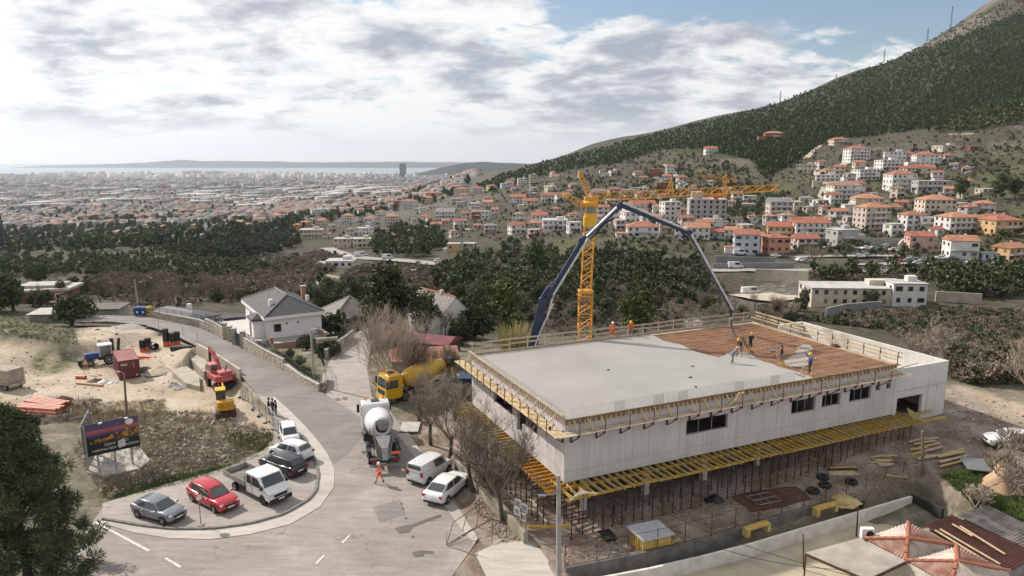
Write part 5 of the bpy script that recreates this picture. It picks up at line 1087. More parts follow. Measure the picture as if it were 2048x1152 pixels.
MB().sideprism([(4.5, 1.8), (5.0, 1.7), (5.05, 1.0), (4.7, 0.55), (4.2, 0.6), (4.25, 1.1), (4.5, 1.2)], -0.85, 0.15).build('bucket', M_TRIM, ex)
for a_, b_ in (((1.2, -0.35, 1.7), (2.5, -0.35, 3.1)), ((2.6, -0.35, 3.8), (4.15, -0.35, 4.3)), ((4.7, -0.35, 3.4), (4.95, -0.35, 1.8))): MB().tube([a_, b_], 0.075, 8).build('ram', M_DARKMET, ex)
txt('ATLAS', 0.42, ex, Matrix.Translation((-2.57, 0, 1.68)) @ Matrix.Rotation(-math.pi/2, 4, 'Z') @ Matrix.Rotation(math.pi/2, 4, 'X'), M_LETP)
# ---- yellow mini excavator
p = P(452, 826); me_ = thing('mini_excavator', 'small yellow tracked excavator at the edge of the rubble', 'mini excavator', p, math.radians(113))
M_MY = mat('mini_yellow', (0.60, 0.31, 0.02), 0.5, 0, .25, 2, col2=(0.5, 0.23, 0.02)); M_MY2 = mat('mini_roof', (0.66, 0.36, 0.01), 0.45)
for s in (1, -1):
 tk_ = MB(); pr = [(-1.2, 0.12), (-1.32, 0.3), (-1.15, 0.5), (1.15, 0.5), (1.32, 0.3), (1.2, 0.1), (0, 0.0)]; tk_.sideprism(pr, s*0.78-0.2, s*0.78+0.2); tk_.build('track', M_TRIM, me_, bevel=0.03)
MB().box((0, 0, 0.5), (1.6, 1.1, 0.25)).build('undercarriage', M_TRIM, me_); MB().box((-1.65, 0, 0.3), (0.1, 1.95, 0.5)).build('dozer_blade', M_RUST, me_); MB().box((-1.3, 0.5, 0.35), (0.7, .12, .14)).box((-1.3, -0.5, 0.35), (.7, .12, .14)).build('blade_arm', M_TRIM, me_)
MB().prism([(-1.25, -0.75), (-1.35, 0), (-1.25, 0.75), (-0.3, 0.85), (0.9, 0.85), (0.95, -0.4), (0.6, -0.85), (-0.3, -0.85)], 0.66, 1.05).build('platform', M_MY, me_, bevel=0.05)
MB().prism([(-1.25, -0.78), (-1.36, 0), (-1.25, 0.78), (-0.35, 0.82), (-0.35, -0.82)], 1.06, 1.62).build('engine_cover', M_MY, me_, bevel=0.07)
for s in (0.25, -0.25): MB().lathe([(0.06, 0), (0.06, 0.02)], 8, Matrix.Translation((-1.34, s, 1.3)) @ Matrix.Rotation(-math.pi/2, 4, 'Y')).build('vent', M_TRIM, me_)
for xq in (-0.3, 0.75):
 for yq in (-0.02, 0.8): MB().box((xq, yq, 1.8), (0.07, 0.07, 1.5)).build('cab_pillar', M_TRIM, me_)
MB().box((0.22, 0.39, 2.58), (1.25, 1.0, 0.12)).build('cab_roof', M_MY2, me_, bevel=0.04)
for c_, d_ in (((0.22, 0.8, 1.85), (0.98, 0.02, 1.25)), ((0.77, 0.39, 1.85), (0.02, 0.75, 1.25)), ((-0.32, 0.39, 2.05), (0.02, 0.75, 0.9))): MB().box(c_, d_).build('cab_window', glass('exc_glass'), me_)
MB().box((0.0, 0.38, 1.4), (0.45, 0.45, 0.7)).build('seat', M_TRIM, me_)
MB().bar((0.9, 0.0, 0.9), (1.3, 0.1, 2.4), 0.16, 0.22, up=(1, 0, 0)).bar((1.3, 0.1, 2.4), (2.0, 0.15, 2.6), 0.15, 0.2).build('boom', M_MY, me_); MB().bar((2.0, 0.15, 2.65), (2.25, 0.2, 1.1), 0.14, 0.18, up=(1, 0, 0)).build('stick', mat('mini_brown', (0.25, 0.13, 0.05), .7), me_)
MB().sideprism([(2.15, 1.15), (2.5, 1.05), (2.5, 0.7), (2.2, 0.45), (1.9, 0.55), (2.05, 0.85)], -0.1, 0.5).build('bucket', M_TRIM, me_); MB().tube([(1.0, 0.05, 1.2), (1.7, .12, 2.4)], 0.05, 6).tube([(2.1, .15, 2.3), (2.4, .2, 1.3)], 0.045, 6).build('ram', M_DARKMET, me_)
# ---- shipping container
c0, c1, c2_ = P(239, 761), P(279, 755), P(204, 741); d1 = (c1-c0); d1.z = 0; d1.normalize(); ang = math.atan2(d1.y, d1.x)
co = thing('shipping_container', 'dark red shipping container standing in the dirt lot', 'container', (c0.x, c0.y, c0.z-0.05), ang)
M_CT = mat('container_red', (0.145, 0.03, 0.032), 0.6, 0, 0.3, 1.2, col2=(0.10, 0.028, 0.028)); M_CTT = mat('container_roof', (0.36, 0.16, 0.145), 0.75, 0, 0.25, 1.5)
def corr(l, h, n, dp):
 mb = MB(); ps_ = []
 for i in range(n):
  x = l*i/n; s_ = l/n; ps_ += [(x, 0), (x+s_*.35, 0), (x+s_*.5, dp), (x+s_*.85, dp)]
 ps_.append((l, 0)); k = len(ps_); mb.add([(x, y, 0) for x, y in ps_]+[(x, y, h) for x, y in ps_], [(i, i+1, k+i+1, k+i) for i in range(k-1)]); return mb
CWD, CLN, CHT = 2.44, 6.06, 2.55
def put(mb, M): mb.v = [tuple(M @ Vector(v)) for v in mb.v]; return mb
put(corr(CWD-0.2, CHT-0.3, 9, 0.05), Matrix.Translation((0.1, 0.02, 0.15))).build('end_wall', M_CT, co)
put(corr(CLN-0.2, CHT-0.3, 22, 0.05), Matrix.Translation((0.02, CLN-0.1, 0.15)) @ Matrix.Rotation(-math.pi/2, 4, 'Z')).build('side_wall', M_CT, co); put(corr(CLN-0.2, CHT-0.3, 22, 0.05), Matrix.Translation((CWD-0.02, 0.1, 0.15)) @ Matrix.Rotation(math.pi/2, 4, 'Z')).build('side_wall', M_CT, co); put(corr(CWD-0.2, CHT-0.3, 9, 0.05), Matrix.Translation((CWD-0.1, CLN-0.02, 0.15)) @ Matrix.Rotation(math.pi, 4, 'Z')).build('end_wall', M_CT, co)
put(corr(CLN-0.1, CWD-0.1, 18, 0.03), Matrix.Translation((0.05, 0.05, CHT-0.06)) @ Matrix(((0, 0, 1, 0), (1, 0, 0, 0), (0, 1, 0, 0), (0, 0, 0, 1)))).build('roof', M_CTT, co)
for x in (0.06, CWD-0.06):
 for y in (0.06, CLN-0.06): MB().box((x, y, CHT/2), (0.12, 0.12, CHT)).build('corner_post', M_CT, co)
for z in (0.08, CHT-0.07):
 for y in (0.05, CLN-0.05): MB().box((CWD/2, y, z), (CWD-0.24, 0.1, 0.14)).build('frame_rail', M_CT, co)
 for x in (0.05, CWD-0.05): MB().box((x, CLN/2, z), (0.1, CLN-0.24, 0.14)).build('frame_rail', M_CT, co)
txt('tex', 0.62, co, Matrix.Translation((0.68, -0.03, 2.05)) @ Matrix.Rotation(math.pi/2, 4, 'X'), M_LETW)
for k in range(4): MB().box((-0.03, CLN-0.9, 2.0-k*0.28), (0.02, 0.16, 0.2)).build('lettering', M_LETW, co)
MB().box((1.75, -0.03, 1.8), (0.03, 0.02, 0.7)).box((2.05, -0.03, 0.5), (0.14, 0.02, 0.2)).build('lettering', M_LETW, co)
# ---- covered trailer truck at the left edge, tractor behind the container
p = P(20, 776); tl = thing('covered_truck', 'small truck with a beige canvas cover at the left edge of the dirt lot', 'truck', p, math.radians(160))
M_CANV = mat('canvas', (0.33, 0.29, 0.235), 0.9, 0, .2, 1.5, bump=.2); MB().box((0.2, 0, 1.75), (3.2, 2.1, 1.7)).build('cover', M_CANV, tl, bevel=0.1); MB().box((0.2, 0, 0.8), (3.4, 2.1, 0.14)).build('bed', M_WOODG, tl); MB().box((-1.42, 0, 0.55), (0.1, 2.0, 0.2)).build('rear_guard', M_WOODG, tl); MB().prism([(1.9, -1), (3.6, -0.95), (3.6, .95), (1.9, 1)], 0.6, 1.9).build('cab', M_ALU, tl, bevel=.15)
for xq in (-0.6, 2.9):
 for s in (1, -1): wheel(tl, xq, s*0.9, 0.38, 0.25)
p = P(206, 727); tk2 = thing('backhoe_loader', 'white and blue tractor parked behind the red container', 'tractor', p, math.radians(215))
M_TB = mat('tractor_blue', (0.022, 0.045, 0.20), .5); MB().box((1.1, 0, 1.25), (1.9, 1.0, 0.9)).build('bonnet', M_TB, tk2, bevel=.08); MB().box((-0.6, 0, 0.9), (2.2, 1.1, 0.5)).build('chassis', M_TRIM, tk2)
cb2 = MB().prism([(-1.1, -.75), (0.35, -.7), (0.35, .7), (-1.1, .75)], 1.15, 2.6).build('cab', glass('tractor_glass', (0.09, .11, .11)), tk2); MB().box((-0.38, 0, 2.68), (1.75, 1.7, .16)).build('cab_roof', M_VW, tk2, bevel=.05)
for xq in (-1.08, 0.33):
 for s in (.74, -.74): MB().box((xq, s, 1.9), (.09, .09, 1.5)).build('cab_pillar', M_VW, tk2)
MB().box((2.6, 0, .7), (.7, 2.0, .7)).build('loader_bucket', M_TRIM, tk2); MB().bar((-1.9, 0, 1.0), (-2.2, 0, 3.3), .3, .35, up=(1, 0, 0)).build('backhoe_arm', M_TRIM, tk2)
for s in (1, -1):
 wheel(tk2, -.75, s*.95, .72, .42); wheel(tk2, 1.5, s*.85, .48, .32)
# ================================================================== PEOPLE
M_SKIN = mat('skin', (0.42, 0.24, 0.17), 0.6); M_HAIR = mat('hair', (0.03, 0.02, 0.015), 0.8); M_BOOTY = mat('yellow_boot', (0.62, 0.40, 0.03), 0.5); M_BOOTK = mat('dark_boot', (0.03, 0.027, 0.025), 0.7)
M_ORA = mat('hi_vis_orange', (0.85, 0.10, 0.015), 0.7); M_NAVY = mat('navy_cloth', (0.018, 0.02, 0.035), 0.85, 0, .2, 8); M_GREYB = mat('grey_blue_cloth', (0.13, 0.15, 0.185), 0.85, 0, .2, 8); M_DARKC = mat('dark_cloth', (0.02, 0.02, 0.022), .85, 0, .2, 8); M_BLUEC = mat('blue_cloth', (0.03, 0.04, 0.17), .8, 0, .2, 8); M_JEAN = mat('jeans', (0.05, 0.07, 0.12), .85, 0, .2, 8); M_GREYT = mat('grey_trousers', (0.16, 0.155, 0.14), .85, 0, .2, 8)
M_HY = mat('yellow_helmet', (0.72, 0.42, 0.02), 0.35); M_HW = mat('white_helmet', (0.70, 0.76, 0.72), 0.35); M_REFL = mat('reflective_tape', (0.7, 0.7, 0.66), 0.4)
WIP = []
def person(label, loc, head, top, bottom, boots, helmet=None, hair=True, lean=0.0, la=((0.05, 0.22, 1.12), (0.22, 0.2, 0.95)), ra=((0.05, -0.22, 1.12), (0.22, -0.2, 0.95)), lf=(0.0, 0.0), stride=0.0, crouch=0.0, tape=False, h=1.77, tilt=0.1):
 k = h/1.77; pel = Vector((0, 0, 0.95-crouch)); R = Matrix.Rotation(lean, 3, 'Y')
 up = lambda z, x=0, y=0: pel + R @ Vector((x, y, z-0.95))
 J = {'pel': pel, 'waist': up(1.10), 'chest': up(1.32, 0.0), 'neck': up(1.48, 0.01), 'jaw': up(1.555, 0.035+tilt*.1), 'skull': up(1.655, 0.03+tilt*.3), 'crown': up(1.72, 0.01+tilt*.4)}
 E = [('pel', 'waist'), ('waist', 'chest'), ('chest', 'neck'), ('neck', 'jaw'), ('jaw', 'skull'), ('skull', 'crown')]
 rad = {'pel': (.155, .125), 'waist': (.15, .115), 'chest': (.165, .13), 'neck': (.062, .062), 'jaw': (.075, .085), 'skull': (.088, .1), 'crown': (.06, .065)}
 part_ = {'pel': 1, 'waist': 0, 'chest': 0, 'neck': 3, 'jaw': 3, 'skull': 3, 'crown': 3}
 for s, arm, n in ((1, la, 'l'), (-1, ra, 'r')):
  J[n+'sh'] = up(1.43, 0, s*0.19); J[n+'el'] = up(*[arm[0][i] for i in (2, 0, 1)]); J[n+'wr'] = up(*[arm[1][i] for i in (2, 0, 1)])
  d = (J[n+'wr']-J[n+'el']).normalized(); J[n+'pm'] = J[n+'wr']+d*0.085
  E += [('chest', n+'sh'), (n+'sh', n+'el'), (n+'el', n+'wr'), (n+'wr', n+'pm')]
  rad.update({n+'sh': (.075, .075), n+'el': (.052, .052), n+'wr': (.04, .04), n+'pm': (.042, .024)}); part_.update({n+'sh': 0, n+'el': 0, n+'wr': 0, n+'pm': 3})
  fx = s*stride*0.5; hp = pel+Vector((0, s*0.095, -0.03)); an = Vector((fx+(lf[0] if s > 0 else lf[1]), s*0.12, 0.09)); kn = (hp+an)/2+Vector((0.05+crouch*0.9, s*0.01, 0.0))
  if fx < 0: an.z += 0.03
  J[n+'hp'] = hp; J[n+'kn'] = kn; J[n+'an'] = an; J[n+'to'] = an+Vector((0.16, s*0.02, -0.055))
  E += [('pel', n+'hp'), (n+'hp', n+'kn'), (n+'kn', n+'an'), (n+'an', n+'to')]
  rad.update({n+'hp': (.098, .1), n+'kn': (.068, .07), n+'an': (.052, .055), n+'to': (.05, .035)}); part_.update({n+'hp': 1, n+'kn': 1, n+'an': 2, n+'to': 2})
 names = list(J); ix = {n: i for i, n in enumerate(names)}
 me = bpy.data.meshes.new('body'); me.from_pydata([J[n]*k for n in names], [(ix[a], ix[b]) for a, b in E], [])
 t = thing('person', label, 'person', loc, head); o = link('body', me, t)
 o.modifiers.new('skin', 'SKIN'); sv = me.skin_vertices[0].data
 for n in names: sv[ix[n]].radius = (rad[n][0]*k, rad[n][1]*k); sv[ix[n]].use_root = (n == 'pel')
 sb = o.modifiers.new('sub', 'SUBSURF'); sb.levels = 1; sb.render_levels = 1
 WIP.append((t, o, J, E, part_, k, (top, bottom, boots, M_SKIN), R))
 hd = J['skull']*k; up_ = (R @ Vector((tilt*0.5, 0, 1))).normalized(); rot = Vector((0, 0, 1)).rotation_difference(up_).to_matrix().to_4x4(); M = Matrix.Translation(hd+up_*0.03) @ rot
 if helmet:
  MB().lathe([(0.155, -0.02), (0.16, 0.0), (0.135, 0.02), (0.132, 0.07), (0.11, 0.12), (0.06, 0.155), (0.01, 0.163)], 14, M).build('helmet', helmet, t, True)
 elif hair: MB().lathe([(0.085, -0.09), (0.105, -0.03), (0.108, 0.03), (0.085, 0.085), (0.03, 0.115)], 12, M @ Matrix.Translation((-0.025, 0, 0))).build('hair', M_HAIR, t, True)
 if tape:
  for z, r_ in ((1.12, .165), (1.27, .178)): MB().lathe([(r_*k, -0.025), (r_*k, 0.025)], 14, Matrix.Translation(up(z)*k) @ R.to_4x4() @ Matrix.Diagonal((0.86, 1.08, 1, 1))).build('reflective_band', M_REFL, t)
  for n in 'lr':
   c = J[n+'kn'].lerp(J[n+'an'], .35)*k; MB().lathe([(.082, -0.025), (.082, 0.025)], 10, Matrix.Translation(c)).build('reflective_band', M_REFL, t)
 return t, J, k
def finish_people():
 dg = bpy.context.evaluated_depsgraph_get()
 for t, o, J, E, part_, k, ms, R in WIP:
  me = bpy.data.meshes.new_from_object(o.evaluated_get(dg)); bm = bmesh.new(); bm.from_mesh(me)
  segs = [((J[a]*k), (J[b]*k), part_[b], part_[a]) for a, b in E]
  for f in bm.faces:
   c = f.calc_center_median(); best = 9; mi = 0
   for a, b, pb, pa in segs:
    d = b-a; tt = max(0, min(1, (c-a).dot(d)/max(d.length_squared, 1e-9))); q = (a+d*tt-c).length
    if q < best: best = q; mi = pb if tt > 0.35 or pb == pa else pa
   f.material_index = mi; f.smooth = True
  def tube(pts, rs, mi, n=5):
   mb = MB().tube(pts, rs, n); vs = [bm.verts.new(v) for v in mb.v]
   for f in mb.f:
    try: q = bm.faces.new([vs[i] for i in f]); q.material_index = mi; q.smooth = True
    except ValueError: pass
  for n, s in (('l', 1), ('r', -1)):                      # five fingers of unequal length, slightly curled
   w, p = J[n+'wr']*k, J[n+'pm']*k; d = (p-w).normalized(); a = d.cross(Vector((0, s, 0.2))).normalized(); b = d.cross(a).normalized()
   for i, ln in enumerate((.07, .08, .075, .058)):
    o_ = p+a*(i-1.5)*0.021-d*0.02; tube([o_, o_+d*ln*.5+b*.006, o_+d*ln*.85+b*.028], [.0095, .009, .007], 3)
   o_ = w+d*0.03+a*-0.035; tube([o_, o_+d*.035-a*.025+b*.01, o_+d*.07-a*.026+b*.02], [.012, .011, .008], 3)
  sk = J['skull']*k; fw = R @ Vector((1, 0, 0)); up_ = R @ Vector((0, 0, 1)); sd = Vector((0, 1, 0))
  tube([sk+fw*.085-up_*.005, sk+fw*.118-up_*.035, sk+fw*.1-up_*.045], [.008, .014, .008], 3)              # nose
  tube([sk+fw*.097-up_*.072+sd*.022, sk+fw*.101-up_*.072-sd*.022], [.006, .006], 4)                          # mouth
  for s in (1, -1): tube([sk+fw*.09-up_*.0+sd*s*.033, sk+fw*.1+sd*s*.033], [.009, .007], 4); tube([sk+sd*s*.088-up_*.01, sk+sd*s*.105-up_*.005], [.02, .016], 3)
  m2 = bpy.data.meshes.new('body'); bm.to_mesh(m2); bm.free()
  for m in ms: m2.materials.append(m)
  m2.materials.append(M_DARKC); o.modifiers.clear(); o.data = m2
def slab_pt(px, py): return at_z(px, py, ZT+0.02)
ang = lambda v: math.atan2(v[1], v[0])
T = person('worker in orange suit and pale helmet walking behind the white mixer truck', P0(760, 967, .04), math.radians(165), M_ORA, M_ORA, M_BOOTK, M_HW, stride=0.62, tape=True, la=((0.06, 0.24, 1.17), (0.28, 0.12, 1.1)), ra=((0.06, -0.24, 1.17), (0.28, -0.1, 1.08)))
q = bp(15.5, BD+0.55); person('worker in full orange suit with white helmet at the far slab edge', (q.x, q.y, ZT-0.17), math.radians(-80), M_ORA, M_ORA, M_BOOTK, M_HW, tape=True, la=((0.05, 0.26, 1.15), (0.16, 0.14, 1.0)), ra=((0.05, -0.26, 1.15), (0.16, -0.14, 1.0)))
q = bp(17.7, BD+0.55); person('worker in orange jacket with yellow helmet leaning at the far slab edge', (q.x, q.y, ZT-0.17), math.radians(-95), M_ORA, M_GREYT, M_BOOTK, M_HY, lean=0.35, la=((0.12, 0.27, 1.18), (0.3, 0.22, 1.12)), ra=((0.12, -0.27, 1.18), (0.3, -0.22, 1.12)), tape=False)
person('bent worker in grey overalls spreading concrete at the hose', slab_pt(1463, 727), math.radians(20), M_GREYB, M_GREYB, M_GREYB, M_HY, lean=0.75, stride=0.4, crouch=0.1, la=((0.28, 0.2, 1.32), (0.36, 0.1, 1.12)), ra=((0.3, -0.2, 1.3), (0.42, -0.1, 1.05)), tilt=0.0)
person('worker in dark jacket steering the black hose end', slab_pt(1482, 712), math.radians(200), M_NAVY, M_GREYT, M_BOOTY, M_HY, lean=0.45, la=((0.2, 0.2, 1.2), (0.42, 0.06, 1.22)), ra=((0.2, -0.2, 1.2), (0.4, -0.04, 1.15)), stride=0.2)
person('worker in dark jacket and yellow boots standing on the bare mesh', slab_pt(1500, 701), math.radians(-70), M_NAVY, M_NAVY, M_BOOTY, M_HY, la=((0.1, 0.26, 1.17), (0.26, 0.05, 1.2)), ra=((0.1, -0.26, 1.17), (0.26, -0.05, 1.18)), lean=0.1)
person('bareheaded worker in dark clothes and yellow boots at the pour edge', slab_pt(1562, 729), math.radians(150), M_NAVY, M_GREYB, M_BOOTY, None, la=((-.02, 0.24, 1.15), (0.05, 0.24, 0.92)), ra=((0.02, -0.24, 1.15), (0.1, -0.22, 0.92)))
T = person('worker in blue jacket with raised arm pushing a long float', slab_pt(1619, 747), math.radians(195), M_BLUEC, M_NAVY, M_BOOTK, M_HY, la=((0.16, 0.27, 1.2), (0.36, 0.14, 1.1)), ra=((0.12, -0.3, 1.5), (0.22, -0.42, 1.72)), stride=0.3)
a = slab_pt(1599, 751); b = slab_pt(1619, 747)+Vector((-0.42, -0.1, 1.15)); fl_ = thing('concrete_float', 'long wooden float pole held by the worker in blue', 'float', a)
MB().tube([Vector((0, 0, .06)), (b-a)*1.05], 0.03, 6).build('pole', M_WOOD, fl_); MB().box((0, 0, .03), (0.25, 0.9, 0.05), .4).build('blade', M_GALV, fl_)
wb_ = slab_pt(1544, 713); wbt = thing('shovel', 'shovel stuck in the mesh beside the bareheaded worker', 'shovel', wb_); MB().tube([(0, 0, .5), (0.35, -0.9, .04)], .02, 5).build('handle', M_WOOD, wbt); MB().lathe([(.05, 0), (.28, .1), (.32, .22), (.2, .24)], 10, Matrix.Translation((0, 0, .4))).build('bucket', M_GALV, wbt)
for k, (x, y, hd, jk, tr_, lab, hel) in enumerate(((536, 829, 20, M_DARKC, M_DARKC, 'man in black jacket, left of the three by the wire fence', None), (544, 831, 60, M_DARKC, M_JEAN, 'man in jeans, middle of the three by the wire fence', None), (551, 834, 190, M_DARKC, M_JEAN, 'man with dark hood, right of the three by the wire fence', None))):
 person(lab, P(x+2, y), math.radians(hd), jk, tr_, M_BOOTK, hel, la=((0.02, 0.24, 1.15), (0.16, 0.16, 0.98)), ra=((0.02, -0.24, 1.15), (0.16, -0.16, 0.98)), h=1.8)
finish_people()
# ================================================================== HOUSES NEAR THE ROAD
def tile_mat(name, c0, c1, scale=1.0, rot=0.0):
 m = bpy.data.materials.new(name); m.use_nodes = True; nt = m.node_tree; N = nt.nodes.new; L = nt.links.new
 b = nt.nodes['Principled BSDF']; b.inputs['Roughness'].default_value = 0.75
 tc = N('ShaderNodeTexCoord'); mp = N('ShaderNodeMapping'); mp.inputs['Rotation'].default_value = (0, 0, rot); L(tc.outputs['Object'], mp.inputs[0])
 br = N('ShaderNodeTexBrick'); br.inputs['Scale'].default_value = 1.0; br.inputs['Brick Width'].default_value = 0.33*scale; br.inputs['Row Height'].default_value = 0.36*scale; br.inputs['Mortar Size'].default_value = 0.045*scale; br.inputs['Mortar Smooth'].default_value = 0.6
 br.inputs['Color1'].default_value = (*c0, 1); br.inputs['Color2'].default_value = (*c1, 1); br.inputs['Mortar'].default_value = (*(np.array(c0)*0.35), 1); L(mp.outputs[0], br.inputs['Vector'])
 n = N('ShaderNodeTexNoise'); n.inputs['Scale'].default_value = 1.3; n.inputs['Detail'].default_value = 6; L(tc.outputs['Object'], n.inputs['Vector'])
 r = N('ShaderNodeValToRGB'); L(n.outputs['Fac'], r.inputs[0]); r.color_ramp.elements[0].position = .3; r.color_ramp.elements[0].color = (.75, .75, .75, 1); r.color_ramp.elements[1].position = .7; r.color_ramp.elements[1].color = (1.15, 1.15, 1.15, 1)
 mu = N('ShaderNodeMix'); mu.data_type = 'RGBA'; mu.blend_type = 'MULTIPLY'; mu.inputs[0].default_value = 1; L(br.outputs['Color'], mu.inputs[6]); L(r.outputs[0], mu.inputs[7]); L(mu.outputs[2], b.inputs['Base Color'])
 bp_ = N('ShaderNodeBump'); bp_.inputs['Strength'].default_value = 0.9; bp_.inputs['Distance'].default_value = 0.05; bp_.invert = True; L(br.outputs['Fac'], bp_.inputs['Height']); L(bp_.outputs[0], b.inputs['Normal'])
 return m
def hip_roof(mb, x0, y0, x1, y1, ze, zr, ov=0.45, th=0.12, gable=False):
 X0, Y0, X1, Y1 = x0-ov, y0-ov, x1+ov, y1+ov; w, d = X1-X0, Y1-Y0
 if w >= d: i = 0 if gable else d/2; a, b = (X0+i, (Y0+Y1)/2, zr), (X1-i, (Y0+Y1)/2, zr)
 else: i = 0 if gable else w/2; a, b = ((X0+X1)/2, Y0+i, zr), ((X0+X1)/2, Y1-i, zr)
 c = [(X0, Y0, ze), (X1, Y0, ze), (X1, Y1, ze), (X0, Y1, ze)]; lo = [(x, y, z-th) for x, y, z in c]
 if w >= d: fs = [(0, 1, 5, 4), (1, 2, 5), (2, 3, 4, 5), (3, 0, 4)]
 else: fs = [(0, 1, 4), (1, 2, 5, 4), (2, 3, 5), (3, 0, 4, 5)]
 mb.add(c+[a, b]+lo, fs+[(6, 7, 1, 0), (7, 8, 2, 1), (8, 9, 3, 2), (9, 6, 0, 3), (9, 8, 7, 6)]); return a, b
M_WHITEW = mat('white_render', (0.74, 0.71, 0.70), 0.9, 0, .08, 1, bump=.05); M_PALEW = mat('pale_render', (0.60, 0.55, 0.47), .9, 0, .15, 1); M_BRICKT = mat('terrace_brick', (0.36, 0.21, 0.14), .9, 0, .35, 6, col2=(.24, .14, .1)); M_TILEF = mat('terrace_tile', (0.50, 0.48, 0.46), .7, 0, .1, 2)
M_DTILE = tile_mat('slate_tiles', (0.05, 0.053, 0.062), (0.085, 0.088, 0.098)); M_GTILE = tile_mat('grey_tiles', (0.20, 0.185, 0.165), (0.27, 0.25, 0.225)); M_WINDK = glass('window_dark', (0.02, 0.022, 0.025))
F_ = at_z(528, 640, 2.3); vil = thing('villa', 'white villa with dark hipped tile roof beside the upper road', 'house', (F_.x, F_.y, 0), math.radians(31.8))
VX, VY, VB, VE = 9.2, 16.2, -0.8, 2.2
MB().box((VX/2, VY/2, (VE-4.5)/2), (VX-1.0, VY-1.0, VE+4.5)).build('wall', M_WHITEW, vil)
rb = MB(); ra_, rb_ = hip_roof(rb, 0, 0, VX, VY, VE+0.45, 4.9, 0.0, 0.02); roof = rb.build('roof', M_DTILE, vil)
MB().box((VX/2, VY/2, VE+0.19), (VX+0.05, VY+0.05, 0.48)).build('fascia', M_WHITEW, vil)
for e0, e1 in (((0, 0, VE+.45), ra_), ((VX, 0, VE+.45), ra_), ((0, VY, VE+.45), rb_), ((VX, VY, VE+.45), rb_), (ra_, rb_)): MB().tube([Vector(e0)+Vector((0, 0, .03)), Vector(e1)+Vector((0, 0, .05))], 0.11, 6).build('ridge_cap', mat('ridge_grey', (0.22, 0.22, 0.23), .8), roof)
MB().box((2.0, 4.0, 3.9), (0.55, 0.55, 1.3)).build('chimney', M_WHITEW, roof); ch = MB().box((8.2, 8.0, 4.3), (0.7, 0.7, 2.2)).build('chimney', M_BRICKT, roof); MB().box((8.2, 8.0, 5.45), (0.9, 0.9, .1)).build('chimney', M_COPE, roof); MB().box((8.4, 6.6, 3.7), (.5, .5, .9)).build('chimney', M_WHITEW, roof)
wn = MB().box((2.0, 0.48, 0.75), (1.05, .06, 1.15)).build('window', M_WINDK, vil)
for xq in (1.68, 2.0, 2.32): MB().box((xq, 0.44, .75), (.05, .05, 1.15)).build('frame', M_DARKMET, wn)
for xq in (3.4, 5.1): MB().box((xq, 0.42, 1.3), (.14, .14, .35)).build('wall_lamp', M_DARKMET, vil)
# porch on the road side, front door, narrow windows
MB().box((-0.35, 3.4, 0.6), (1.7, 3.0, 2.8)).build('porch', M_WHITEW, vil); pr_ = MB(); hip_roof(pr_, -1.3, 1.8, 0.5, 5.0, 2.15, 2.75, .15, .3); pr_.build('porch_roof', M_DTILE, vil)
MB().box((-1.22, 3.9, 0.3), (.06, 1.0, 2.1)).build('door', mat('grey_door', (.12, .11, .1), .5), vil); MB().box((0.44, 8.6, 0.4), (.06, .9, 2.1)).build('door', mat('pale_door', (.45, .43, .4), .5), vil); MB().box((0.44, 11.5, 1.0), (.06, .5, .6)).build('window', M_WINDK, vil); MB().box((0.44, 6.8, 1.2), (.06, .4, .5)).build('window', M_WINDK, vil)
MB().prism([(-4.6, -0.5), (0.6, 0.3), (0.6, 16.4), (-4.6, 17.0)], -3.0, VB+0.02).build('forecourt', M_TILEF, vil); MB().prism([(0.45, -3.4), (8.0, -3.4), (8.0, 0.5), (0.45, 0.5)], -3.5, VB).build('terrace', mat('terrace_grey', (.30, .29, .28), .7, 0, .15, 2), vil)
for a_, b_ in (((0.4, -3.5), (8.1, -3.5)), ((8.1, -3.5), (8.1, 0.4))): ribbon(MB(), [a_, b_], -1.9, VB+0.85 if a_[0] > 5 else VB+0.15, .22).build('parapet', M_BRICKT, vil); ribbon(MB(), [a_, b_], VB+.86 if a_[0] > 5 else VB+.16, VB+.92 if a_[0] > 5 else VB+.22, .3).build('coping', M_COPE, vil)
MB().box((0.3, -2.6, VB+.5), (.5, .5, 1.0)).build('pillar', M_BRICKT, vil); MB().box((VX-0.4, 0.0, -0.9), (1.4, 1.6, .18)).build('balcony', M_COPE, vil)
MB().box((4.6, -3.3, -2.7), (6.6, .2, 1.6)).build('lower_wall', M_WHITEW, vil); MB().prism([(-3, 16.6), (1, 16.4), (1, 19), (-3, 19.5)], -2, -0.35).build('annex', M_DTILE, vil)
# low slate roof beyond the road wall (neighbour) and sheds
p = P(425, 640); nb = thing('low_house', 'low house with flat slate-grey roof behind the long stone wall', 'house', (at_z(360, 622, -1.5).x, at_z(360, 622, -1.5).y, -4.5), math.radians(-28))
MB().box((0, 0, 1.2), (13, 6, 2.6)).build('wall', M_PALEW, nb); rbm = MB(); hip_roof(rbm, -6.5, -3, 6.5, 3, 2.55, 3.6, .4); rbm.build('roof', mat('slate_sheet', (.10, .105, .12), .7, 0, .15, .8), nb); MB().box((2.2, 0.3, 3.9), (.7, .7, 1.2)).build('chimney', M_WHITEW, nb)
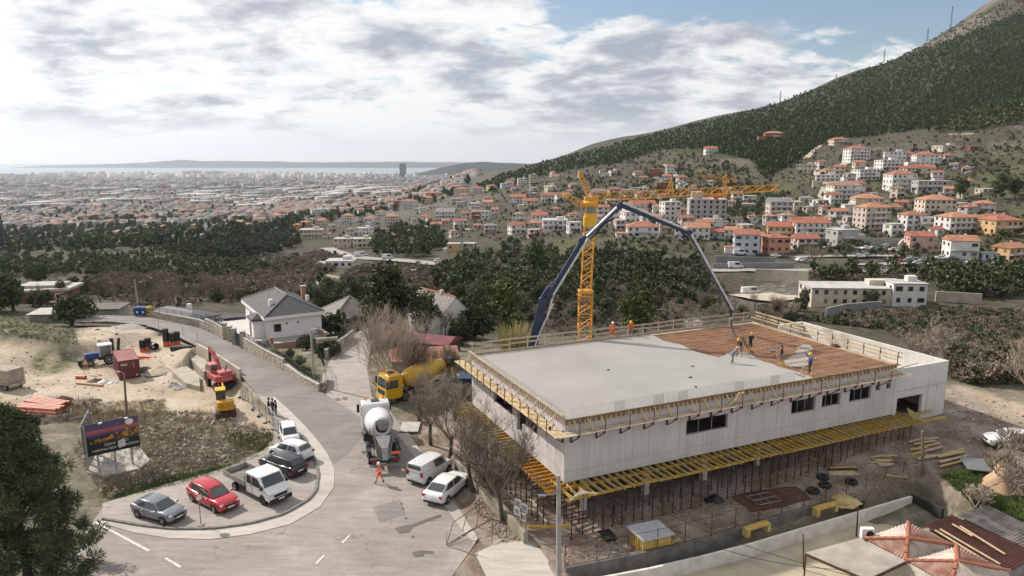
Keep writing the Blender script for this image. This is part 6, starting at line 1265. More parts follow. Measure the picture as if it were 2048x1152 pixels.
# second villa, gable house, red shed
q = at_z(664, 641, -0.2); h2 = thing('house', 'house with grey hipped tile roof left of the big pine', 'house', (q.x, q.y, 0), math.radians(29))
MB().box((4.3, 4.3, -2.6), (8.0, 8.0, 5.0)).build('wall', M_PALEW, h2); rbm = MB(); a_, b_ = hip_roof(rbm, 0.2, 0.2, 8.4, 8.6, -0.15, 2.7, .35); r2_ = rbm.build('roof', M_GTILE, h2); MB().box((2.6, 0.28, -1.2), (.9, .08, 1.0)).build('window', M_WINDK, h2)
for e in ((-.15, -.15, -.12), (8.75, -.15, -.12), (-.15, 8.95, -.12)): MB().tube([e, Vector(a_)+Vector((0, 0, .04))], .1, 6).build('ridge_cap', mat('ridge_pale', (.34, .32, .28), .85), r2_)
g0 = at_z(893, 664, -3.0); gh_ = thing('house', 'tall white gable house with grey tile roof behind the bare trees', 'house', (g0.x-.6, g0.y, -3.4), math.radians(38))
GL, GW, GE, GR = 11.5, 5.4, 3.4, 6.0       # length runs away to the left
mb = MB(); mb.add([(0, 0, -1.5), (GW, 0, -1.5), (GW, 0, GE), (GW/2, 0, GR), (0, 0, GE), (0, GL, -1.5), (GW, GL, -1.5), (GW, GL, GE), (GW/2, GL, GR), (0, GL, GE)], [(0, 1, 2, 3, 4), (9, 8, 7, 6, 5), (0, 4, 9, 5), (2, 1, 6, 7)]); mb.build('wall', M_WHITEW, gh_)
mb = MB(); o_ = .3; mb.add([(-.35, -o_*.3, GE-.25), (GW/2, -o_*.3, GR+.05), (GW+.35, -o_*.3, GE-.25), (-.35, GL+o_, GE-.25), (GW/2, GL+o_, GR+.05), (GW+.35, GL+o_, GE-.25)]+[(-.35, -o_*.3, GE-.4), (GW/2, -o_*.3, GR-.1), (GW+.35, -o_*.3, GE-.4), (-.35, GL+o_, GE-.4), (GW/2, GL+o_, GR-.1), (GW+.35, GL+o_, GE-.4)], [(0, 1, 4, 3), (1, 2, 5, 4), (0, 6, 7, 1), (1, 7, 8, 2), (6, 9, 10, 7), (7, 10, 11, 8), (3, 4, 10, 9), (4, 5, 11, 10), (0, 3, 9, 6), (2, 8, 11, 5)]); rf = mb.build('roof', M_GTILE, gh_)
MB().box((GW/2, 4.5, GR+.3), (.5, .6, .7)).build('chimney', M_PALEW, rf); MB().tube([(GW/2, 0, GR+.1), (GW/2, GL, GR+.1)], .13, 6).build('ridge_cap', mat('ridge_red', (.42, .16, .08), .85), rf)
MB().box((-1.7, 3.0, 1.0), (3.4, 4.4, 4.4)).build('annex', M_WHITEW, gh_); MB().add([(-3.6, .6, 3.0), (.02, .6, 3.9), (.02, 5.4, 3.9), (-3.6, 5.4, 3.0), (-3.6, .6, 2.85), (.02, .6, 3.75), (.02, 5.4, 3.75), (-3.6, 5.4, 2.85)], [(0, 1, 2, 3), (7, 6, 5, 4), (0, 4, 5, 1), (3, 2, 6, 7), (0, 3, 7, 4)]).build('annex_roof', M_GTILE, gh_)
MB().box((-3.42, 1.2, 1.0), (.05, .1, 3.0)).build('downpipe', M_DARKMET, gh_)
MB().box((-7.2, 1.0, -0.6), (7.5, .3, 1.6)).build('garden_wall', M_PALEW, gh_)
s0 = at_z(905, 706, -0.5); sh = thing('shed', 'long low shed with maroon metal roof behind the bare trees', 'shed', (s0.x-0.5, s0.y+3, -2.6), math.radians(-20))
MB().box((-6, 1.5, 1.1), (11.6, 4.4, 3.0)).build('wall', M_RUST, sh); rbm = MB(); hip_roof(rbm, -11.8, -.8, -.2, 3.8, 2.6, 3.3, .3, .1, True); rbm.build('roof', mat('maroon_sheet', (.17, .035, .04), .6, 0, .25, 1), sh)
s1 = at_z(850, 735, 0.5); sh2 = thing('shed', 'stone shed with old pink tile roof behind the yellow mixer', 'shed', (s1.x, s1.y, -1.5), math.radians(12))
MB().box((0, 2, 1.4), (8, 4, 3.4)).build('wall', M_CONC, sh2); rbm = MB(); hip_roof(rbm, -4, 0, 4, 4, 3.0, 4.1, .3, .1, True); rbm.build('roof', mat('old_pink_tile', (.40, .20, .14), .9, 0, .4, 2, bump=.4), sh2)
# flat-roofed new house at far left
q = at_y(75, 583, 150); fh = thing('house', 'unfinished brick house with white flat roof at the far left', 'house', (q.x, 150, gz(q.x, 150)-1), math.radians(10)); zf = q.z-(gz(q.x, 150)-1)
MB().box((0, 3, zf/2), (11, 8, zf)).build('wall', mat('brick_block', (.30, .13, .08), .9, 0, .3, 1.5), fh); MB().prism([(-6.2, -1.6), (1.4, -1.6), (1.4, -1.0), (6.4, -.6), (6.4, 7.5), (-6.2, 7.5)], zf+.003, zf+.55).build('roof', M_COPE, fh); MB().box((0, 3.6, zf+.85), (8.4, 5.5, .6)).build('roof_top', M_COPE, fh)
for xq in (-1.0, 4.6): MB().box((xq, -1.06, zf-1.3), (1.5, .1, 1.9)).build('window', M_WHITEW, fh); MB().box((xq, -1.13, zf-1.3), (1.1, .06, 1.6)).build('window', M_WINDK, fh)
MB().box((5.2, -2.2, zf-1.9), (4.4, 2.0, .12)).build('scaffold', M_WOODG, fh)
for lab, px, py, w, m_ in (('flat grey tin shed roof beside the upper road bend', 195, 616, 7, mat('dark_tin', (.13, .11, .095), .85, 0, .3, 1)), ('white tarpaulin-roofed hut between the round bushes', 95, 626, 6, M_COPE)):
 q = at_z(px, py, -0.4); s_ = thing('shed', lab, 'shed', (q.x, q.y, -3), .1); MB().box((0, 2, 1.2), (w, 4, 2.4)).build('wall', M_CONC, s_); MB().box((0, 2, 2.5), (w+.8, 4.8, .12), 0, 0, Matrix.Rotation(.05, 3, 'X')).build('roof', m_, s_)
# ------------------------------------------------------------------ low houses at the lower right corner
rs_ = thing('corrugated_shed', 'open shed with pale corrugated roof at the lower right', 'shed', (0, 0, 0)); A0, A1, A2, A3 = at_z(1612, 1106, 1.35), at_z(1722, 1076, 1.35), at_z(1812, 1122, 1.8), at_z(1735, 1158, 1.8)
M_CORR = mat('corrugated_cement', (.35, .32, .285), .85, 0, .25, .8, col2=(.25, .23, .205)); n = 24; V_ = []
for i in range(n*4+1):
 t_ = i/(n*4); lift = .09*math.sin(i*math.pi/2)
 for a_, b_ in ((A0, A1), (A3, A2)): p_ = a_.lerp(b_, t_); V_.append((p_.x, p_.y, p_.z+lift))
MB().add(V_, [(2*i, 2*i+2, 2*i+3, 2*i+1) for i in range(n*4)]).build('roof', M_CORR, rs_)
for a_, b_ in ((A0, A3), (A3, A2), (A0, A1)): MB().bar(a_-Vector((0, 0, .12)), b_-Vector((0, 0, .12)), .08, .14).build('purlin', M_RUST, rs_)
for p_ in (A0, A1, A0.lerp(A3, .95)): MB().tube([(p_.x, p_.y, -1.4), (p_.x, p_.y, p_.z-.1)], .05, 6).build('post', M_RUST, rs_)
th_ = thing('tiled_house', 'house with pale ribbed roof and red ridge tiles at the lower right', 'house', (0, 0, 0))
R1, R2 = at_z(1816, 1078, 2.7), at_z(1915, 1124, 2.7); E0, E1, E2, E3 = at_z(1727, 1078, 1.75), at_z(1816, 1046, 1.75), at_z(1912, 1092, 1.75), at_z(2020, 1144, 1.75); E4, E5, E6 = at_z(1812, 1122, 1.75), at_z(1900, 1172, 1.75), at_z(1990, 1222, 1.75)
M_RIB = mat('ribbed_roof', (.46, .42, .37), .85, 0, .3, 1.2, col2=(.34, .28, .235)); M_RTILE = mat('ridge_terracotta', (.36, .13, .075), .85, 0, .35, 3, col2=(.25, .085, .05)); M_RIBR = mat('ribbed_red', (.44, .30, .235), .85, 0, .4, 2.2, col2=(.30, .14, .10))
def ribbed(a, b, c, d, n, m, name='roof'):
 V_ = []
 for i in range(n*2+1):
  t_ = i/(n*2); l_ = .1*(i % 2); V_ += [a.lerp(b, t_)+Vector((0, 0, l_)), d.lerp(c, t_)+Vector((0, 0, l_))]
 return MB().add(V_, [(2*i, 2*i+2, 2*i+3, 2*i+1) for i in range(n*2)]).build(name, m, th_)
ribbed(E0, E1, R1, R1, 12, M_RIB); ribbed(E1, E2, R1, R1, 14, M_RIBR); ribbed(E4, E0, R1, R1, 14, M_RIBR); ribbed(E2, E4, R1, R1, 14, M_RIB)
ribbed(E2, E3, R2, R2, 14, M_RIBR); ribbed(E4, E2, R2, R2, 14, M_RIB); ribbed(E5, E4, R2, R2, 14, M_RIBR); ribbed(E3, E6, R2, R2, 14, M_RIB); ribbed(E6, E5, R2, R2, 10, M_RIB)
half = MB().lathe([(.115, 0), (.13, .02), (.105, .42)], 10).mesh('ridge_tile', M_RTILE)
def ridge_tiles(a, b):
 d = (b-a); k = max(1, int(d.length/.4)); q_ = Vector((0, 0, 1)).rotation_difference(d.normalized())
 for i in range(k): o = link('ridge_tile', half, th_); o.location = a+d*(i/k)+Vector((0, 0, .06)); o.rotation_mode = 'QUATERNION'; o.rotation_quaternion = q_
for a_, b_ in ((E0, R1), (E1, R1), (E2, R1), (E4, R1), (E2, R2), (E3, R2), (E4, R2), (E5, R2)): ridge_tiles(a_, b_)
MB().prism([tuple(p_.to_2d()) for p_ in (E0, E1, E2, E3, E6, E5, E4)], -3, 1.7).build('wall', M_PALEW, th_)
ac = thing('air_conditioner', 'white air conditioner unit standing beside the tiled roof', 'air conditioner', at_z(1738, 1076, 1.8)); MB().box((0, 0.3, .2), (.8, .35, .7)).build('case', M_WHITEW, ac, bevel=.03); MB().lathe([(.24, 0), (.24, .02)], 16, Matrix.Translation((.12, .12, .2)) @ Matrix.Rotation(math.pi/2, 4, 'X')).build('fan_grille', M_DARKMET, ac)
br_ = thing('rusty_shed', 'low shed with rusty brown corrugated roof among dry creepers', 'shed', (0, 0, 0)); C = [at_z(1846, 1050, 1.2), at_z(1905, 1030, 1.2), at_z(2080, 1110, 1.0), at_z(2010, 1148, 1.0)]; V_ = []
for i in range(121):
 t_ = i/120; l_ = .05*math.sin(i*math.pi/2)
 for a_, b_ in ((C[0], C[3]), (C[1], C[2])): p_ = a_.lerp(b_, t_); V_.append((p_.x, p_.y, p_.z+l_))
MB().add(V_, [(2*i, 2*i+1, 2*i+3, 2*i+2) for i in range(120)]).build('roof', mat('rusty_sheet', (.16, .062, .045), .8, 0, .4, 1, col2=(.09, .04, .03)), br_); MB().prism([tuple(p_.to_2d()) for p_ in C], -2, .9).build('wall', M_CONC, br_)
for a_, b_ in (((1870, 1060), (1985, 1130)), ((1880, 1058), (2000, 1128)), ((1905, 1048), (1945, 1072)), ((1920, 1052), (2010, 1108))): MB().bar(at_z(*a_, 1.32), at_z(*b_, 1.2), .14, .05).build('board', M_WOOD, br_)
gr_ = thing('corrugated_shed', 'grey corrugated shed roof under dry twigs at the right edge', 'shed', (0, 0, 0)); C = [at_z(1912, 1030, 1.0), at_z(1975, 1010, 1.0), at_z(2120, 1080, 1.0), at_z(2075, 1108, 1.0)]; V_ = []
for i in range(97):
 t_ = i/96; l_ = .05*math.sin(i*math.pi/2)
 for a_, b_ in ((C[0], C[3]), (C[1], C[2])): p_ = a_.lerp(b_, t_); V_.append((p_.x, p_.y, p_.z+l_))
MB().add(V_, [(2*i, 2*i+1, 2*i+3, 2*i+2) for i in range(96)]).build('roof', mat('grey_sheet', (.27, .24, .215), .85, 0, .4, 1.2), gr_); MB().prism([tuple(p_.to_2d()) for p_ in C], -2, .7).build('wall', M_CONC, gr_)
# yard, white wall along it, ledge behind
WL = [at_z(x, y, -0.3) for x, y in ((1180, 1168), (1300, 1145), (1400, 1122), (1500, 1096), (1600, 1066), (1700, 1036), (1822, 1000))]
yd = poly_z([(1180, 1170), (1400, 1124), (1600, 1068), (1822, 1002), (1862, 1020), (1950, 1062), (2060, 1180), (1900, 1300), (1150, 1300)], -1.0); sheet('yard', yd, -0.95, mat('yard_concrete', (.44, .385, .28), .85, 0, .25, .5, col2=(.33, .285, .21), coords='Object', detail=8))
ww = thing('yard_wall', 'low white wall with panel joints between yard and building site', 'wall', (0, 0, 0)); ribbon(MB(), [(p_.x, p_.y) for p_ in WL], -1.4, 0.02, .2).build('wall_body', mat('white_wall', (.62, .60, .57), .9, 0, .2, 1.2, col2=(.48, .46, .43)), ww)
for k in range(1, 7):
 p_ = WL[k]; MB().box((p_.x-.12, p_.y-.12, -.5), (.03, .03, 1.0)).build('joint', M_JOINT, ww)
LG = [at_z(x, y, 0.25) for x, y in ((1130, 1140), (1300, 1108), (1420, 1078), (1500, 1052), (1600, 1024), (1700, 996), (1812, 962))]
lg = thing('site_wall', 'dark grey concrete ledge along the front of the building site', 'wall', (0, 0, 0)); ribbon(MB(), [(p_.x, p_.y) for p_ in LG], -1.0, [.45+.1*math.sin(k*2) for k in range(7)], .3).build('wall_body', mat('dark_ledge', (.16, .15, .14), .9, 0, .35, 1.2, col2=(.09, .085, .08), bump=.3), lg)
bw = thing('yard_wall', 'black-stained end wall of the yard below the grass bank', 'wall', (0, 0, 0)); ribbon(MB(), [tuple(at_z(x, y, -.4).to_2d()) for x, y in ((1822, 1000), (1850, 1012), (1885, 1030))], -1.4, .1, .25).build('wall_body', mat('black_wall', (.025, .025, .025), .8), bw)
# ================================================================== VILLAGE, TOWN AND CITY
WALLC = {'w': (0.66, 0.645, 0.62), 'c': (0.58, 0.50, 0.40), 'p': (0.56, 0.36, 0.32), 's': (0.56, 0.27, 0.18), 'o': (0.58, 0.38, 0.19), 'g': (0.40, 0.39, 0.375), 'b': (0.30, 0.11, 0.07), 'l': (0.52, 0.55, 0.60), 'd': (0.52, 0.43, 0.38)}
WORD = {'w': 'white', 'c': 'cream', 'p': 'pink', 's': 'salmon', 'o': 'ochre', 'g': 'grey concrete', 'b': 'bare brick', 'l': 'pale blue', 'd': 'dusty pink'}
ROOFC = {'r': (0.37, 0.14, 0.09), 'o': (0.43, 0.20, 0.12), 'k': (0.24, 0.235, 0.225), 'n': (0.36, 0.22, 0.17)}
RWORD = {'r': 'red', 'o': 'orange', 'k': 'grey', 'n': 'brown'}
HM = {k: mat('wall_'+WORD[k].replace(' ', '_'), c, .9, 0, .14, .35) for k, c in WALLC.items()}; RM = {k: mat('roof_'+RWORD[k], c, .85, 0, .3, .6, bump=.3, bscale=3) for k, c in ROOFC.items()}
M_FLAT = mat('flat_roof', (.45, .44, .42), .9, 0, .2, .4); M_WINF = glass('far_window', (.025, .028, .033), .15); M_BALC = mat('balcony', (.60, .585, .56), .85)
HOUSES = []; M_SHUT = mat('shutters', (.20, .16, .12), .8)
def vhouse(px, py, pw, ph, roof, wc, rc='r', yaw=None, zone='the village', ymin=150.0, wins=True, balc=None, name='house'):
 p = P(px, py, ymin); zc = cP*p.y+sP*(CAM_H-p.z); W = pw*zc/FPX; Hh = ph*zc/FPX
 rz = yaw if yaw is not None else random.uniform(-.45, .45); D = 0.78
 w = W/(abs(math.cos(rz))+D*abs(math.sin(rz))); d = w*D if w < 16 else 11.0
 t = thing(name, '', 'house' if name == 'house' else 'building', (p.x, p.y+d*.35, p.z), rz, 'houses of the hillside village'); st = max(1, round(Hh/2.9))
 HOUSES.append((t, px, WORD[wc], st, roof, RWORD[rc], zone))
 MB().box((0, 0, (Hh-4)/2), (w, d, Hh+4)).build('wall', HM[wc], t)
 if roof == 'f':
  MB().box((0, 0, Hh+.08), (w+.5, d+.5, .16)).build('roof', M_FLAT, t)
  if w > 9: MB().box((w*.2, d*.1, Hh+.9), (w*.28, d*.3, 1.5)).build('stair_house', HM[wc], t)
 else:
  rb = MB(); hip_roof(rb, -w/2, -d/2, w/2, d/2, Hh+.1, Hh+.1+min(w, d)*(.20 if roof == 'h' else .24), .35, .14, roof == 'g'); rf = rb.build('roof', RM[rc], t)
  MB().box((w*.18, d*.12, Hh+min(w, d)*.2), (.6, .6, 1.6)).build('chimney', HM[wc], rf)
  if roof == 'g':
   g_ = MB(); k = min(w, d)*.24
   if w >= d:
    for s in (-1, 1): g_.add([(s*w/2, -d/2, Hh), (s*w/2, d/2, Hh), (s*w/2, 0, Hh+k)], [(0, 1, 2) if s > 0 else (2, 1, 0)])
   else:
    for s in (-1, 1): g_.add([(-w/2, s*d/2, Hh), (w/2, s*d/2, Hh), (0, s*d/2, Hh+k)], [(2, 1, 0) if s > 0 else (0, 1, 2)])
   g_.build('gable', HM[wc], t)
 if wins:
  mb = MB(); n = max(2, int(w/2.6)); nd = max(1, int(d/3.2))
  for s_ in range(st):
   zq = Hh*(s_+.58)/st; hh = min(1.25, Hh/st*.5)
   for i in range(n):
    if random.random() < .88: mb.box((-w/2+w*(i+.5)/n, -d/2-.02, zq), (w/n*random.choice((.34, .42, .6)), .12, hh))
   for i in range(nd):
    for sx in (-1, 1): mb.box((sx*(w/2+.02), -d/2+d*(i+.5)/nd, zq), (.12, d/nd*.34, hh))
  mb.mi = [int(q) for q in np.repeat(np.random.default_rng(int(abs(px*7+py))).integers(0, 3, len(mb.f)//6) == 2, 6)]; stuff(mb.build('windows', [M_WINF, M_SHUT], t))
 if (balc if balc is not None else (st > 1 and random.random() < .7)):
  for s_ in range(1, st): MB().box((0, -d/2-.6, Hh*s_/st), (w*random.choice((.5, .8, .98)), 1.2, .15)).box((0, -d/2-1.15, Hh*s_/st+.5), (w*.5, .08, .9)).build('balcony', M_BALC, t)
 if ph > 9 and random.random() < .4:
  a_ = random.choice((-1, 1)); hh = Hh*random.choice((.35, .5, .66)); an = MB().box((a_*(w*.5+w*.17), -d*.1, (hh-4)/2), (w*.36, d*.7, hh+4)).build('annex', HM[random.choice((wc, 'w', 'c'))], t); MB().box((a_*(w*.67), -d*.1, hh+.1), (w*.4, d*.76, .2)).build('annex_roof', RM[rc] if random.random() < .5 else M_FLAT, an)
 return t
def zoomlist(rows, ox, oy, sc, zone):
 for r in rows: vhouse(ox+r[0]/sc, oy+r[1]/sc, r[2]/sc, r[3]/sc, r[4], r[5], r[6] if len(r) > 6 else 'r', zone=zone)
zoomlist([(62, 185, 66, 28, 'g', 'w'), (408, 108, 105, 35, 'h', 'b', 'o'), (772, 135, 105, 28, 'h', 'c'), (868, 228, 115, 70, 'h', 'w'), (1080, 222, 130, 48, 'f', 'w'), (1048, 278, 120, 58, 'f', 'w'), (1245, 250, 125, 58, 'h', 'w'), (1243, 292, 100, 30, 'g', 'c'), (1155, 300, 85, 35, 'g', 'c'), (1110, 383, 135, 85, 'h', 'w'), (920, 330, 120, 58, 'f', 'w'), (708, 300, 80, 25, 'h', 'w'), (710, 338, 140, 36, 'f', 'w'), (590, 290, 125, 45, 'f', 'c'), (795, 435, 145, 75, 'g', 'w', 'n'), (862, 395, 90, 45, 'g', 'w'), (1285, 395, 190, 60, 'f', 'g'), (1370, 165, 150, 26, 'f', 'c'), (1493, 165, 60, 20, 'f', 'b')], 1400, 240, 2.742, 'high on the right slope')
zoomlist([(930, 505, 165, 75, 'h', 'c', 'o'), (955, 598, 165, 118, 'h', 'd', 'o'), (442, 530, 125, 80, 'g', 'd', 'k'), (275, 490, 90, 30, 'f', 'g'), (1310, 520, 175, 82, 'h', 'c', 'o'), (1570, 510, 115, 52, 'h', 'd', 'o'), (1170, 605, 120, 85, 'h', 'w'), (1255, 605, 90, 70, 'f', 'w'), (1420, 625, 175, 92, 'h', 'w', 'o'), (1670, 630, 185, 80, 'h', 'o', 'r'), (610, 650, 190, 85, 'g', 'w'), (445, 650, 150, 65, 'g', 'o'), (425, 730, 130, 85, 'h', 's'), (260, 740, 150, 112, 'g', 'l'), (585, 705, 130, 55, 'g', 'd'), (790, 690, 150, 88, 'f', 'g'), (1215, 722, 140, 85, 'g', 'p'), (1445, 762, 160, 100, 'g', 'w', 'o'), (1715, 772, 160, 72, 'g', 'o', 'o'), (1590, 770, 80, 40, 'f', 'l'), (30, 640, 90, 80, 'g', 'l', 'o'), (1310, 725, 60, 45, 'f', 'o')], 1400, 240, 2.742, 'above the car park')
zoomlist([(110, 275, 95, 50, 'g', 'w'), (185, 288, 90, 40, 'g', 'c'), (305, 195, 75, 38, 'f', 'c'), (290, 258, 80, 45, 'g', 'w'), (370, 255, 75, 45, 'g', 'w'), (200, 150, 50, 60, 'f', 'c'), (135, 150, 60, 38, 'f', 'w'), (60, 165, 50, 30, 'g', 'w'), (340, 118, 60, 20, 'g', 'c'), (690, 92, 62, 28, 'f', 'w'), (640, 100, 50, 20, 'f', 'w'), (945, 100, 85, 45, 'f', 'b'), (985, 180, 75, 45, 'f', 'b'), (1032, 95, 50, 55, 'g', 'w'), (600, 215, 90, 25, 'g', 'c', 'n'), (690, 212, 75, 35, 'g', 'p'), (780, 210, 90, 30, 'f', 'g'), (860, 205, 90, 35, 'f', 'w')], 1000, 320, 3.032, 'left of the crane jib')
zoomlist([(100, 450, 110, 55, 'g', 'w'), (205, 470, 75, 48, 'f', 'p'), (250, 445, 35, 25, 'g', 'p'), (335, 430, 150, 65, 'f', 'w'), (240, 385, 95, 50, 'g', 'w'), (335, 335, 70, 40, 'h', 'd'), (450, 360, 75, 30, 'h', 'w'), (450, 440, 90, 62, 'f', 'w'), (630, 335, 80, 50, 'g', 'w'), (870, 470, 200, 66, 'h', 'w'), (810, 385, 150, 70, 'f', 'w'), (865, 305, 170, 35, 'g', 'w'), (1035, 365, 120, 110, 'f', 'w'), (1200, 480, 165, 70, 'g', 'w', 'o'), (860, 345, 70, 30, 'g', 'c'), (560, 310, 60, 35, 'g', 'w')], 1000, 320, 3.032, 'behind the crane mast')
zoomlist([(1035, 305, 105, 55, 'h', 'c'), (1045, 320, 75, 35, 'h', 'w'), (850, 308, 140, 32, 'h', 'p', 'o'), (820, 345, 85, 38, 'h', 'p'), (1140, 278, 80, 32, 'h', 'w'), (1225, 258, 70, 28, 'h', 'c'), (695, 382, 120, 55, 'h', 'w'), (625, 375, 45, 50, 'f', 'b'), (1210, 382, 85, 48, 'g', 'c', 'o'), (1125, 402, 90, 60, 'f', 'w'), (1190, 442, 65, 50, 'f', 'w'), (1130, 442, 70, 45, 'g', 'b', 'n'), (1605, 275, 80, 38, 'f', 'c'), (1490, 222, 60, 60, 'f', 'c'), (1350, 215, 60, 28, 'f', 'c'), (1415, 215, 50, 30, 'f', 'w'), (1310, 245, 60, 30, 'f', 'l'), (935, 462, 130, 65, 'g', 'w', 'k'), (1060, 447, 55, 42, 'g', 'w'), (1025, 497, 95, 42, 'g', 'w'), (1065, 527, 60, 18, 'f', 'w'), (1000, 350, 70, 35, 'g', 'g', 'k')], 600, 300, 3.2, 'on the wooded slope')
zoomlist([(585, 477, 85, 52, 'h', 'c', 'o'), (515, 430, 65, 35, 'h', 'w'), (440, 472, 90, 32, 'h', 'w'), (305, 467, 75, 48, 'h', 'w', 'o'), (375, 402, 70, 40, 'g', 'w', 'n'), (432, 388, 55, 40, 'h', 'b', 'o'), (237, 402, 70, 50, 'f', 'c'), (125, 445, 140, 65, 'f', 'w'), (140, 502, 80, 50, 'h', 'd'), (30, 492, 70, 30, 'h', 'p', 'o'), (70, 568, 150, 58, 'f', 'c'), (520, 330, 40, 30, 'f', 's'), (410, 545, 110, 45, 'f', 'w'), (630, 527, 50, 28, 'g', 'w'), (275, 627, 110, 60, 'f', 'd'), (395, 627, 120, 60, 'f', 'c'), (985, 650, 85, 50, 'f', 'o'), (1085, 628, 90, 30, 'f', 'g'), (255, 757, 180, 48, 'f', 'w'), (733, 792, 40, 22, 'f', 'w'), (370, 330, 40, 25, 'h', 'c', 'o'), (470, 300, 50, 25, 'h', 'c', 'o')], 600, 300, 3.2, 'by the lower road')
zoomlist([(1365, 615, 75, 38, 'f', 'w'), (1545, 542, 65, 40, 'f', 'c'), (1640, 527, 70, 38, 'g', 'c', 'n'), (1765, 528, 95, 55, 'g', 'c', 'n'), (925, 612, 110, 35, 'h', 'c'), (1330, 552, 65, 40, 'h', 's', 'o'), (1180, 565, 80, 25, 'h', 'c'), (1890, 485, 90, 40, 'h', 'w', 'o'), (2030, 560, 60, 50, 'h', 's', 'o')], 0, 300, 3.413, 'by the pine wood')
_oc = [(q[1], q[0].location.y) for q in HOUSES]; _n = 0; _rh = random.Random(12)
while _n < 150:
 px, py = _rh.uniform(600, 1990), _rh.uniform(318, 500)
 if not inside([(620, 430), (800, 385), (960, 378), (1100, 348), (1320, 340), (1480, 395), (1560, 430), (1640, 330), (1900, 300), (1990, 380), (1990, 470), (1500, 500), (1250, 470), (1050, 470), (700, 490), (600, 470)], np.array([px]), np.array([py]))[0]: continue
 Y = P(px, py, 150).y
 if any(abs(px-a) < 20 and abs(Y-b) < 26 for a, b in _oc): continue
 _oc.append((px, Y)); _n += 1; vhouse(px, py, 13500/Y*_rh.uniform(.55, 1.05), 5200/Y*_rh.uniform(.7, 1.7), _rh.choice('hggf'), _rh.choice('wwwcdg'), _rh.choice('rronk'), zone='on the far right slope' if px > 1480 else 'up the middle slope' if px > 1000 else 'down the left slope')
lb = vhouse(1733, 611, 232, 36, 'f', 'c', yaw=-.06, zone='below the road', name='long_building'); lb2 = vhouse(1815, 612, 68, 46, 'f', 'w', yaw=-.06, zone='below the road', name='long_building')
lb['label'] = 'long pale two-storey building below the village road'; lb2['label'] = 'white end block with solar panels on its flat roof below the road'
for k in range(3):
 for j in range(6): MB().box((-3.6+j*1.3, -2.5+k*1.9, 6.2+k*.12), (1.2, 1.7, .06), 0, 0, Matrix.Rotation(.2, 3, 'X')).build('solar_panel', glass('solar', (.02, .025, .05), .15), lb2)
ab = thing('apartment_block', 'unfinished grey concrete apartment block beside the small crane', 'building', P(1414, 449, 150), -.12); az = cP*ab.location.y+sP*(CAM_H-ab.location.z); s_ = az/FPX
for k in range(5): MB().box((0, 5, (k+.5)*10*s_+k*.01), (72*s_, 11, 10*s_-.05)).build('storey', HM['g'], ab); MB().box((0, 4.9, (k+1)*10*s_), (74*s_, 11.6, .25)).build('floor_slab', M_FLAT, ab)
for k in range(5):
 for j in range(6): MB().box((-30*s_+j*12*s_, -.56, (k+.5)*10*s_), (4.5*s_, .2, 5.5*s_)).build('window', M_WINF, ab)
MB().box((-20*s_, 6, 57*s_), (20*s_, 7, 14*s_)).build('penthouse', HM['g'], ab)
# ---- every village house gets a label that singles it out
_key = {}
for t, px, wc, st, rf, rc, zn in HOUSES:
 if t.get('label'): continue
 kind = f'{wc} house with flat roof' if rf == 'f' else f'{wc} house with {rc} {"gable" if rf == "g" else "hip"} roof'
 kind = {1: 'low ', 2: 'two-storey ', 3: 'three-storey ', 4: 'four-storey '}.get(st, 'tall ')+kind; _key.setdefault((kind, zn), []).append((px, t))
ORD = ['leftmost', 'second from left', 'third from left', 'fourth from left', 'fifth from left', 'sixth from left', 'seventh from left', 'eighth from left', 'ninth from left']
for (kind, zn), l in _key.items():
 l.sort(key=lambda q: q[0])
 for i, (_, t) in enumerate(l): t['label'] = f'{kind} {zn}' + ('' if len(l) == 1 else f', {ORD[i] if i < 9 else str(i+1)+"th from left"}')
# ---- village roads, walls, yard
def strip(name, pts, w, m, up=.3, step=5.0, ymin=150):
 q = resample([P(x, y, ymin) for x, y in pts], step); V_ = []
 for i, p in enumerate(q):
  d = (q[min(i+1, len(q)-1)]-q[max(i-1, 0)]); d.z = 0; d.normalize(); n = Vector((-d.y, d.x, 0))*w/2
  z = max(gz(p.x+n.x*k, p.y+n.y*k) for k in (-1, -.5, 0, .5, 1))+up; V_ += [(p.x+n.x, p.y+n.y, z), (p.x-n.x, p.y-n.y, z)]
 return struct(MB().add(V_, [(2*i, 2*i+1, 2*i+3, 2*i+2) for i in range(len(q)-1)]).build(name, m))
M_FROAD = mat('far_road', (.30, .29, .275), .9, 0, .15, .1); M_TRK = mat('far_track', (.42, .37, .29), .95, 0, .2, .1)
strip('road', [(655, 497), (690, 510), (720, 516), (790, 521), (850, 527), (893, 531)], 9, M_FROAD)
strip('road', [(905, 532), (1010, 540), (1120, 542), (1260, 542), (1400, 542), (1500, 541), (1600, 542), (1750, 545), (1900, 542), (2048, 539), (2100, 538)], 7, M_FROAD)
for l_ in ([(1590, 516), (1650, 514), (1720, 512), (1800, 514)], [(1700, 530), (1800, 528), (1900, 530)], [(1640, 440), (1670, 430), (1700, 470), (1720, 500)], [(1700, 322), (1660, 350), (1640, 400)], [(1330, 330), (1345, 345), (1375, 372)], [(1470, 480), (1560, 470), (1620, 480)], [(1640, 290), (1625, 305), (1610, 320)]): strip('road', l_, 5, M_FROAD if l_[0][1] > 400 else M_TRK, .35)
strip('road', [(1500, 592), (1540, 598), (1600, 603)], 16, M_TRK, .2, 3)
def farwall(label, pts, h, m, ymin=150, name='terrace_wall'):
 q = resample([P(x, y, ymin) for x, y in pts], 6); t = thing(name, label, 'wall', q[0]); ribbon(MB(), [(p.x-q[0].x, p.y-q[0].y) for p in q], [p.z-q[0].z-2 for p in q], [p.z-q[0].z+h for p in q], .5).build('wall_body', m, t)
M_GW = mat('grey_wall', (.27, .265, .26), .9, 0, .2, .3); M_TW = mat('tan_wall', (.44, .39, .31), .9, 0, .2, .3)
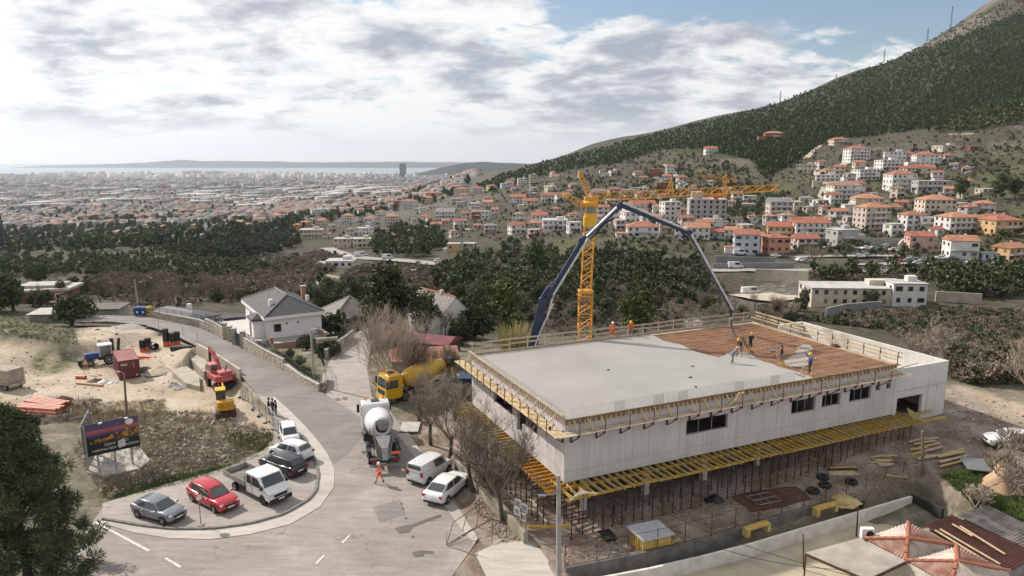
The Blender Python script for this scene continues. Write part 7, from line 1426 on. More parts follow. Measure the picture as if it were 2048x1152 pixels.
for lab, pts, h, m in (('long grey wall below the pale blue house', [(1430, 524), (1500, 526), (1560, 528)], 2.6, M_GW), ('lower grey wall along the village road', [(1425, 538), (1500, 537), (1590, 537)], 2.2, M_GW), ('tan retaining wall under the village road', [(1510, 560), (1560, 562), (1620, 566)], 4.0, M_TW), ('pale concrete wall above the car park', [(1715, 492), (1780, 492), (1815, 494)], 3.5, M_CONC), ('tan yard wall at the foot of the scrub bank', [(1870, 603), (1940, 606), (2000, 612)], 3.0, M_TW), ('grey block wall beneath the long building', [(1650, 640), (1690, 630), (1790, 622)], 3.0, M_GW), ('white wall beside the car park', [(1795, 508), (1800, 500), (1815, 490)], 4.0, HM['w'])): farwall(lab, pts, h, m)
for k, pts in enumerate(([(640, 560), (665, 572), (690, 585)], [(655, 553), (690, 562)], [(620, 555), (640, 575)], [(700, 575), (740, 566), (780, 560)], [(690, 590), (730, 582), (760, 578)], [(1895, 270), (1960, 268)], [(1700, 310), (1790, 306)], [(1480, 520), (1440, 515)])): farwall(('dry stone terrace wall, %s of the garden terraces' % ('uppermost left', 'upper', 'leftmost', 'right', 'lowest')[k]) if k < 5 else ('stone terrace wall on the bare slope at upper right', 'stone terrace wall under the upper white houses', 'stone wall left of the pale blue house')[k-5], pts, .9, M_TW)
# ---- parked and passing cars of the village
cols = [('white', (.65, .65, .64)), ('black', (.02, .02, .023)), ('silver', (.35, .36, .38)), ('red', (.38, .03, .03)), ('dark blue', (.03, .045, .11)), ('grey', (.16, .165, .17))]
protos = {}
spots = [(1731, 500, 0), (1745, 501, 0), (1760, 503, 1), (1774, 501, 5), (1788, 504, 0), (1720, 492, 2), (1735, 488, 5), (1752, 490, 4), (1766, 491, 1), (1776, 495, 2), (1703, 500, 2), (1795, 526, 3), (1815, 525, 5), (1824, 521, 2), (1552, 516, 0), (1567, 518, 1), (1520, 513, 1), (1757, 537, 1), (1835, 531, 0), (1905, 522, 1), (1988, 523, 4), (1996, 520, 0), (2002, 526, 4), (1998, 530, 0), (1870, 541, 1), (877, 525, 0), (712, 511, 4), (1600, 524, 0), (1612, 526, 2), (1735, 516, 2), (1718, 517, 0), (1655, 498, 5), (1715, 516, 5), (1405, 540, 3), (1845, 524, 5), (1880, 520, 0), (1940, 528, 2), (1698, 443, 2), (1690, 398, 0), (1725, 374, 1), (1790, 384, 0)]
clab = {}
for px, py, c in spots:
 p = P(px, py, 150); n_, cc = cols[c]; rz = random.choice((0, math.pi))+random.uniform(-.6, .6)
 if n_ not in protos: protos[n_] = t = car('', paint('far_'+n_.replace(' ', '_'), cc), (0, 0, 0), 0, simple=True, group='cars in the hillside village'); q = t; q.location = (p.x, p.y, p.z+.38); q.rotation_euler = (0, 0, rz)
 else: q = dup(protos[n_], (p.x, p.y, p.z+.38), rz)
 zn = 'in the village car park' if 1700 < px < 1800 and py < 506 else 'on the road' if py > 534 else 'in the far left lane' if px < 1000 else 'high among the upper houses' if py < 450 else 'at the right end of the village' if px > 1860 else 'parked below the village houses'
 clab.setdefault((n_, zn), []).append((px, q))
for (n_, zn), l in clab.items():
 l.sort(key=lambda q: q[0])
 for i, (_, q) in enumerate(l): q['label'] = f'small {n_} car {zn}' + ('' if len(l) == 1 else f', {ORD[min(i, 8)]}')
for lab, px, py, L_, rz in (('white van driving on the village road', 1471, 538, 6, 0), ('white van parked by the grey wall', 1480, 511, 6, 0), ('white box truck in the sandy yard', 1502, 590, 7, .2), ('white lorry on the lower left road', 723, 514, 8, .3), ('small white truck on the lower left road bend', 776, 519, 6, .2)):
 p = P(px, py, 150); car(lab, paint('far_white', (.65, .65, .64)), (p.x, p.y, p.z+.35), rz, L_, 2.0, 2.5, gh=(.005, .02, .72, .86), boot=1.5, belt=1.35, hood=1.25, name='van', van=True, simple=True, R=.4, cat='van', group='vans and trucks on the far roads')
# ---- individual houses of the near town on the plain, then the rest as one mass
def cluster(px, Y): return fbm(px/70.0, np.log(Y)*9, 71, 3)
tn = []; r = random.Random(5)
while len(tn) < 34:
 px = r.uniform(-40, 690); Y = math.exp(r.uniform(math.log(760), math.log(1250)))
 x = at_y(px, 440, Y).x; z = gz(x, Y); qx, qy = to_px(x, Y, z)
 if inside([(-60, 395), (640, 395), (700, 440), (600, 468), (560, 455), (470, 462), (350, 475), (240, 492), (120, 505), (-60, 515)], np.array([qx]), np.array([qy]))[0] and cluster(px, Y) > .42 and all(abs(qx-a)+2.2*abs(qy-b) > 16 for a, b in tn): tn.append((qx, qy))
_tp = {}
for k, (px, py) in enumerate(tn):
 wc = random.choice('wwwccdpg'); rf = random.choice('hhhgf'); rc = random.choice('ooornk'); key = (wc, rf, rc)
 p = P(px, py, 500)
 t = vhouse(px, py, 11000/p.y*random.uniform(1.1, 2.0), 11000/p.y*random.uniform(.5, .9), rf, wc, rc, zone='', wins=True, balc=False, ymin=500)
 t['label'] = 'house in the near town on the plain, ' + ('left edge' if px < 150 else 'below the pine wood' if px < 400 else 'right of the pine wood'); t['group'] = 'houses of the town on the plain'
def mass(name, label, n, region, size, height, seed, pal, roofs, pr=.8, dens=None):
 rg = np.random.default_rng(seed); px = rg.uniform(region[0], region[1], n*4); Y = np.exp(rg.uniform(math.log(region[2]), math.log(region[3]), n*4))
 d0 = ray(0, 380)[1]; x = (px-1024)/FPX*Y/d0; z = gz(x, Y); qx, qy = to_px(x, Y, z)
 ok = (fbm(px/45., np.log(Y)*14, seed, 3) > (.42 if dens is None else dens)) & (qx < np.interp(qy, [340, 380, 420, 470], [1020, 960, 800, 620])); px, Y, x, z = [a[ok][:n] for a in (px, Y, x, z)]; n = len(px)
 w = rg.uniform(size[0], size[1], n); d = w*rg.uniform(.5, 1.0, n); h = rg.uniform(height[0], height[1], n); a = rg.uniform(-.5, .5, n)+.2; flat = rg.random(n) > pr; rh = np.where(flat, .3, np.minimum(np.minimum(w, d)*.28, 3.2))
 c, s = np.cos(a), np.sin(a); L = []
 for dx, dy, zz_ in ((-.5, -.5, -6.), (.5, -.5, -6.), (.5, .5, -6.), (-.5, .5, -6.), (-.5, -.5, 0), (.5, -.5, 0), (.5, .5, 0), (-.5, .5, 0), (-.2, 0, 1), (.2, 0, 1)):
  X, Y_ = dx*w, dy*d; L.append(np.stack([x+X*c-Y_*s, Y+X*s+Y_*c, z+(h+rh if zz_ == 1 else h if zz_ == 0 else -6.)], -1))
 V = np.stack(L, 1).reshape(-1, 3); T_ = np.array([(0, 1, 5), (0, 5, 4), (1, 2, 6), (1, 6, 5), (2, 3, 7), (2, 7, 6), (3, 0, 4), (3, 4, 7), (4, 5, 9), (4, 9, 8), (5, 6, 9), (6, 7, 8), (6, 8, 9), (7, 4, 8)])
 Fc = (np.arange(n)[:, None, None]*10+T_[None]).reshape(-1, 3); wi = rg.integers(0, len(pal), n); ri = np.where(flat, len(pal)+len(roofs)-1, len(pal)+rg.integers(0, max(1, len(roofs)-1), n))
 mi = np.concatenate([np.repeat(wi[:, None], 8, 1), np.repeat(ri[:, None], 6, 1)], 1).ravel()
 return stuff(link(name, np_mesh(name, V, Fc, pal+roofs, False, mi)), label, 'city')
_pm = lambda n, c: mat(n, c, .9, 0, .15, .3)
pal = [_pm('city_wall_a', (.30, .30, .305)), _pm('city_wall_b', (.29, .265, .235)), _pm('city_wall_c', (.24, .215, .205)), _pm('city_wall_d', (.38, .38, .375)), _pm('city_wall_e', (.19, .195, .2))]; rfs = [_pm('city_roof_a', (.25, .13, .09)), _pm('city_roof_b', (.215, .14, .11)), _pm('city_roof_c', (.18, .15, .14)), _pm('city_roof_d', (.18, .185, .19)), _pm('city_roof_e', (.36, .36, .36))]
mass('town_houses', 'dense mass of red-roofed houses of the town on the plain', 4200, (-60, 960, 1000, 3600), (10, 18), (4, 9), 3, pal, rfs)
mass('warehouses', 'scattered pale warehouses and halls across the plain', 260, (-60, 960, 1700, 4300), (30, 85), (6, 11), 8, pal, [M_FLAT, M_FLAT], 0.0, .46)
mass('city_blocks', 'hazy mass of low city buildings before the sea', 3600, (-60, 1010, 3600, 8300), (18, 45), (8, 20), 12, pal, rfs, .5, .36)
mass('apartment_towers', 'rows of pale apartment towers along the skyline of the far city', 420, (60, 640, 5600, 7600), (22, 55), (30, 52), 15, [HM['w'], HM['w'], HM['c']], [M_FLAT, M_FLAT], 0, .46)
mass('apartment_towers', 'thin line of pale towers at the right end of the far city', 120, (500, 1010, 6200, 8200), (22, 45), (22, 42), 16, [HM['w'], HM['c']], [M_FLAT, M_FLAT], 0, .42)
for lab, px, w_, h_ in (('pair of tall pale tower blocks at the centre of the far city', 385, 60, 68), ('second tall pale tower block right of the pair', 428, 50, 66)):
 p = at_y(px, 350, 6400); t = thing('tower_block', lab, 'building', (p.x, 6400, gz(p.x, 6400.)));
 for k in range(3): MB().box(((k-1)*w_, 0, h_/2-5+4*(k % 2)), (w_*.8, 40, h_+10)).build('block', HM['w'], t)
p = at_y(806, 352, 6300); t = thing('office_tower', 'tall dark glass office tower rising from the far city', 'tower', (p.x, 6300, gz(p.x, 6300.))); MB().box((0, 0, 58), (52, 40, 128)).build('shaft', mat('tower_glass', (.035, .055, .08), .3), t); MB().box((0, 0, 124), (42, 32, 8)).build('crown', M_DARKMET, t)
for k in range(18): MB().box((0, -20.2, 6+k*6.5), (52.4, .6, 1.5)).build('floor_band', M_GALV, t)
for k, (px, py) in enumerate(((424, 397), (437, 397), (456, 396))): p = P(px, py, 900); t = thing('storage_tank', 'white storage tank on the plain, %s of three' % ('left', 'middle', 'right')[k], 'tank', p); MB().lathe([(11, -3), (11, 9), (10.5, 9.6), (2, 11)], 20).build('shell', HM['w'], t, True); MB().tube([(11.1, 0, 0), (11.1, 0, 10)], .3, 4).build('ladder', M_GALV, t)
# ================================================================== VEGETATION
def leaf_mat(name, c, vary=.35, scale=.8):
 m = bpy.data.materials.new(name); m.use_nodes = True; nt = m.node_tree; N = nt.nodes.new; L = nt.links.new; b = nt.nodes['Principled BSDF']; b.inputs['Roughness'].default_value = .75; b.inputs['Specular IOR Level'].default_value = .25
 oi = N('ShaderNodeObjectInfo'); geo = N('ShaderNodeNewGeometry'); n = N('ShaderNodeTexNoise'); n.inputs['Scale'].default_value = scale; n.inputs['Detail'].default_value = 3; L(geo.outputs['Position'], n.inputs['Vector'])
 ad = N('ShaderNodeMath'); ad.operation = 'MULTIPLY_ADD'; L(oi.outputs['Random'], ad.inputs[0]); ad.inputs[1].default_value = .45; L(n.outputs['Fac'], ad.inputs[2])
 ri = N('ShaderNodeMath'); ri.operation = 'MULTIPLY_ADD'; L(geo.outputs['Random Per Island'], ri.inputs[0]); ri.inputs[1].default_value = .3; L(ad.outputs[0], ri.inputs[2])
 r = N('ShaderNodeValToRGB'); L(ri.outputs[0], r.inputs[0]); c = np.array(c); e = r.color_ramp.elements; e[0].position = .45; e[1].position = 1.1 if False else 1.0
 e[0].color = (*(c*(1-vary)), 1); e[1].color = (*np.minimum(c*(1+vary)+np.array([.012, .008, 0]), 1), 1); L(r.outputs[0], b.inputs['Base Color']); return m
M_PINE = leaf_mat('pine_needles', (.054, .073, .034)); M_PINEL = leaf_mat('young_pine', (.075, .095, .032)); M_OAK = leaf_mat('evergreen_leaves', (.045, .06, .029)); M_TWIG = leaf_mat('brown_twigs', (.16, .135, .105), .3); M_TWIGP = leaf_mat('pale_twigs', (.26, .215, .175), .25); M_TWIGR = leaf_mat('reddish_twigs', (.155, .12, .095), .3); M_REED = leaf_mat('reeds', (.30, .26, .11), .3); M_OLIVE = leaf_mat('olive_leaves', (.085, .095, .062)); M_BARK = mat('bark', (.10, .078, .062), .95, 0, .35, 4, bump=.4); M_BARKG = mat('grey_bark', (.17, .145, .125), .95, 0, .3, 4, bump=.4)
def leaf_quads(rg, C, n, rad, size, aspect=1.0, radial=0.0):
 m = len(C); c = np.repeat(C, n, 0); k = len(c); o = rg.normal(size=(k, 3)); o /= np.linalg.norm(o, axis=1)[:, None]; c = c+o*(rg.random(k)**.5)[:, None]*np.repeat(rad, n)[:, None]
 a = rg.normal(size=(k, 3)); a = a*(1-radial)+o*radial*2; a /= np.linalg.norm(a, axis=1)[:, None]; b = np.cross(a, rg.normal(size=(k, 3))); b /= np.linalg.norm(b, axis=1)[:, None]; s = size*rg.uniform(.6, 1.3, k)[:, None]
 return np.stack([c-a*s-b*s*aspect, c+a*s-b*s*aspect, c+a*s+b*s*aspect, c-a*s+b*s*aspect], 1).reshape(-1, 3)
def crown_np(seed, h, r, z0, ncl, nq, size, flat=1.0, cr=.28, top=1.0, aspect=.6, radial=.3):
 rg = np.random.default_rng(seed); d = rg.normal(size=(ncl, 3)); d /= np.linalg.norm(d, axis=1)[:, None]; u = rg.random(ncl)**.45
 C = d*u[:, None]*np.array([r, r, h/2])*.82; C[:, 2] += z0+h/2; t = (C[:, 2]-z0)/h; C[:, :2] *= (1.15-top*t*.6)[:, None]; C[:, 0] += .2*r*rg.normal(); C[:, 1] += .2*r*rg.normal()
 return leaf_quads(rg, C, nq, np.full(ncl, r*cr)*rg.uniform(.7, 1.3, ncl), size, aspect, radial), C
def quadF(V): return np.arange(len(V)).reshape(-1, 4)
BR_MIN = [.011]
def branches(mb, rnd, p, d, L, r, lvl, spread=.55, up=.15, kids=(3, 4), n=4, droop=0):
 q = p; dd = d.copy(); pts = [p]; seg = 3 if lvl > 1 else 2
 for i in range(seg): dd = (dd+Vector((rnd.gauss(0, .13), rnd.gauss(0, .13), rnd.gauss(up*.4, .08)))).normalized(); q = q+dd*L/seg; pts.append(q)
 mb.tube(pts, [r*(1-.5*i/seg) for i in range(seg+1)], n if lvl > 1 else 3, lvl > 2)
 if lvl <= 0: return
 for i in range(rnd.randint(*kids)):
  t = rnd.uniform(.35, 1.0); b = pts[min(int(t*seg), seg-1)].lerp(pts[min(int(t*seg)+1, seg)], t*seg % 1); nd = (dd+Vector((rnd.gauss(0, spread), rnd.gauss(0, spread), rnd.gauss(up, spread*.5)))).normalized()
  branches(mb, rnd, b, nd, L*rnd.uniform(.55, .78), max(r*.55, BR_MIN[0]), lvl-1, spread, up, kids, n, droop)
def trunk_mesh(seed, h, r, limbs=5, m=None, lean=.05):
 rnd = random.Random(seed); mb = MB(); p = [Vector((0, 0, -.4))]
 for i in range(5): p.append(p[-1]+Vector((rnd.gauss(0, lean*h*.3), rnd.gauss(0, lean*h*.3), (h+.4)/5)))
 mb.tube(p, [r*(1.25-.2*i) if i else r*1.5 for i in range(6)], 7)
 for i in range(limbs):
  b = p[rnd.randint(2, 5)]; a = rnd.uniform(0, 6.28); mb.tube([b, b+Vector((math.cos(a)*h*.2, math.sin(a)*h*.2, h*.14)), b+Vector((math.cos(a)*h*.34, math.sin(a)*h*.34, h*.3))], [r*.45, r*.3, r*.12], 5)
 return mb.mesh('trunk', m or M_BARK, True)
def make_tree(kind, seed):
 if kind == 'pine': V, _ = crown_np(seed, 6.0, 2.9, 1.1, 54, 46, .18, aspect=.5); return trunk_mesh(seed, 3.6, .18, 3), np_mesh('crown', V, quadF(V), M_PINE)
 if kind == 'young': V, _ = crown_np(seed, 5.6, 1.9, .7, 40, 44, .15, top=1.25, aspect=.45); return trunk_mesh(seed, 4.6, .13), np_mesh('crown', V, quadF(V), M_PINEL)
 if kind == 'oak': V, _ = crown_np(seed, 4.2, 2.4, -.1, 50, 42, .14, aspect=.7, top=.7); return trunk_mesh(seed, 2.6, .16), np_mesh('crown', V, quadF(V), M_OAK)
 if kind == 'olive': V, _ = crown_np(seed, 2.6, 1.9, .6, 36, 36, .12, aspect=.5); return trunk_mesh(seed, 1.8, .14), np_mesh('crown', V, quadF(V), M_OLIVE)
 if kind == 'cypress': V, _ = crown_np(seed, 5.2, .55, .1, 60, 30, .1, cr=.7, top=1.1); return trunk_mesh(seed, 3.0, .08, 0), np_mesh('crown', V, quadF(V), M_OAK)
 rnd = random.Random(seed); mb = MB(); tm = MB().tube([(0, 0, -.4), (rnd.gauss(0, .1), rnd.gauss(0, .1), 1.3)], [.16, .1], 6)
 m = {'bare': M_TWIG, 'red': M_TWIGR, 'pale': M_TWIGP}[kind]
 for i in range(7): a = rnd.uniform(0, 6.28); branches(mb, rnd, Vector((0, 0, .8)), Vector((math.cos(a)*.6, math.sin(a)*.6, 1)).normalized(), rnd.uniform(1.5, 2.2), .05, 3, .55, .22, (3, 4), 3)
 return tm.mesh('trunk', M_BARKG, True), mb.mesh('crown', m)
VAR = {k: [make_tree(k, 10*i+len(k)) for i in range(n)] for k, n in (('pine', 4), ('young', 2), ('oak', 3), ('olive', 2), ('bare', 3), ('red', 2), ('pale', 2), ('cypress', 1))}
def tree(kind, loc, scale, label, group=None, cat='tree', name=None, sq=1.0):
 tm, cm = random.choice(VAR[kind]); t = thing(name or {'pine': 'pine_tree', 'young': 'pine_tree', 'oak': 'evergreen_shrub', 'olive': 'olive_tree', 'cypress': 'cypress_tree'}.get(kind, 'bare_tree'), label, cat, loc, random.uniform(0, 6.28), group)
 t.scale = (scale*random.uniform(.9, 1.1), scale*random.uniform(.9, 1.1), scale*sq*random.uniform(.88, 1.12)); link('trunk', tm, t); link('crown', cm, t); return t
# ---- single trees one can pick out near the houses
for kind, px, py, s, lab, ym in (('pine', 800, 674, 1.85, 'big dark spreading pine between the grey-roofed houses', 60), ('young', 1000, 690, 2.0, 'tall green pine behind the building, left of the boom', 85), ('young', 1283, 690, 1.9, 'light green pine behind the slab, right of the crane', 90), ('oak', 955, 650, 1.5, 'dark evergreen beside the tall white gable house', 85), ('oak', 650, 670, .95, 'dark round shrub at the corner of the villa', 85), ('oak', 28, 622, 1.75, 'dark round bush at the far left edge', 70), ('oak', 145, 652, 1.55, 'dark round bush left of the road bend', 70), ('cypress', 679, 668, .95, 'left slim cypress beside the villa garden', 85), ('cypress', 689, 672, .85, 'right slim cypress beside the villa garden', 85), ('oak', 848, 672, .6, 'clipped dark hedge bush in front of the gable house', 85), ('oak', 640, 712, .5, 'small green shrub beside the villa sign', 80), ('oak', 660, 712, .55, 'green shrub under the villa sign', 80), ('olive', 598, 735, .55, 'round grey shrub in the villa garden', 70), ('olive', 575, 722, .5, 'dark shrub in the upper villa garden', 70), ('pine', 1085, 560, 2.0, 'dark pine standing on the valley slope left of the crane', 170), ('olive', 1610, 612, 1.6, 'round dark olive beside the sandy yard', 170), ('olive', 1675, 612, 1.3, 'dark tree in front of the long building', 170), ('pale', 1650, 606, 1.5, 'pale bare tree in front of the long building', 170), ('pale', 1628, 545, 2.3, 'tall bare tree beside the village road', 200), ('pine', 1920, 400, 1.7, 'lone pine left of the pair on the bare slope', 250), ('pine', 1990, 400, 2.0, 'tall pine on the bare slope at the right edge', 250), ('pine', 2030, 398, 1.8, 'rightmost pine on the bare slope', 250), ('olive', 1745, 614, 1.5, 'dark bushy tree before the long building', 170), ('oak', 925, 692, 1.0, 'dark shrub right of the maroon shed', 80), ('oak', 948, 676, 1.5, 'leafy evergreen between gable house and slab', 85), ('pine', 758, 672, 1.15, 'lower left neighbour of the big spreading pine', 85), ('pine', 842, 676, 1.2, 'lower right neighbour of the big spreading pine', 85), ('oak', 735, 672, 1.0, 'dark shrub under the big pine', 85), ('pine', 850, 640, 1.0, 'pine rising behind the gable house', 120), ('oak', 615, 700, .6, 'round shrub against the villa terrace wall', 80), ('olive', 715, 668, 1.0, 'grey-green shrub at the head of the driveway', 85), ('pine', 700, 622, .9, 'pine behind the grey hip-roofed house, left of the big pine', 118)):
 p = P(px, py, ym); tree(kind, p, s, lab)
# ---- forest fill: nearest as single trees, the rest as masses
def in_poly_px(poly, n, rg):
 xs = [p[0] for p in poly]; ys = [p[1] for p in poly]; out = []
 while len(out) < n:
  x = rg.uniform(min(xs), max(xs), 400); y = rg.uniform(min(ys), max(ys), 400); ok = inside(poly, x, y); out += list(zip(x[ok], y[ok]))
 return out[:n]
rgv = np.random.default_rng(77)
ZONES = [  # polygon in the photo, count, mix, label place
 ([(200, 560), (480, 575), (520, 600), (460, 605), (290, 618), (170, 612)], 60, ('red', 'red', 'bare', 'bare', 'oak'), 'on the slope beyond the upper road'),
 ([(-20, 560), (200, 560), (200, 615), (140, 620), (-20, 620)], 26, ('pine', 'oak', 'bare', 'oak'), 'in the dip at the far left'),
 ([(600, 600), (760, 588), (760, 622), (640, 630)], 30, ('pine', 'pine', 'oak'), 'behind the grey hip-roofed house'),
 ([(860, 560), (1050, 560), (1160, 610), (1160, 660), (940, 650)], 62, ('pine', 'young', 'pine', 'oak', 'bare'), 'in the valley behind the gable house'),
 ([(1170, 570), (1400, 560), (1440, 625), (1260, 665), (1170, 665)], 66, ('pine', 'young', 'red', 'bare', 'oak'), 'in the valley behind the slab'),
 ([(1400, 615), (1600, 620), (1600, 650), (1450, 640)], 26, ('pale', 'bare', 'red', 'oak'), 'on the bank below the sandy yard')]
for poly, n, mix, place in ZONES:
 for px, py in in_poly_px(poly, n, rgv):
  k = random.choice(mix); p = P(px, py, 118); w = {'pine': 'dark green pine', 'young': 'lighter green pine', 'oak': 'dark evergreen bush', 'bare': 'grey-brown leafless tree', 'red': 'reddish-brown leafless tree', 'pale': 'pale leafless tree'}[k]
  tree(k, p, random.uniform(.55, .95)*(1.15 if k in ('red', 'bare', 'pale') else 1), f'{w} {place}', f'woodland trees {place}')
def scatter_mass(name, label, pts, variants, size, ms, cat='wood', ymin=118, seed=1):
 rg = np.random.default_rng(seed); Vs = []; mi = []
 for px, py in pts:
  p = P(px, py, ymin); k = rg.integers(0, len(variants)); V, m_ = variants[k]; a = rg.uniform(0, 6.28); s = rg.uniform(*size); c, s_ = math.cos(a), math.sin(a)
  R = np.array([[c, -s_, 0], [s_, c, 0], [0, 0, 1.0]])*s; R[2] *= rg.uniform(.8, 1.25); Vs.append(V @ R.T+np.array(p)); mi.append(np.full(len(V)//4, m_))
 V = np.concatenate(Vs); return stuff(link(name, np_mesh(name, V, quadF(V), ms, False, np.concatenate(mi))), label, cat)
VG = [M_PINE, M_PINEL, M_OAK, leaf_mat('grey_scrub', (.15, .126, .098), .35), leaf_mat('brown_scrub', (.15, .116, .093), .35), M_OLIVE, M_TWIGP]
def soup(seed, m, h, r, z0, ncl, nq, size, asp, top=1.0): return (crown_np(seed, h, r, z0, ncl, nq, size, aspect=asp, top=top)[0], m)
MIDP = [soup(s, 0, 5.6, 2.9, .6, 14, 9, .48, .6) for s in range(4)]+[soup(9, 2, 4.4, 2.6, .3, 12, 9, .45, .6)]
MIDB = [soup(20+s, 3 if s % 2 else 4, 3.2, 2.4, .2, 14, 10, .42, .16) for s in range(4)]+[soup(31, 2, 2.6, 1.9, .1, 10, 8, .38, .6)]
MIDM = MIDP[:3]+MIDB[:3]
scatter_mass('undergrowth', 'low brown undergrowth across the valley floor', in_poly_px([(160, 575), (480, 562), (760, 562), (1000, 560), (1440, 560), (1480, 640), (1180, 675), (940, 665), (760, 635), (480, 612), (280, 622)], 2000, rgv), MIDB, (.3, .55), VG, 'scrub', 112, 21)
scatter_mass('pine_wood', 'dark pine wood running along the left edge of the valley', in_poly_px([(-30, 520), (120, 512), (240, 512), (350, 495), (420, 500), (560, 540), (480, 568), (300, 562), (120, 555), (-30, 560)], 760, rgv), MIDP+MIDB[:2], (.5, .85), VG, seed=2)
scatter_mass('pine_wood', 'dark pine wood on the knoll before the town', in_poly_px([(330, 500), (420, 470), (480, 458), (560, 455), (600, 470), (605, 490), (560, 510), (470, 520), (360, 520)], 620, rgv), MIDP, (.65, 1.05), VG, seed=3)
scatter_mass('scrub_wood', 'brown leafless scrub filling the left valley', in_poly_px([(180, 562), (420, 555), (520, 525), (640, 505), (700, 520), (640, 560), (600, 600), (480, 600), (300, 585), (180, 590)], 1100, rgv), MIDB, (.6, 1.1), VG, seed=4)
scatter_mass('pine_wood', 'dark pine clump above the lower road bend', in_poly_px([(735, 480), (790, 458), (880, 455), (890, 500), (840, 518), (745, 512)], 260, rgv), MIDP, (.7, 1.2), VG, seed=5)
scatter_mass('scrub_wood', 'brown scrub and bushes between lower road and valley', in_poly_px([(700, 540), (760, 528), (900, 535), (1000, 545), (1000, 560), (880, 570), (860, 600), (760, 590), (680, 570)], 620, rgv), MIDB, (.5, .9), VG, seed=6)
scatter_mass('pine_wood', 'dark evergreen belt below the village road', in_poly_px([(870, 545), (960, 505), (1010, 490), (1100, 505), (1160, 530), (1160, 600), (1000, 600), (880, 580)], 520, rgv), MIDP[:3]+MIDB, (.6, 1.0), VG, seed=7)
scatter_mass('scrub_wood', 'mixed bare and evergreen scrub behind the crane', in_poly_px([(1160, 505), (1300, 520), (1400, 530), (1420, 560), (1400, 600), (1200, 600), (1160, 560)], 760, rgv), MIDM+MIDB, (.55, 1.0), VG, seed=8)
scatter_mass('scrub_wood', 'dark scrub bank behind the wing of the building', in_poly_px([(1590, 640), (1700, 630), (1880, 622), (2060, 625), (2060, 800), (1960, 785), (1912, 765), (1900, 715), (1760, 660)], 1500, rgv), [soup(50+s, (2, 3, 4, 3, 2)[s], 2.0, 1.5, .0, 20, 16, .15, .22 if s % 2 else .6) for s in range(5)], (.55, 1.0), VG, seed=9, ymin=72)
scatter_mass('scrub_wood', 'strip of bushes under the village road', in_poly_px([(1620, 552), (1760, 550), (2060, 548), (2060, 596), (1880, 596), (1860, 560), (1620, 562)], 260, rgv), MIDM, (.6, 1.1), VG, seed=10)
scatter_mass('garden_trees', 'trees and bushes between the hillside houses', in_poly_px([(960, 400), (1100, 360), (1250, 340), (1400, 330), (1500, 330), (1640, 310), (2060, 290), (2060, 520), (1700, 520), (1500, 500), (1300, 510), (1080, 500), (900, 470), (640, 480), (700, 430)], 3000, rgv), MIDM+MIDB[4:]*3, (.3, .75), VG, seed=11)
M_FOREST = leaf_mat('forest_canopy', (.037, .053, .02), .22, .05); VF = [M_FOREST, leaf_mat('forest_canopy_light', (.052, .068, .026), .22, .05)]+VG[2:]
FARP = [soup(70+s, 0, 6.4, 2.9, .3, 6, 4, 1.15, .7) for s in range(5)]; FARY = [soup(80+s, 1, 6.0, 2.4, .3, 6, 4, 1.0, .7, 1.2) for s in range(3)]
scatter_mass('mountain_forest', 'dark pine forest covering the mountainside', in_poly_px([(950, 372), (1010, 347), (1100, 322), (1200, 298), (1330, 262), (1440, 238), (1530, 214), (1640, 176), (1760, 128), (1830, 100), (1900, 82), (2060, 20), (2060, 205), (1960, 225), (1870, 255), (1740, 275), (1660, 280), (1600, 318), (1555, 345), (1530, 360), (1500, 320), (1400, 300), (1330, 300), (1250, 325), (1150, 340), (1050, 362), (980, 385)], 14500, rgv), FARP*3+FARY, (.42, .85), VF, 'forest', 400, 12)
scatter_mass('mountain_forest', 'lighter green young pines on the right flank of the mountain', in_poly_px([(1850, 268), (1920, 238), (2060, 195), (2060, 245), (1960, 262)], 420, rgv), FARY, (.7, 1.1), VG, 'forest', 400, 13)
scatter_mass('hillside_scrub', 'scattered low scrub on the open stony slopes', in_poly_px([(1560, 330), (1660, 285), (1800, 275), (2060, 245), (2060, 380), (1900, 330), (1680, 310), (1600, 370)], 420, rgv), MIDB+MIDM, (.35, .8), VG, 'scrub', 300, 14)
scatter_mass('hillside_scrub', 'dark scrub on the hillside below the forest edge', in_poly_px([(960, 388), (1100, 345), (1330, 300), (1480, 330), (1570, 400), (1500, 440), (1300, 420), (1050, 425)], 1500, rgv), MIDM+MIDB[4:]*3+MIDP, (.35, .85), VG, 'scrub', 300, 16)
scatter_mass('hillside_scrub', 'thin scrub on the bare summit ridge', in_poly_px([(1770, 135), (1900, 55), (2060, -20), (2060, 30), (1900, 92), (1820, 118)], 900, rgv), MIDB[:4]+FARP, (.4, .8), VG, 'scrub', 800, 17)
scatter_mass('town_trees', 'dark trees scattered among the houses of the plain', in_poly_px([(-30, 400), (300, 372), (700, 372), (950, 360), (900, 400), (700, 440), (560, 470), (350, 500), (-30, 512)], 2300, rgv), FARP+FARP+FARY, (.7, 1.9), VG, 'trees', 500, 15)
# ---- the big pine at the lower left
bp_ = Vector((-29.3, 39.0, gz(-29.3, 39.0))); bt = thing('pine_tree', 'large dark pine filling the lower left corner', 'tree', bp_); link('trunk', trunk_mesh(3, 7.5, .26, 6), bt)
rg = np.random.default_rng(5); C = []; rad = []
for i in range(430):
 t_ = rg.random()**.9; z = .8+10.6*t_; rmax = (4.7*(1-t_)**.6+.3)*(.78+.22*math.sin(t_*23)); a = rg.uniform(0, 6.28); rr = rmax*math.sqrt(rg.random()); C.append((rr*math.cos(a), rr*math.sin(a), z+.25*rr*.4)); rad.append(rg.uniform(.4, .8))
V = leaf_quads(rg, np.array(C), 200, np.array(rad), .11, .2, .6); link('crown', np_mesh('crown', V, quadF(V), leaf_mat('near_pine', (.078, .10, .047), .4)), bt)
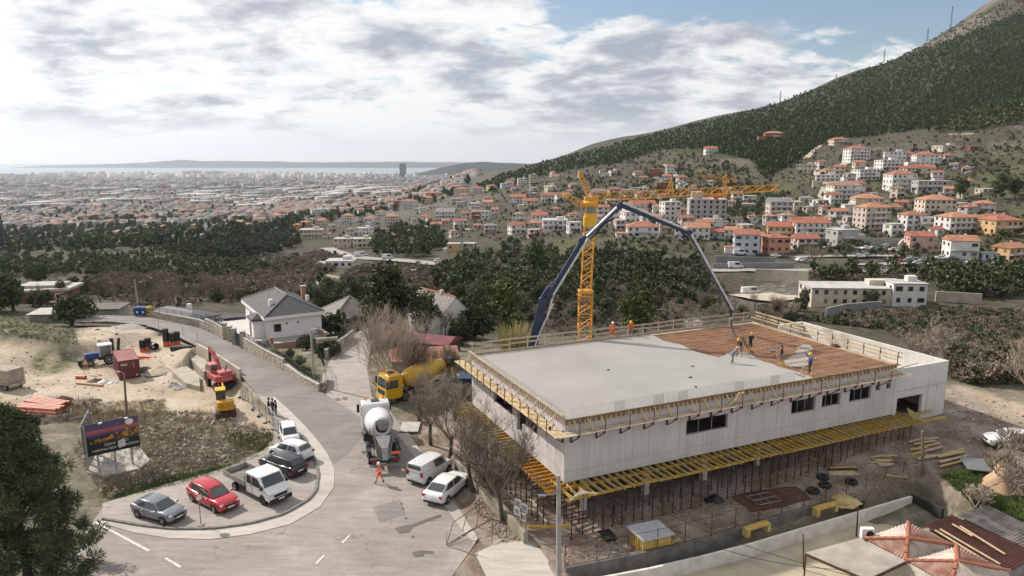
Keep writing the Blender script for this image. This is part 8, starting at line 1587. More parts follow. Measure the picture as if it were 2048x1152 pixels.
# ---- near bare trees
def bare_tree(label, px, py, h, seed, m, mb_, lvl=5, stems=1, spread=.42, ymin=0, r0=.16, z=None, name='bare_tree', up=.2, kids=(3, 4)):
 p = P(px, py, ymin) if z is None else at_z(px, py, z); t = thing(name, label, 'tree' if name == 'bare_tree' else 'shrub', p); rnd = random.Random(seed); tm = MB(); cm = MB()
 for s in range(stems):
  b = Vector((rnd.gauss(0, .25*(stems > 1)), rnd.gauss(0, .25*(stems > 1)), -.3)); th = h*(.30 if stems == 1 else .12); top = b+Vector((rnd.gauss(0, .08*h), rnd.gauss(0, .08*h), th+.3))
  tm.tube([b, b.lerp(top, .5)+Vector((rnd.gauss(0, .05), rnd.gauss(0, .05), 0)), top], [r0*1.2, r0, r0*.85], 7)
  for k in range(4 if stems == 1 else 3):
   a = rnd.uniform(0, 6.28); w = spread*1.3; branches(cm, rnd, b.lerp(top, rnd.uniform(.75, 1)), Vector((math.cos(a)*w, math.sin(a)*w, 1)).normalized(), h*.33, r0*.55, lvl-1, spread, up, kids, 4)
 tm.build('trunk', mb_, t, True); cm.build('crown', m, t); return t
for lab, px, py, h, s, st, sp in (('leafless tree with thick trunk beside the white mixer truck', 862, 890, 7.6, 1, 1, .55), ('leafless tree with dark trunk behind the white van', 898, 924, 8.2, 2, 1, .5), ('leafless tree beside the mossy retaining wall, behind the white sedan', 948, 985, 7.2, 3, 1, .5), ('leafless tree at the mossy wall above the metal barrier', 1005, 1046, 7.4, 4, 1, .45)): bare_tree(lab, px, py, h, s, M_TWIG, M_BARK, 6, st, sp)
for lab, px, py, h, s, st, sp, m in (('big many-stemmed leafless shrub left of the maroon shed', 780, 790, 12.0, 11, 8, .42, M_TWIGP), ('leafless shrub thicket before the maroon shed', 838, 780, 7.5, 12, 6, .36, M_TWIGR), ('grey leafless thicket behind the yellow mixer', 895, 772, 5.4, 13, 5, .28, M_TWIG), ('grey thicket between yellow mixer and building corner', 912, 842, 5.0, 14, 5, .35, M_TWIG), ('dark brush pile in front of the yellow mixer', 838, 842, 1.7, 15, 4, .7, M_TWIG), ('dense bare shrub under the left beam row', 960, 930, 4.6, 16, 5, .4, M_TWIG), ('bare shrub at the foot of the mossy wall', 985, 1000, 3.6, 17, 5, .45, M_TWIG)): bare_tree(lab, px, py, h, s, m, M_BARKG, 5, st, sp, r0=.07, name='bare_shrub')
BR_MIN[0] = .022
bare_tree('small leafless tree against the white gable house', 895, 684, 5.6, 21, M_TWIG, M_BARK, 5, 1, .55, 80)
bare_tree('pale pinkish leafless tree behind the white wing wall', 1856, 756, 8.0, 22, M_TWIGP, M_BARKG, 5, 3, .75, 0, .12, 0.5)
bare_tree('tall pale leafless tree at the right edge', 2042, 832, 9.5, 23, M_TWIGP, M_BARKG, 5, 2, .42, 50, .16)
bare_tree('white-twigged blossoming bush behind the far slab edge', 1385, 668, 4.5, 24, leaf_mat('blossom_twigs', (.5, .47, .45), .2), M_BARKG, 4, 4, .6, 85, .05, name='bare_shrub')
for k, (px, py, h) in enumerate(((2000, 965, 4.2), (2040, 1000, 4.6), (1960, 1020, 2.6), (2030, 915, 3.4))): bare_tree(('leafless bush right of the grass bank', 'large leafless bush at the right edge above the sheds', 'dry creeper bush on the grass bank', 'leafless bush before the white car at the right edge')[k], px, py, h, 30+k, M_TWIGP, M_BARKG, 4, 5, .65, 0, .06, name='bare_shrub')
rd = thing('reed_clump', 'yellowish bamboo clump behind the left end of the slab', 'bamboo', at_z(1030, 712, 0)); rnd = random.Random(3); mb = MB()
for k in range(420):
 a = rnd.uniform(0, 6.28); q = 1.9*math.sqrt(rnd.random()); h_ = rnd.uniform(2.2, 4.6); b = Vector((q*math.cos(a), q*math.sin(a), 0)); mb.tube([b, b*1.15+Vector((0, 0, h_*.7)), b*1.35+Vector((rnd.gauss(0, .3), rnd.gauss(0, .3), h_))], [.03, .03, .008], 3, False)
mb.build('stems', M_REED, rd)
# ================================================================== SMALLER THINGS
M_OPIPE = mat('orange_pipe', (.42, .135, .075), .55, 0, .25, 2, col2=(.33, .11, .07)); M_OPIPE2 = mat('bright_orange_pipe', (.62, .13, .035), .5, 0, .2, 2); M_BPIPE = mat('black_pipe', (.02, .021, .023), .5, 0, .2, 3); M_TAN = mat('tan_pipe', (.48, .33, .2), .7); M_CONCP2 = mat('slab_concrete', (.40, .36, .29), .9, 0, .25, .8, bump=.2)
def pipe_mesh(L, R, m, seg=14):
 a = MB(); n = seg; vs = []
 for x in (0, L):
  for rr in (R, R*.86):
   for k in range(n): t = 2*math.pi*k/n; vs.append((x, rr*math.cos(t), rr*math.sin(t)))
 f = []
 for k in range(n): k2 = (k+1) % n; f += [(k2, k, 2*n+k, 2*n+k2), (n+k, n+k2, 3*n+k2, 3*n+k), (k, k2, n+k2, n+k), (2*n+k2, 2*n+k, 3*n+k, 3*n+k2)]
 return a.add(vs, f).mesh('pipe', m, True)
def pipes(p0, p1, rows, L, R, m, labs, grp, z=None):
 a, b = P(*p0), P(*p1); d = b-a; d.z = 0; d.normalize(); n = Vector((-d.y, d.x, 0)); me = pipe_mesh(L, R, m)
 for li, k in enumerate(rows):
  for i in range(k):
   o = link('pipe', me); q = a+n*((i-(k-1)/2)*2.04*R)+Vector((0, 0, R+li*1.74*R)); o.location = q+d*random.uniform(-.12, .12); o.rotation_euler = (0, 0, math.atan2(d.y, d.x)); tag(o, labs[min(li, len(labs)-1)], 'pipe', grp)
pipes((42, 824), (96, 828), (6, 5, 4), 5.2, .17, M_OPIPE, ('bottom-layer brown-orange pipe in the lower left stack', 'middle-layer brown-orange pipe in the lower left stack', 'top-layer brown-orange pipe in the lower left stack'), 'brown-orange pipes in the lower left stack')
pipes((62, 806), (118, 815), (6, 5), 5.2, .17, M_OPIPE, ('lower-layer brown-orange pipe in the stack behind', 'upper-layer brown-orange pipe in the stack behind'), 'brown-orange pipes in the stack behind')
pipes((262, 716), (342, 704), (5, 4), 6.0, .14, M_OPIPE2, ('bright orange pipe in the bottom row behind the container', 'bright orange pipe in the top row behind the container'), 'bright orange pipes behind the container')
def standing(px, py, h, R, lab, lower=True):
 t = thing('upright_pipe', lab, 'pipe', P(px, py)); MB().tube([(0, 0, h*.3 if lower else 0), (0, 0, h)], R, 16).build('shell', M_BPIPE, t, True)
 for k in range(6): MB().lathe([(R*1.03, h*(.35+.1*k)-.03), (R*1.03, h*(.35+.1*k)+.03)], 16).build('rib', M_BPIPE, t)
 if lower: MB().tube([(0, 0, 0), (0, 0, h*.3)], R*.97, 16).build('orange_end', M_OPIPE2, t, True)
for px, py, h, lab in ((286, 702, 1.9, 'left upright black pipe of the front pair'), (297, 699, 2.0, 'right upright black pipe of the front pair'), (333, 692, 3.0, 'tallest upright black pipe at the back'), (346, 690, 2.1, 'upright black pipe beside the tallest one'), (355, 688, 2.2, 'rightmost upright black pipe')): standing(px, py, h*.85, .42, lab)
standing(226, 712, 2.6, .26, 'slim dark upright pipe behind the container', False)
for lab, px, py, L, R, a in (('wide open black pipe lying on the dirt', 312, 700, 1.9, .5, 2.5), ('black pipe lying at the right of the pipe yard', 342, 702, 2.8, .36, .15), ('tan pipe lying in front of the container', 153, 768, 4.0, .14, -.25), ('short orange pipe lying by the warning sign', 153, 757, 1.3, .22, -.1)):
 o = link('pipe', pipe_mesh(L, R, M_BPIPE if 'black' in lab else M_TAN if 'tan' in lab else M_OPIPE2)); p = P(px, py); o.location = (p.x, p.y, p.z+R); o.rotation_euler = (0, 0, a); tag(o, lab, 'pipe')
def heap(name, label, cat, px, py, r, h, m, seed, n=14, z=None):
 p = P(px, py) if z is None else at_z(px, py, z); rnd = random.Random(seed); rings = []
 for i in range(6):
  q = i/5; rr = r*(1-q)**.8+.02; rings.append([Vector((rr*math.cos(2*math.pi*k/n)*rnd.uniform(.75, 1.2), rr*math.sin(2*math.pi*k/n)*rnd.uniform(.75, 1.2), h*q*rnd.uniform(.8, 1.1)-.05)) for k in range(n)])
 t = tag(MB().loft(rings).build(name, m, None, 60), label, cat); t.location = p; return t
M_DIRT = mat('dirt_heap', (.42, .35, .26), .95, 0, .25, 1.5, bump=.5); M_BAGS = mat('white_bags', (.6, .58, .54), .8, 0, .2, 3); M_STONEG = mat('grey_stone', (.36, .34, .31), .95, 0, .3, 2, bump=.4)
for k, a in enumerate(((322, 742, 2.0, .7, M_DIRT, 'dirt_heap', 'sandy dirt heap beside the container', 'dirt'), (210, 764, .9, .5, M_BAGS, 'sack_pile', 'white sacks piled at the container corner', 'sacks'), (228, 766, .8, .45, M_BAGS, 'sack_pile', 'torn pale sacks beside the container', 'sacks'), (190, 762, 1.0, .4, M_RUST, 'scrap_heap', 'rusty scrap heap left of the sacks', 'scrap'), (288, 740, 1.4, .5, M_BPIPE, 'hose_coil', 'black hose coil beside the container', 'hose'), (345, 772, .8, .6, M_STONEG, 'boulder', 'grey boulder on the grassy strip', 'rock'), (358, 776, 1.0, .5, M_STONEG, 'boulder', 'pale boulder right on the grassy strip', 'rock'), (190, 802, .9, .25, M_BPIPE, 'tarp', 'dark tarp on the rubble below the track', 'tarp'), (297, 802, .8, .22, M_BPIPE, 'tarp', 'small dark tarp right on the rubble', 'tarp'), (125, 800, 1.2, .6, M_RUST, 'scrap_heap', 'heap of rusty fittings beside the pipe stack', 'scrap'), (255, 655, 3.0, .6, M_STONEG, 'rubble_heap', 'grey rubble line along the sandy edge of the road', 'rubble'), (2000, 975, 1.3, 2.2, M_TAN, 'boulder', 'tall tan boulder on the right grass bank', 'rock'), (1685, 1000, 1.3, .5, M_YELO, 'scrap_heap', 'heap of broken yellow boards on the site', 'scrap'), (1430, 1000, .8, .5, M_DARKMET, 'tool_heap', 'dark tools heaped under the props', 'tools'))): heap(a[5], a[6], a[7], a[0], a[1], a[2], a[3], a[4], k)
# concrete culvert with an open slot
cv = thing('culvert', 'pale concrete slab with an open slot beside the excavator', 'culvert', (0, 0, 0)); zl = P(350, 740).z
for pl, hh in (([(318, 722), (345, 712), (398, 752), (400, 775), (372, 768)], .12), ([(366, 708), (392, 700), (425, 745), (408, 752)], .55)): MB().prism([tuple(at_z(x, y, zl).to_2d()) for x, y in pl], zl-.6, zl+hh).build('slab', M_CONCP2, cv)
# poles
def pole(name, label, px, py, top, r, m, z=None, lean=(0, 0), lamp=None, arm=None):
 p = P(px, py) if z is None else at_z(px, py, z); h = at_y(top[0], top[1], p.y).z-p.z; t = thing(name, label, 'pole', p); x_ = at_y(top[0], top[1], p.y).x-p.x
 MB().tube([(0, 0, -.5), (x_*.5, 0, h*.5), (x_, 0, h)], [r*1.25, r*1.1, r*.85], 10).build('shaft', m, t, True)
 if lamp: MB().tube([(x_, 0, h), (x_+lamp[0]*.6, lamp[1]*.6, h+.25), (x_+lamp[0], lamp[1], h+.2)], .035, 6).build('arm', M_GALV, t); MB().box((x_+lamp[0]*1.15, lamp[1]*1.15, h+.18), (.5, .22, .12), math.atan2(lamp[1], lamp[0])).build('lamp_head', M_GALV, t)
 if arm: MB().bar((x_-arm, 0, h-.25), (x_+arm, 0, h-.25), .08, .1).build('crossarm', M_RUST, t)
 return p, h, x_
M_CPOLE = mat('concrete_pole', (.36, .345, .32), .9, 0, .2, 1.5); M_WPOLE = mat('wooden_pole', (.20, .15, .11), .9, 0, .3, 2)
pole('street_lamp', 'grey lamp post in front of the red container', 254, 836, (248, 748), .1, M_WPOLE, None, lamp=(-.6, .1)); pole('utility_pole', 'leaning pale pole beside the recycling bins', 277, 618, (269, 560), .13, M_CPOLE, -.3, arm=.5); pole('street_lamp', 'concrete lamp post at the corner of the villa garden', 628, 770, (622, 660), .13, M_CPOLE, .1, lamp=(1.2, -.5)); cp, ch_, _ = pole('utility_pole', 'tall concrete pole standing in front of the building corner', 1118, 1166, (1117, 950), .14, M_CPOLE, 0); pole('utility_pole', 'dark wooden pole among the lumber on the right', 1847, 950, (1845, 862), .12, M_WPOLE); pole('yard_post', 'thin steel post at the left of the yard', 1608, 1140, (1606, 1068), .04, M_RUST, -1.0); pole('yard_post', 'thin dark steel post in the middle of the yard', 1713, 1074, (1716, 1016), .05, M_RUST, -1.0)
lt = thing('wall_lamp', 'small lamp on a bracket of the concrete pole', 'lamp', (cp.x, cp.y, 6.0)); MB().tube([(-.15, 0, 0), (-.9, -.1, -.1)], .035, 6).build('arm', M_GALV, lt); MB().box((-1.1, -.1, -.12), (.5, .2, .1)).build('lamp_head', M_GALV, lt)
for k, (a, b) in enumerate((((1300, 1010, 2.5), (1790, 1170, 4.5)), ((1350, 1062, 2.5), (1700, 1140, 3.0)), ((1118, 985, 6.2), (760, 700, 6.0)))):
 A_, B_ = at_z(*a), at_z(*b); pts = [A_.lerp(B_, t)+Vector((0, 0, -1.2*4*t*(1-t)*.5)) for t in np.linspace(0, 1, 14)]; w_ = MB().tube(pts, .018, 4).build('overhead_cable', M_BLACK); tag(w_, ('black overhead cable above the yard, upper one', 'black overhead cable above the yard, lower one', 'overhead cable from the concrete pole to the villa')[k], 'cable')
# no-entry sign, warning sign
p = P0(402, 1050, .05); t = thing('road_sign', 'red and white round sign on a post in front of the red car', 'sign', p); MB().tube([(0, 0, 0), (0, 0, 2.3)], .035, 8).build('post', M_GALV, t); MB().lathe([(.3, -.012), (.3, .012)], 20, Matrix.Translation((.05, -.04, 2.15)) @ Matrix.Rotation(.9, 4, 'Z') @ Matrix.Rotation(math.pi/2, 4, 'X')).build('plate', mat('sign_red', (.42, .03, .03), .4), t); MB().lathe([(.21, -.02), (.21, .02)], 20, Matrix.Translation((.05, -.04, 2.15)) @ Matrix.Rotation(.9, 4, 'Z') @ Matrix.Rotation(math.pi/2, 4, 'X')).build('plate_centre', M_LETW, t); MB().box((0, 0, .03), (.4, .4, .06)).build('foot', M_CONC, t)
p = P(173, 748); t = thing('warning_sign', 'triangular roadworks sign on a stand left of the container', 'sign', p); M_SG = mat('sign_yellow', (.55, .33, .03), .6)
for s in (-.25, .25): MB().tube([(s, 0, 0), (s*.7, 0, 1.3)], .03, 5).build('leg', M_SG, t)
for a, b in (((-.5, 1.25), (.5, 1.25)), ((.5, 1.25), (0, 2.15)), ((0, 2.15), (-.5, 1.25))): MB().bar((a[0], -.03, a[1]), (b[0], -.03, b[1]), .03, .13, up=(0, 1, 0)).build('border', mat('sign_rim', (.30, .06, .04), .6), t)
MB().add([(-.45, 0, 1.27), (.45, 0, 1.27), (0, 0, 2.1)], [(0, 1, 2)]).build('plate', mat('sign_old', (.5, .42, .3), .6), t)
# ---- billboard
a, b = at_z(204, 948, 0), at_z(262, 934, 0); d = (b-a); d.z = 0; L_ = 3.9; ang_ = math.atan2(d.y, d.x); bb = thing('billboard', 'billboard with dusk mountain picture and holiday greeting on three posts', 'billboard', a+d*.5, ang_)
for k in (-1.25, 0, 1.25): MB().box((k, .06, 1.4), (.16, .16, 2.8)).build('post', M_CPOLE, bb); MB().box((k, .06, .05), (.4, .4, .1)).build('footing', M_CONC, bb)
B0, BH, BWD = 1.75, 2.75, 3.9; MB().box((0, -.04, B0+BH/2), (BWD, .06, BH)).build('panel', mat('bb_dark', (.012, .012, .014), .6), bb)
def art():
 m = bpy.data.materials.new('greeting_print'); m.use_nodes = True; nt = m.node_tree; N = nt.nodes.new; L = nt.links.new; bs = nt.nodes['Principled BSDF']; bs.inputs['Roughness'].default_value = .6; tc = N('ShaderNodeTexCoord'); sp = N('ShaderNodeSeparateXYZ'); L(tc.outputs['Object'], sp.inputs[0])
 n = N('ShaderNodeTexNoise'); n.inputs['Scale'].default_value = 2.4; n.inputs['Detail'].default_value = 7; L(tc.outputs['Object'], n.inputs['Vector'])
 mr = N('ShaderNodeMapRange'); L(sp.outputs['Z'], mr.inputs[0]); mr.inputs[1].default_value = B0; mr.inputs[2].default_value = B0+BH
 r = N('ShaderNodeValToRGB'); L(mr.outputs[0], r.inputs[0]); e = r.color_ramp.elements
 st = [(0, (.008, .008, .01)), (.5, (.01, .01, .014)), (.56, (.02, .025, .06)), (.63, (.05, .06, .14)), (.68, (.34, .06, .07)), (.76, (.36, .10, .10)), (.80, (.09, .06, .13)), (1, (.07, .055, .12))]
 while len(e) < len(st): e.new(.5)
 for k, (p_, c) in enumerate(st): e[k].position = p_; e[k].color = (*c, 1)
 nx = N('ShaderNodeMath'); nx.operation = 'MULTIPLY_ADD'; L(sp.outputs['X'], nx.inputs[0]); nx.inputs[1].default_value = .06; nx.inputs[2].default_value = 0
 hh = N('ShaderNodeMath'); hh.operation = 'MULTIPLY_ADD'; L(n.outputs['Fac'], hh.inputs[0]); hh.inputs[1].default_value = .55; L(nx.outputs[0], hh.inputs[2])
 df = N('ShaderNodeMath'); df.operation = 'SUBTRACT'; ad = N('ShaderNodeMath'); ad.operation = 'ADD'; L(hh.outputs[0], ad.inputs[0]); ad.inputs[1].default_value = .27; L(ad.outputs[0], df.inputs[0]); L(mr.outputs[0], df.inputs[1])
 g = N('ShaderNodeMath'); g.operation = 'GREATER_THAN'; L(df.outputs[0], g.inputs[0]); g.inputs[1].default_value = 0
 n2 = N('ShaderNodeTexNoise'); n2.inputs['Scale'].default_value = 5; n2.inputs['Detail'].default_value = 6; L(tc.outputs['Object'], n2.inputs['Vector']); r2 = N('ShaderNodeValToRGB'); L(n2.outputs['Fac'], r2.inputs[0]); r2.color_ramp.elements[0].position = .42; r2.color_ramp.elements[0].color = (.01, .009, .008, 1); r2.color_ramp.elements[1].position = .68; r2.color_ramp.elements[1].color = (.55, .27, .05, 1)
 lo = N('ShaderNodeMapRange'); L(mr.outputs[0], lo.inputs[0]); lo.inputs[1].default_value = .33; lo.inputs[2].default_value = .45; mk = N('ShaderNodeMath'); mk.operation = 'MULTIPLY'; L(g.outputs[0], mk.inputs[0]); L(lo.outputs[0], mk.inputs[1])
 mx = N('ShaderNodeMix'); mx.data_type = 'RGBA'; L(mk.outputs[0], mx.inputs[0]); L(r.outputs[0], mx.inputs[6]); L(r2.outputs[0], mx.inputs[7]); L(mx.outputs[2], bs.inputs['Base Color']); return m
MB().box((0, -.078, B0+BH/2), (BWD-.02, .012, BH-.02)).build('print', art(), bb)
Rm = lambda x, z: Matrix.Translation((x, -.09, z)) @ Matrix.Rotation(math.pi/2, 4, 'X')
txt('ČESTIT', .27, bb, Rm(-.28, B0+.72), M_LETW); txt('Ć', .27, bb, Rm(1.02, B0+.78), M_LETW); txt('I SRETNA NOV', .27, bb, Rm(-.72, B0+.36), M_LETW); txt('GODINA', .27, bb, Rm(1.32, B0+.40), M_LETW)
MB().prism([(.28, .35), (.42, .18), (.55, .3), (.7, .24), (.86, .34), (.84, .98), (.3, .85)], .088, .096, M=Matrix.Translation((0, 0, B0)) @ Matrix.Rotation(math.pi/2, 4, 'X')).build('torn_patch', M_BAGS, bb); MB().prism([(1.28+.32*math.cos(k*.52), 2.35+.26*math.sin(k*.52)) for k in range(12)], .088, .096, M=Matrix.Translation((0, 0, B0)) @ Matrix.Rotation(math.pi/2, 4, 'X')).build('badge', M_LETW, bb)
for xq in (-.9, 1.0): MB().tube([(xq, 0, B0+BH), (xq, -.5, B0+BH+.1)], .02, 5).build('spot_arm', M_GALV, bb); MB().box((xq, -.55, B0+BH+.08), (.25, .14, .1)).build('spot_lamp', M_LETW, bb)
a2, b2 = at_z(176, 946, 0), at_z(190, 912, 0); d = b2-a2; bs2 = thing('billboard', 'second billboard seen edge-on from behind, grey ribbed sheet on posts', 'billboard', a2, math.atan2(d.y, d.x))
for k in range(4): MB().box((.1+k*d.length/3, 0, 2.0), (.14, .18, 4.0)).build('post', M_CPOLE, bs2)
for k in range(12): MB().box((.1+k*d.length/11, .14, 2.9), (d.length/12.5, .05, 2.6)).build('sheet', mat('bb_sheet', (.36, .34, .31), .6, .2, .2, 2), bs2)
MB().bar((0, .1, 4.3), (d.length, .1, 4.3), .06, .08).build('top_rail', M_GALV, bs2); MB().bar((d.length*.6, .1, 4.28), (d.length*.6-.3, 1.3, 4.3), .04, .05).build('spot_arm', M_GALV, bs2)
struct(MB().prism(poly_z([(174, 948), (190, 916), (240, 898), (285, 904), (300, 924), (280, 941), (230, 952), (206, 956)]), -.4, .2).build('billboard_base', M_CONCP))
# villa name wall
p = P0(653, 708, 0); t = thing('sign_wall', 'sandstone name wall of the villa beside the driveway', 'sign', P0(636, 712), math.radians(24)); MB().box((1.3, 0, 1.1), (2.7, .25, 2.4)).build('wall_body', mat('sandstone', (.46, .36, .24), .85, 0, .15, 2), t); MB().box((1.3, 0, 2.34), (2.8, .32, .08)).build('coping', M_COPE, t)
txt('Villa', .5, t, Matrix.Translation((1.35, -.135, 1.85)) @ Matrix.Rotation(math.pi/2, 4, 'X'), M_DARKC); txt('Harmonia', .5, t, Matrix.Translation((1.3, -.135, 1.35)) @ Matrix.Rotation(math.pi/2, 4, 'X'), M_DARKC)
# recycling bins
for k, (px, c) in enumerate(((279, (.02, .06, .22)), (290, (.02, .07, .26)), (300, (.55, .40, .04)))):
 t = thing('recycling_bin', ('left blue recycling container at the road bend', 'right blue recycling container at the road bend', 'yellow recycling container at the road bend')[k], 'bin', P0(px, 631, .04)); MB().loft([[(x*w, y*w*.8, z) for x, y in ((-1, -1), (1, -1), (1, 1), (-1, 1))] for z, w in ((0.05, .62), (1.0, .72), (1.35, .7), (1.6, .4))]).build('body', mat('bin_%d' % k, c, .5), t, bevel=.06); MB().box((0, -.6, 1.2), (.4, .06, .12)).build('slot', M_TRIM, t); MB().box((0, -.6, .7), (.3, .03, .3)).build('sticker', M_LETW if k < 2 else M_DARKC, t)
# metal barriers by the kerb, site notice boards
def frame(label, pts, bars, r=.025, m=None, name='tube_barrier'):
 P3 = [at_z(x, y, z) for x, y, z in pts]; o = P3[0].copy(); t = thing(name, label, 'barrier', o); m = m or M_RUST
 for i, j in bars: MB().tube([P3[i]-o, P3[j]-o], r, 6).build('bar', m, t)
 return P3
frame('leaning rusty tube frame at the kerb', [(893, 1090, .1), (906, 1045, 1.0), (960, 1008, 1.6), (953, 1053, .1), (925, 1062, .2), (934, 1030, 1.3)], [(0, 1), (1, 2), (2, 3), (0, 3), (4, 5)]); frame('rusty tube railing round the drain pit', [(953, 1053, .1), (985, 1038, 1.0), (1012, 1046, 1.0), (1014, 1076, .1), (984, 1088, .1), (893, 1090, .1), (960, 1030, 1.2)], [(0, 1), (1, 2), (2, 3), (1, 4), (5, 1), (6, 2)])
q = frame('low galvanised crowd barrier lying against the kerb', [(893, 1090, .1), (892, 1064, 1.0), (950, 1082, 1.0), (955, 1110, .1)], [(0, 1), (1, 2), (2, 3), (0, 3)], .022, M_GALV, 'crowd_barrier'); t = thing('pit_grating', 'thin bars of the crowd barrier', 'barrier', (0, 0, 0)); bpy.data.objects.remove(t)
cbp = [o for o in COL.objects if o.name.startswith('crowd_barrier')][0]; mb = MB()
for k in range(1, 16): mb.tube([q[0].lerp(q[3], k/16)-q[0], q[1].lerp(q[2], k/16)-q[0]], .01, 4, False)
stuff(mb.build('thin_bars', M_GALV, cbp))
for k, (x, y) in enumerate(((1036, 1006), (1049, 1016), (1034, 1022), (1047, 1034))): t = thing('notice_board', ('upper left', 'upper right', 'lower left', 'lower right')[k]+' white notice board on the site fence', 'sign', at_z(x, y, 1.6), math.radians(-38)); MB().box((0, 0, 0), (.55, .03, .62)).build('plate', M_LETW, t); MB().box((0, -.02, .1), (.36, .02, .05)).box((0, -.02, -.02), (.3, .02, .04)).box((.0, -.02, -.13), (.34, .02, .04)).build('lines', M_DARKMET, t)
fence('wire_fence', 'rusty wire fence on the mossy retaining wall', zz([(905, 930), (950, 975), (1000, 1030), (1052, 1088)]), [.9, .9, 1.0, .9], 1.3, 1.9, M_RUST, .3, .005, (.1, .95))
fence('wire_fence', 'thin wire mesh fence along the front of the building site', [tuple(p_.to_2d()) for p_ in LG], .45, 1.5, 2.2, M_RUST, .22, .004, (.05, .95))
# ---- site litter: boards, tyres, stacks
def board(label, a, b, w, h, m, up=.05, name='plank', grp=None):
 A_, B_ = P(*a), P(*b); o = MB().bar((0, 0, 0), B_-A_, w, h).build(name, m); o.location = A_+Vector((0, 0, up)); tag(o, label, 'plank', grp)
rnd = random.Random(8)
for k in range(9): x = 1815+rnd.uniform(0, 60); y = 882+k*5; board('loose plank in the lumber pile left of the dark pole' if x < 1845 else 'loose plank in the lumber pile right of the dark pole', (x, y), (x+rnd.uniform(30, 48), y-rnd.uniform(4, 10)), .22, .09, rnd.choice((M_YEL, M_YELO, M_WOODG)), .08+.05*(k % 3), grp='planks in the upper lumber pile')
for k in range(8): x = 1872+rnd.uniform(0, 26); y = 912+k*3.6; board('grey plank in the lower lumber pile beside the grass', (x, y), (x+rnd.uniform(38, 55), y-rnd.uniform(8, 14)), .2, .1, rnd.choice((M_WOODG, M_WOODG, M_YELO)), .1+.06*(k % 3), grp='planks in the lower lumber pile')
for k in range(7): x = 1735+rnd.uniform(0, 25); y = 915+k*3.0; board('plank on the small pile under the beam fan', (x, y), (x+rnd.uniform(25, 45), y+rnd.uniform(-6, 2)), .2, .08, rnd.choice((M_YELO, M_WOODG)), .08+.05*(k % 2), grp='planks on the small pile')
for k in range(6): x = 1655+rnd.uniform(0, 12); y = 938+k*2.6; board('plank on the low pile beside the tyres', (x, y), (x+rnd.uniform(40, 60), y-rnd.uniform(0, 5)), .2, .08, rnd.choice((M_YELO, M_WOODG, M_RUST)), .08, grp='planks beside the tyres')
board('single yellow board near the small blue ladder', (1770, 951), (1812, 955), .35, .06, M_YELO); board('yellow board lying on the dark red patch', (1556, 980), (1578, 990), .2, .06, M_YEL); board('long grey board leaning by the notice boards', (1062, 1005), (1092, 1052), .25, .06, M_WOODG, .3); board('yellow beam on the retaining wall corner', (1057, 1067), (1140, 1066), .12, .2, M_YEL, .5); board('yellow board beside the covered stack', (1270, 1100), (1293, 1115), .22, .08, M_YEL); board('short plank right of the covered stack', (1328, 1090), (1345, 1102), .25, .06, M_WOOD); board('yellow plank right of the covered stack', (1340, 1090), (1360, 1080), .2, .08, M_YEL)
ty = MB(); R_, r_ = .36, .15
rings = [[Vector(((R_+r_*math.cos(v))*math.cos(u), (R_+r_*math.cos(v))*math.sin(u), r_+r_*math.sin(v))) for v in np.linspace(0, 2*math.pi, 8, endpoint=False)] for u in np.linspace(0, 2*math.pi, 18)]
tm_ = ty.loft(rings, cap=False).mesh('tyre', M_TYRE, True)
for px, py, lab in ((1645, 957, 'old tyre farthest back on the site'), (1650, 973, 'grey tyre half buried in the middle'), (1626, 984, 'old tyre beside the dark red patch'), (1702, 966, 'pale tyre right of the others')): o = link('tyre', tm_); o.location = P(px, py); tag(o, lab, 'tyre')
sheet('wet_patch', [tuple(P(x, y).to_2d()) for x, y in ((1462, 995), (1500, 985), (1560, 977), (1590, 974), (1608, 985), (1622, 1000), (1580, 1010), (1540, 1018), (1500, 1025), (1485, 1010))], .09, mat('red_mud', (.095, .04, .025), .8, 0, .3, 1.2), 1.0, False)
p = P(1528, 1003); t = thing('reinforcement_cage', 'pale steel reinforcement frame on the dark red patch', 'rebar', p, .35)
for a, b in (((-1, -.7), (1, -.7)), ((1, -.7), (1, .7)), ((1, .7), (-1, .7)), ((-1, .7), (-1, -.7)), ((0, -.7), (0, .7)), ((-1, 0), (1, 0))): MB().tube([(a[0], a[1], .25), (b[0], b[1], .25)], .035, 5).build('bar', M_GALV, t)
p = P(1300, 1092); t = thing('covered_stack', 'stack of yellow formwork beams under a grey sheet', 'timber stack', p, math.radians(22))
for k in range(5):
 for j in range(8): MB().box((0, -.75+j*.21, .1+k*.2), (2.2, .09, .19)).build('beam', M_YEL if (j+k) % 3 else M_YELO, t)
MB().box((0, 0, 1.14), (2.5, 2.1, .05)).build('cover', mat('grey_cover', (.40, .40, .42), .7, 0, .15, 2), t)
for k, (px, py) in enumerate(((1513, 1066), (1650, 1026))):
 t = thing('yellow_bench', ('left', 'right')[k]+' yellow formwork bench on the ledge by the yard', 'formwork', at_z(px, py, .1), math.radians(26)); MB().box((0, 0, .55), (2.2, .5, .12)).build('top', M_YEL, t)
 for s in (-1, 1): MB().box((s*.95, 0, .25), (.3, .5, .5)).build('leg', M_YELO, t)
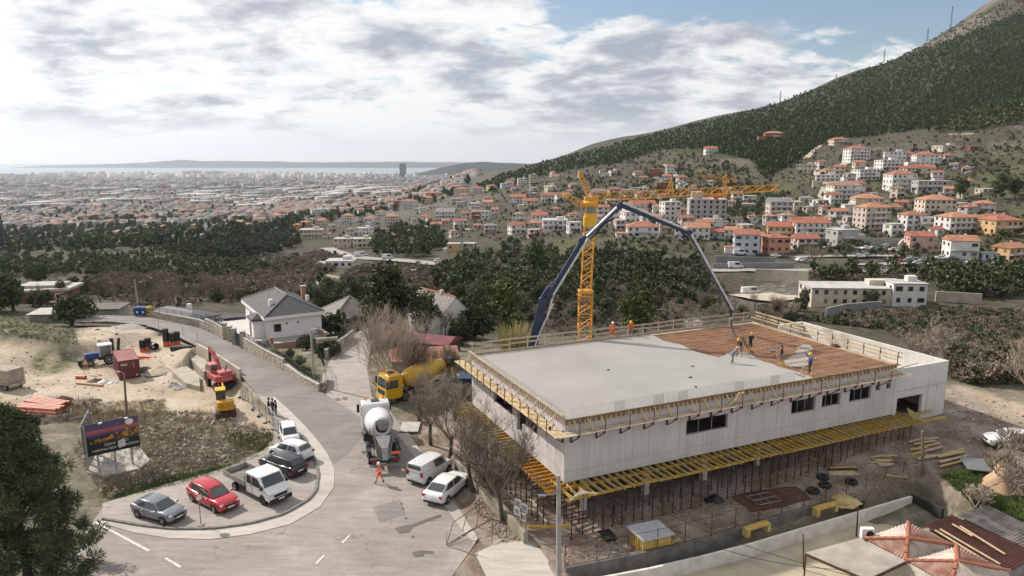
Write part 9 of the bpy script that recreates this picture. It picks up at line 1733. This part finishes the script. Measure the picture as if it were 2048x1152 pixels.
for k, (px, py, w, c) in enumerate(((1285, 1140, .8, M_BLACK), (1312, 1136, .9, M_BLACK), (1718, 1010, 1.1, M_BLACK), (1950, 933, 2.6, M_GALV), (820, 858, 2.6, M_COPE), (1215, 1075, 1.3, M_BLACK))): t = thing(('rubber_mat', 'rubber_mat', 'plastic_tub', 'metal_sheet', 'board_sheet', 'plastic_tub')[k], ('left black mat on the ledge by the yard', 'right black mat on the ledge by the yard', 'black tub on the ledge near the yellow bench', 'grey metal sheet lying on the grass bank', 'white board sheet behind the mixer truck', 'black tub on the dirt beside the concrete pole')[k], 'sheet', P(px, py), .4+k*.3); MB().box((0, 0, .22), (w, w*.7, .05)).build('plate', c, t); MB().box((0, 0, .1), (w*.8, w*.5, .18)).build('base', c, t)
# ---- pylons on the ridge, lattice mast at the left edge
def pylon(label, px, py, top, Y, w):
 p = at_y(px, py, Y); h = at_y(px, top, Y).z-p.z; t = thing('pylon', label, 'pylon', (p.x, Y, p.z-8)); h += 8; lattice(MB(), (0, 0, 0), (0, 0, h), w, h/7, w*.045, w*.03, w2=w*.18).build('tower', M_DARKMET, t)
 for zq, l in ((.72, 1.0), (.82, .8), (.92, .6)): MB().bar((-w*l, 0, h*zq), (w*l, 0, h*zq), w*.06, w*.06).build('crossarm', M_DARKMET, t)
for k, (px, py, tp, Y) in enumerate(((1902, 48, 12, 1560), (1855, 74, 56, 1560), (1768, 118, 97, 1540), (1672, 165, 148, 1500), (1560, 204, 181, 1480))): pylon('power pylon on the mountain ridge, %s from the top' % ('first', 'second', 'third', 'fourth', 'fifth')[k], px, py, tp, Y, 3.2)
pylon('tall dark lattice mast at the left edge before the town', 8, 512, 428, 420, 5.0)
# ---- loose stones, dry tufts, weeds
def pebbles(name, label, polys, n, size, ms, seed, zlift=0):
 rg = np.random.default_rng(seed); pts = []
 for pl, w in polys: pts += in_poly_px(pl, int(n*w), rg)
 base = np.array([(1, 0, 0), (-1, 0, 0), (0, 1, 0), (0, -1, 0), (0, 0, .8), (0, 0, -.8)], float); T_ = np.array([(0, 2, 4), (2, 1, 4), (1, 3, 4), (3, 0, 4), (2, 0, 5), (1, 2, 5), (3, 1, 5), (0, 3, 5)]); Vs = []
 for px, py in pts:
  p = P(px, py); s = size[0]*(size[1]/size[0])**(rg.random()**2); Vs.append(base*s*rg.uniform(.6, 1.3, (6, 3))+np.array(p)+np.array([0, 0, s*.25]))
 V = np.concatenate(Vs); k = len(pts); Fc = (np.arange(k)[:, None, None]*6+T_[None]).reshape(-1, 3); return stuff(link(name, np_mesh(name, V, Fc, ms, False, np.repeat(rg.integers(0, len(ms), k), 8))), label, 'stones')
PG = [M_STONEG, mat('pale_stone', (.40, .37, .33), .95, 0, .2, 3), mat('brown_clod', (.25, .19, .14), .95, 0, .3, 3)]
RUB = [(150, 900), (200, 820), (430, 825), (540, 860), (550, 890), (450, 925), (330, 965), (210, 1000)]
SITEPX = [(1140, 1010), (1350, 955), (1830, 860), (1900, 930), (1820, 970), (1500, 1048), (1300, 1100), (1130, 1130), (1090, 1060)]
pebbles('loose_stones', 'loose stones and clods over the rough waste ground', [(RUB, 1)], 3400, (.04, .26), PG, 1); pebbles('loose_stones', 'rubble strewn over the building site', [(SITEPX, .85), ([(950, 960), (1060, 1080), (1010, 1090), (940, 1010)], .15)], 4200, (.03, .13), PG[::2]+PG, 2); pebbles('loose_stones', 'stones along the dirt lot and the left mound', [([(0, 690), (180, 660), (380, 710), (400, 780), (0, 840)], .7), ([(1900, 780), (2048, 820), (2048, 900), (1900, 880)], .3)], 900, (.04, .2), PG, 3)
def tufts(name, label, polys, n, h, m, seed, nb=7, w=.012):
 rg = np.random.default_rng(seed); pts = []
 for pl, wt in polys: pts += in_poly_px(pl, int(n*wt), rg)
 c = np.repeat(np.array([P(*q) for q in pts]), nb, 0); k = len(c); a = rg.uniform(0, 6.28, k); l = rg.uniform(.2, 1, k)*h; o = np.stack([np.cos(a)*l*.5, np.sin(a)*l*.5, l], -1); b = np.stack([-np.sin(a), np.cos(a), np.zeros(k)], -1)*w; c = c+rg.normal(size=(k, 3))*np.array([.12, .12, 0])
 V = np.stack([c-b, c+b, c+o+b*.4, c+o-b*.4], 1).reshape(-1, 3); return stuff(link(name, np_mesh(name, V, quadF(V), m)), label, 'grass')
M_DRY = leaf_mat('dry_grass', (.27, .22, .14), .3); M_GRS = leaf_mat('green_grass', (.075, .115, .03), .3)
tufts('dry_grass', 'dry grass and dead stalks over the waste ground', [(RUB, .7), ([(140, 810), (330, 800), (330, 830), (150, 850)], .3)], 2600, .45, M_DRY, 4, 8, .014); tufts('green_grass', 'green grass patches on the banks', [([(1880, 950), (1985, 930), (2048, 1000), (2048, 1075), (1960, 1020)], .45), ([(455, 868), (545, 868), (530, 905), (460, 890)], .12), ([(0, 620), (150, 660), (160, 690), (0, 670)], .18), ([(200, 985), (420, 938), (540, 906), (400, 962), (240, 998)], .15), ([(540, 692), (640, 752), (630, 765), (550, 715)], .1)], 5200, .26, M_GRS, 5, 9, .016); tufts('brush', 'brown dead brush on the rough ground', [([(60, 800), (190, 800), (200, 840), (60, 850)], .4), (RUB, .6)], 700, .8, M_TWIG, 6, 12, .012)
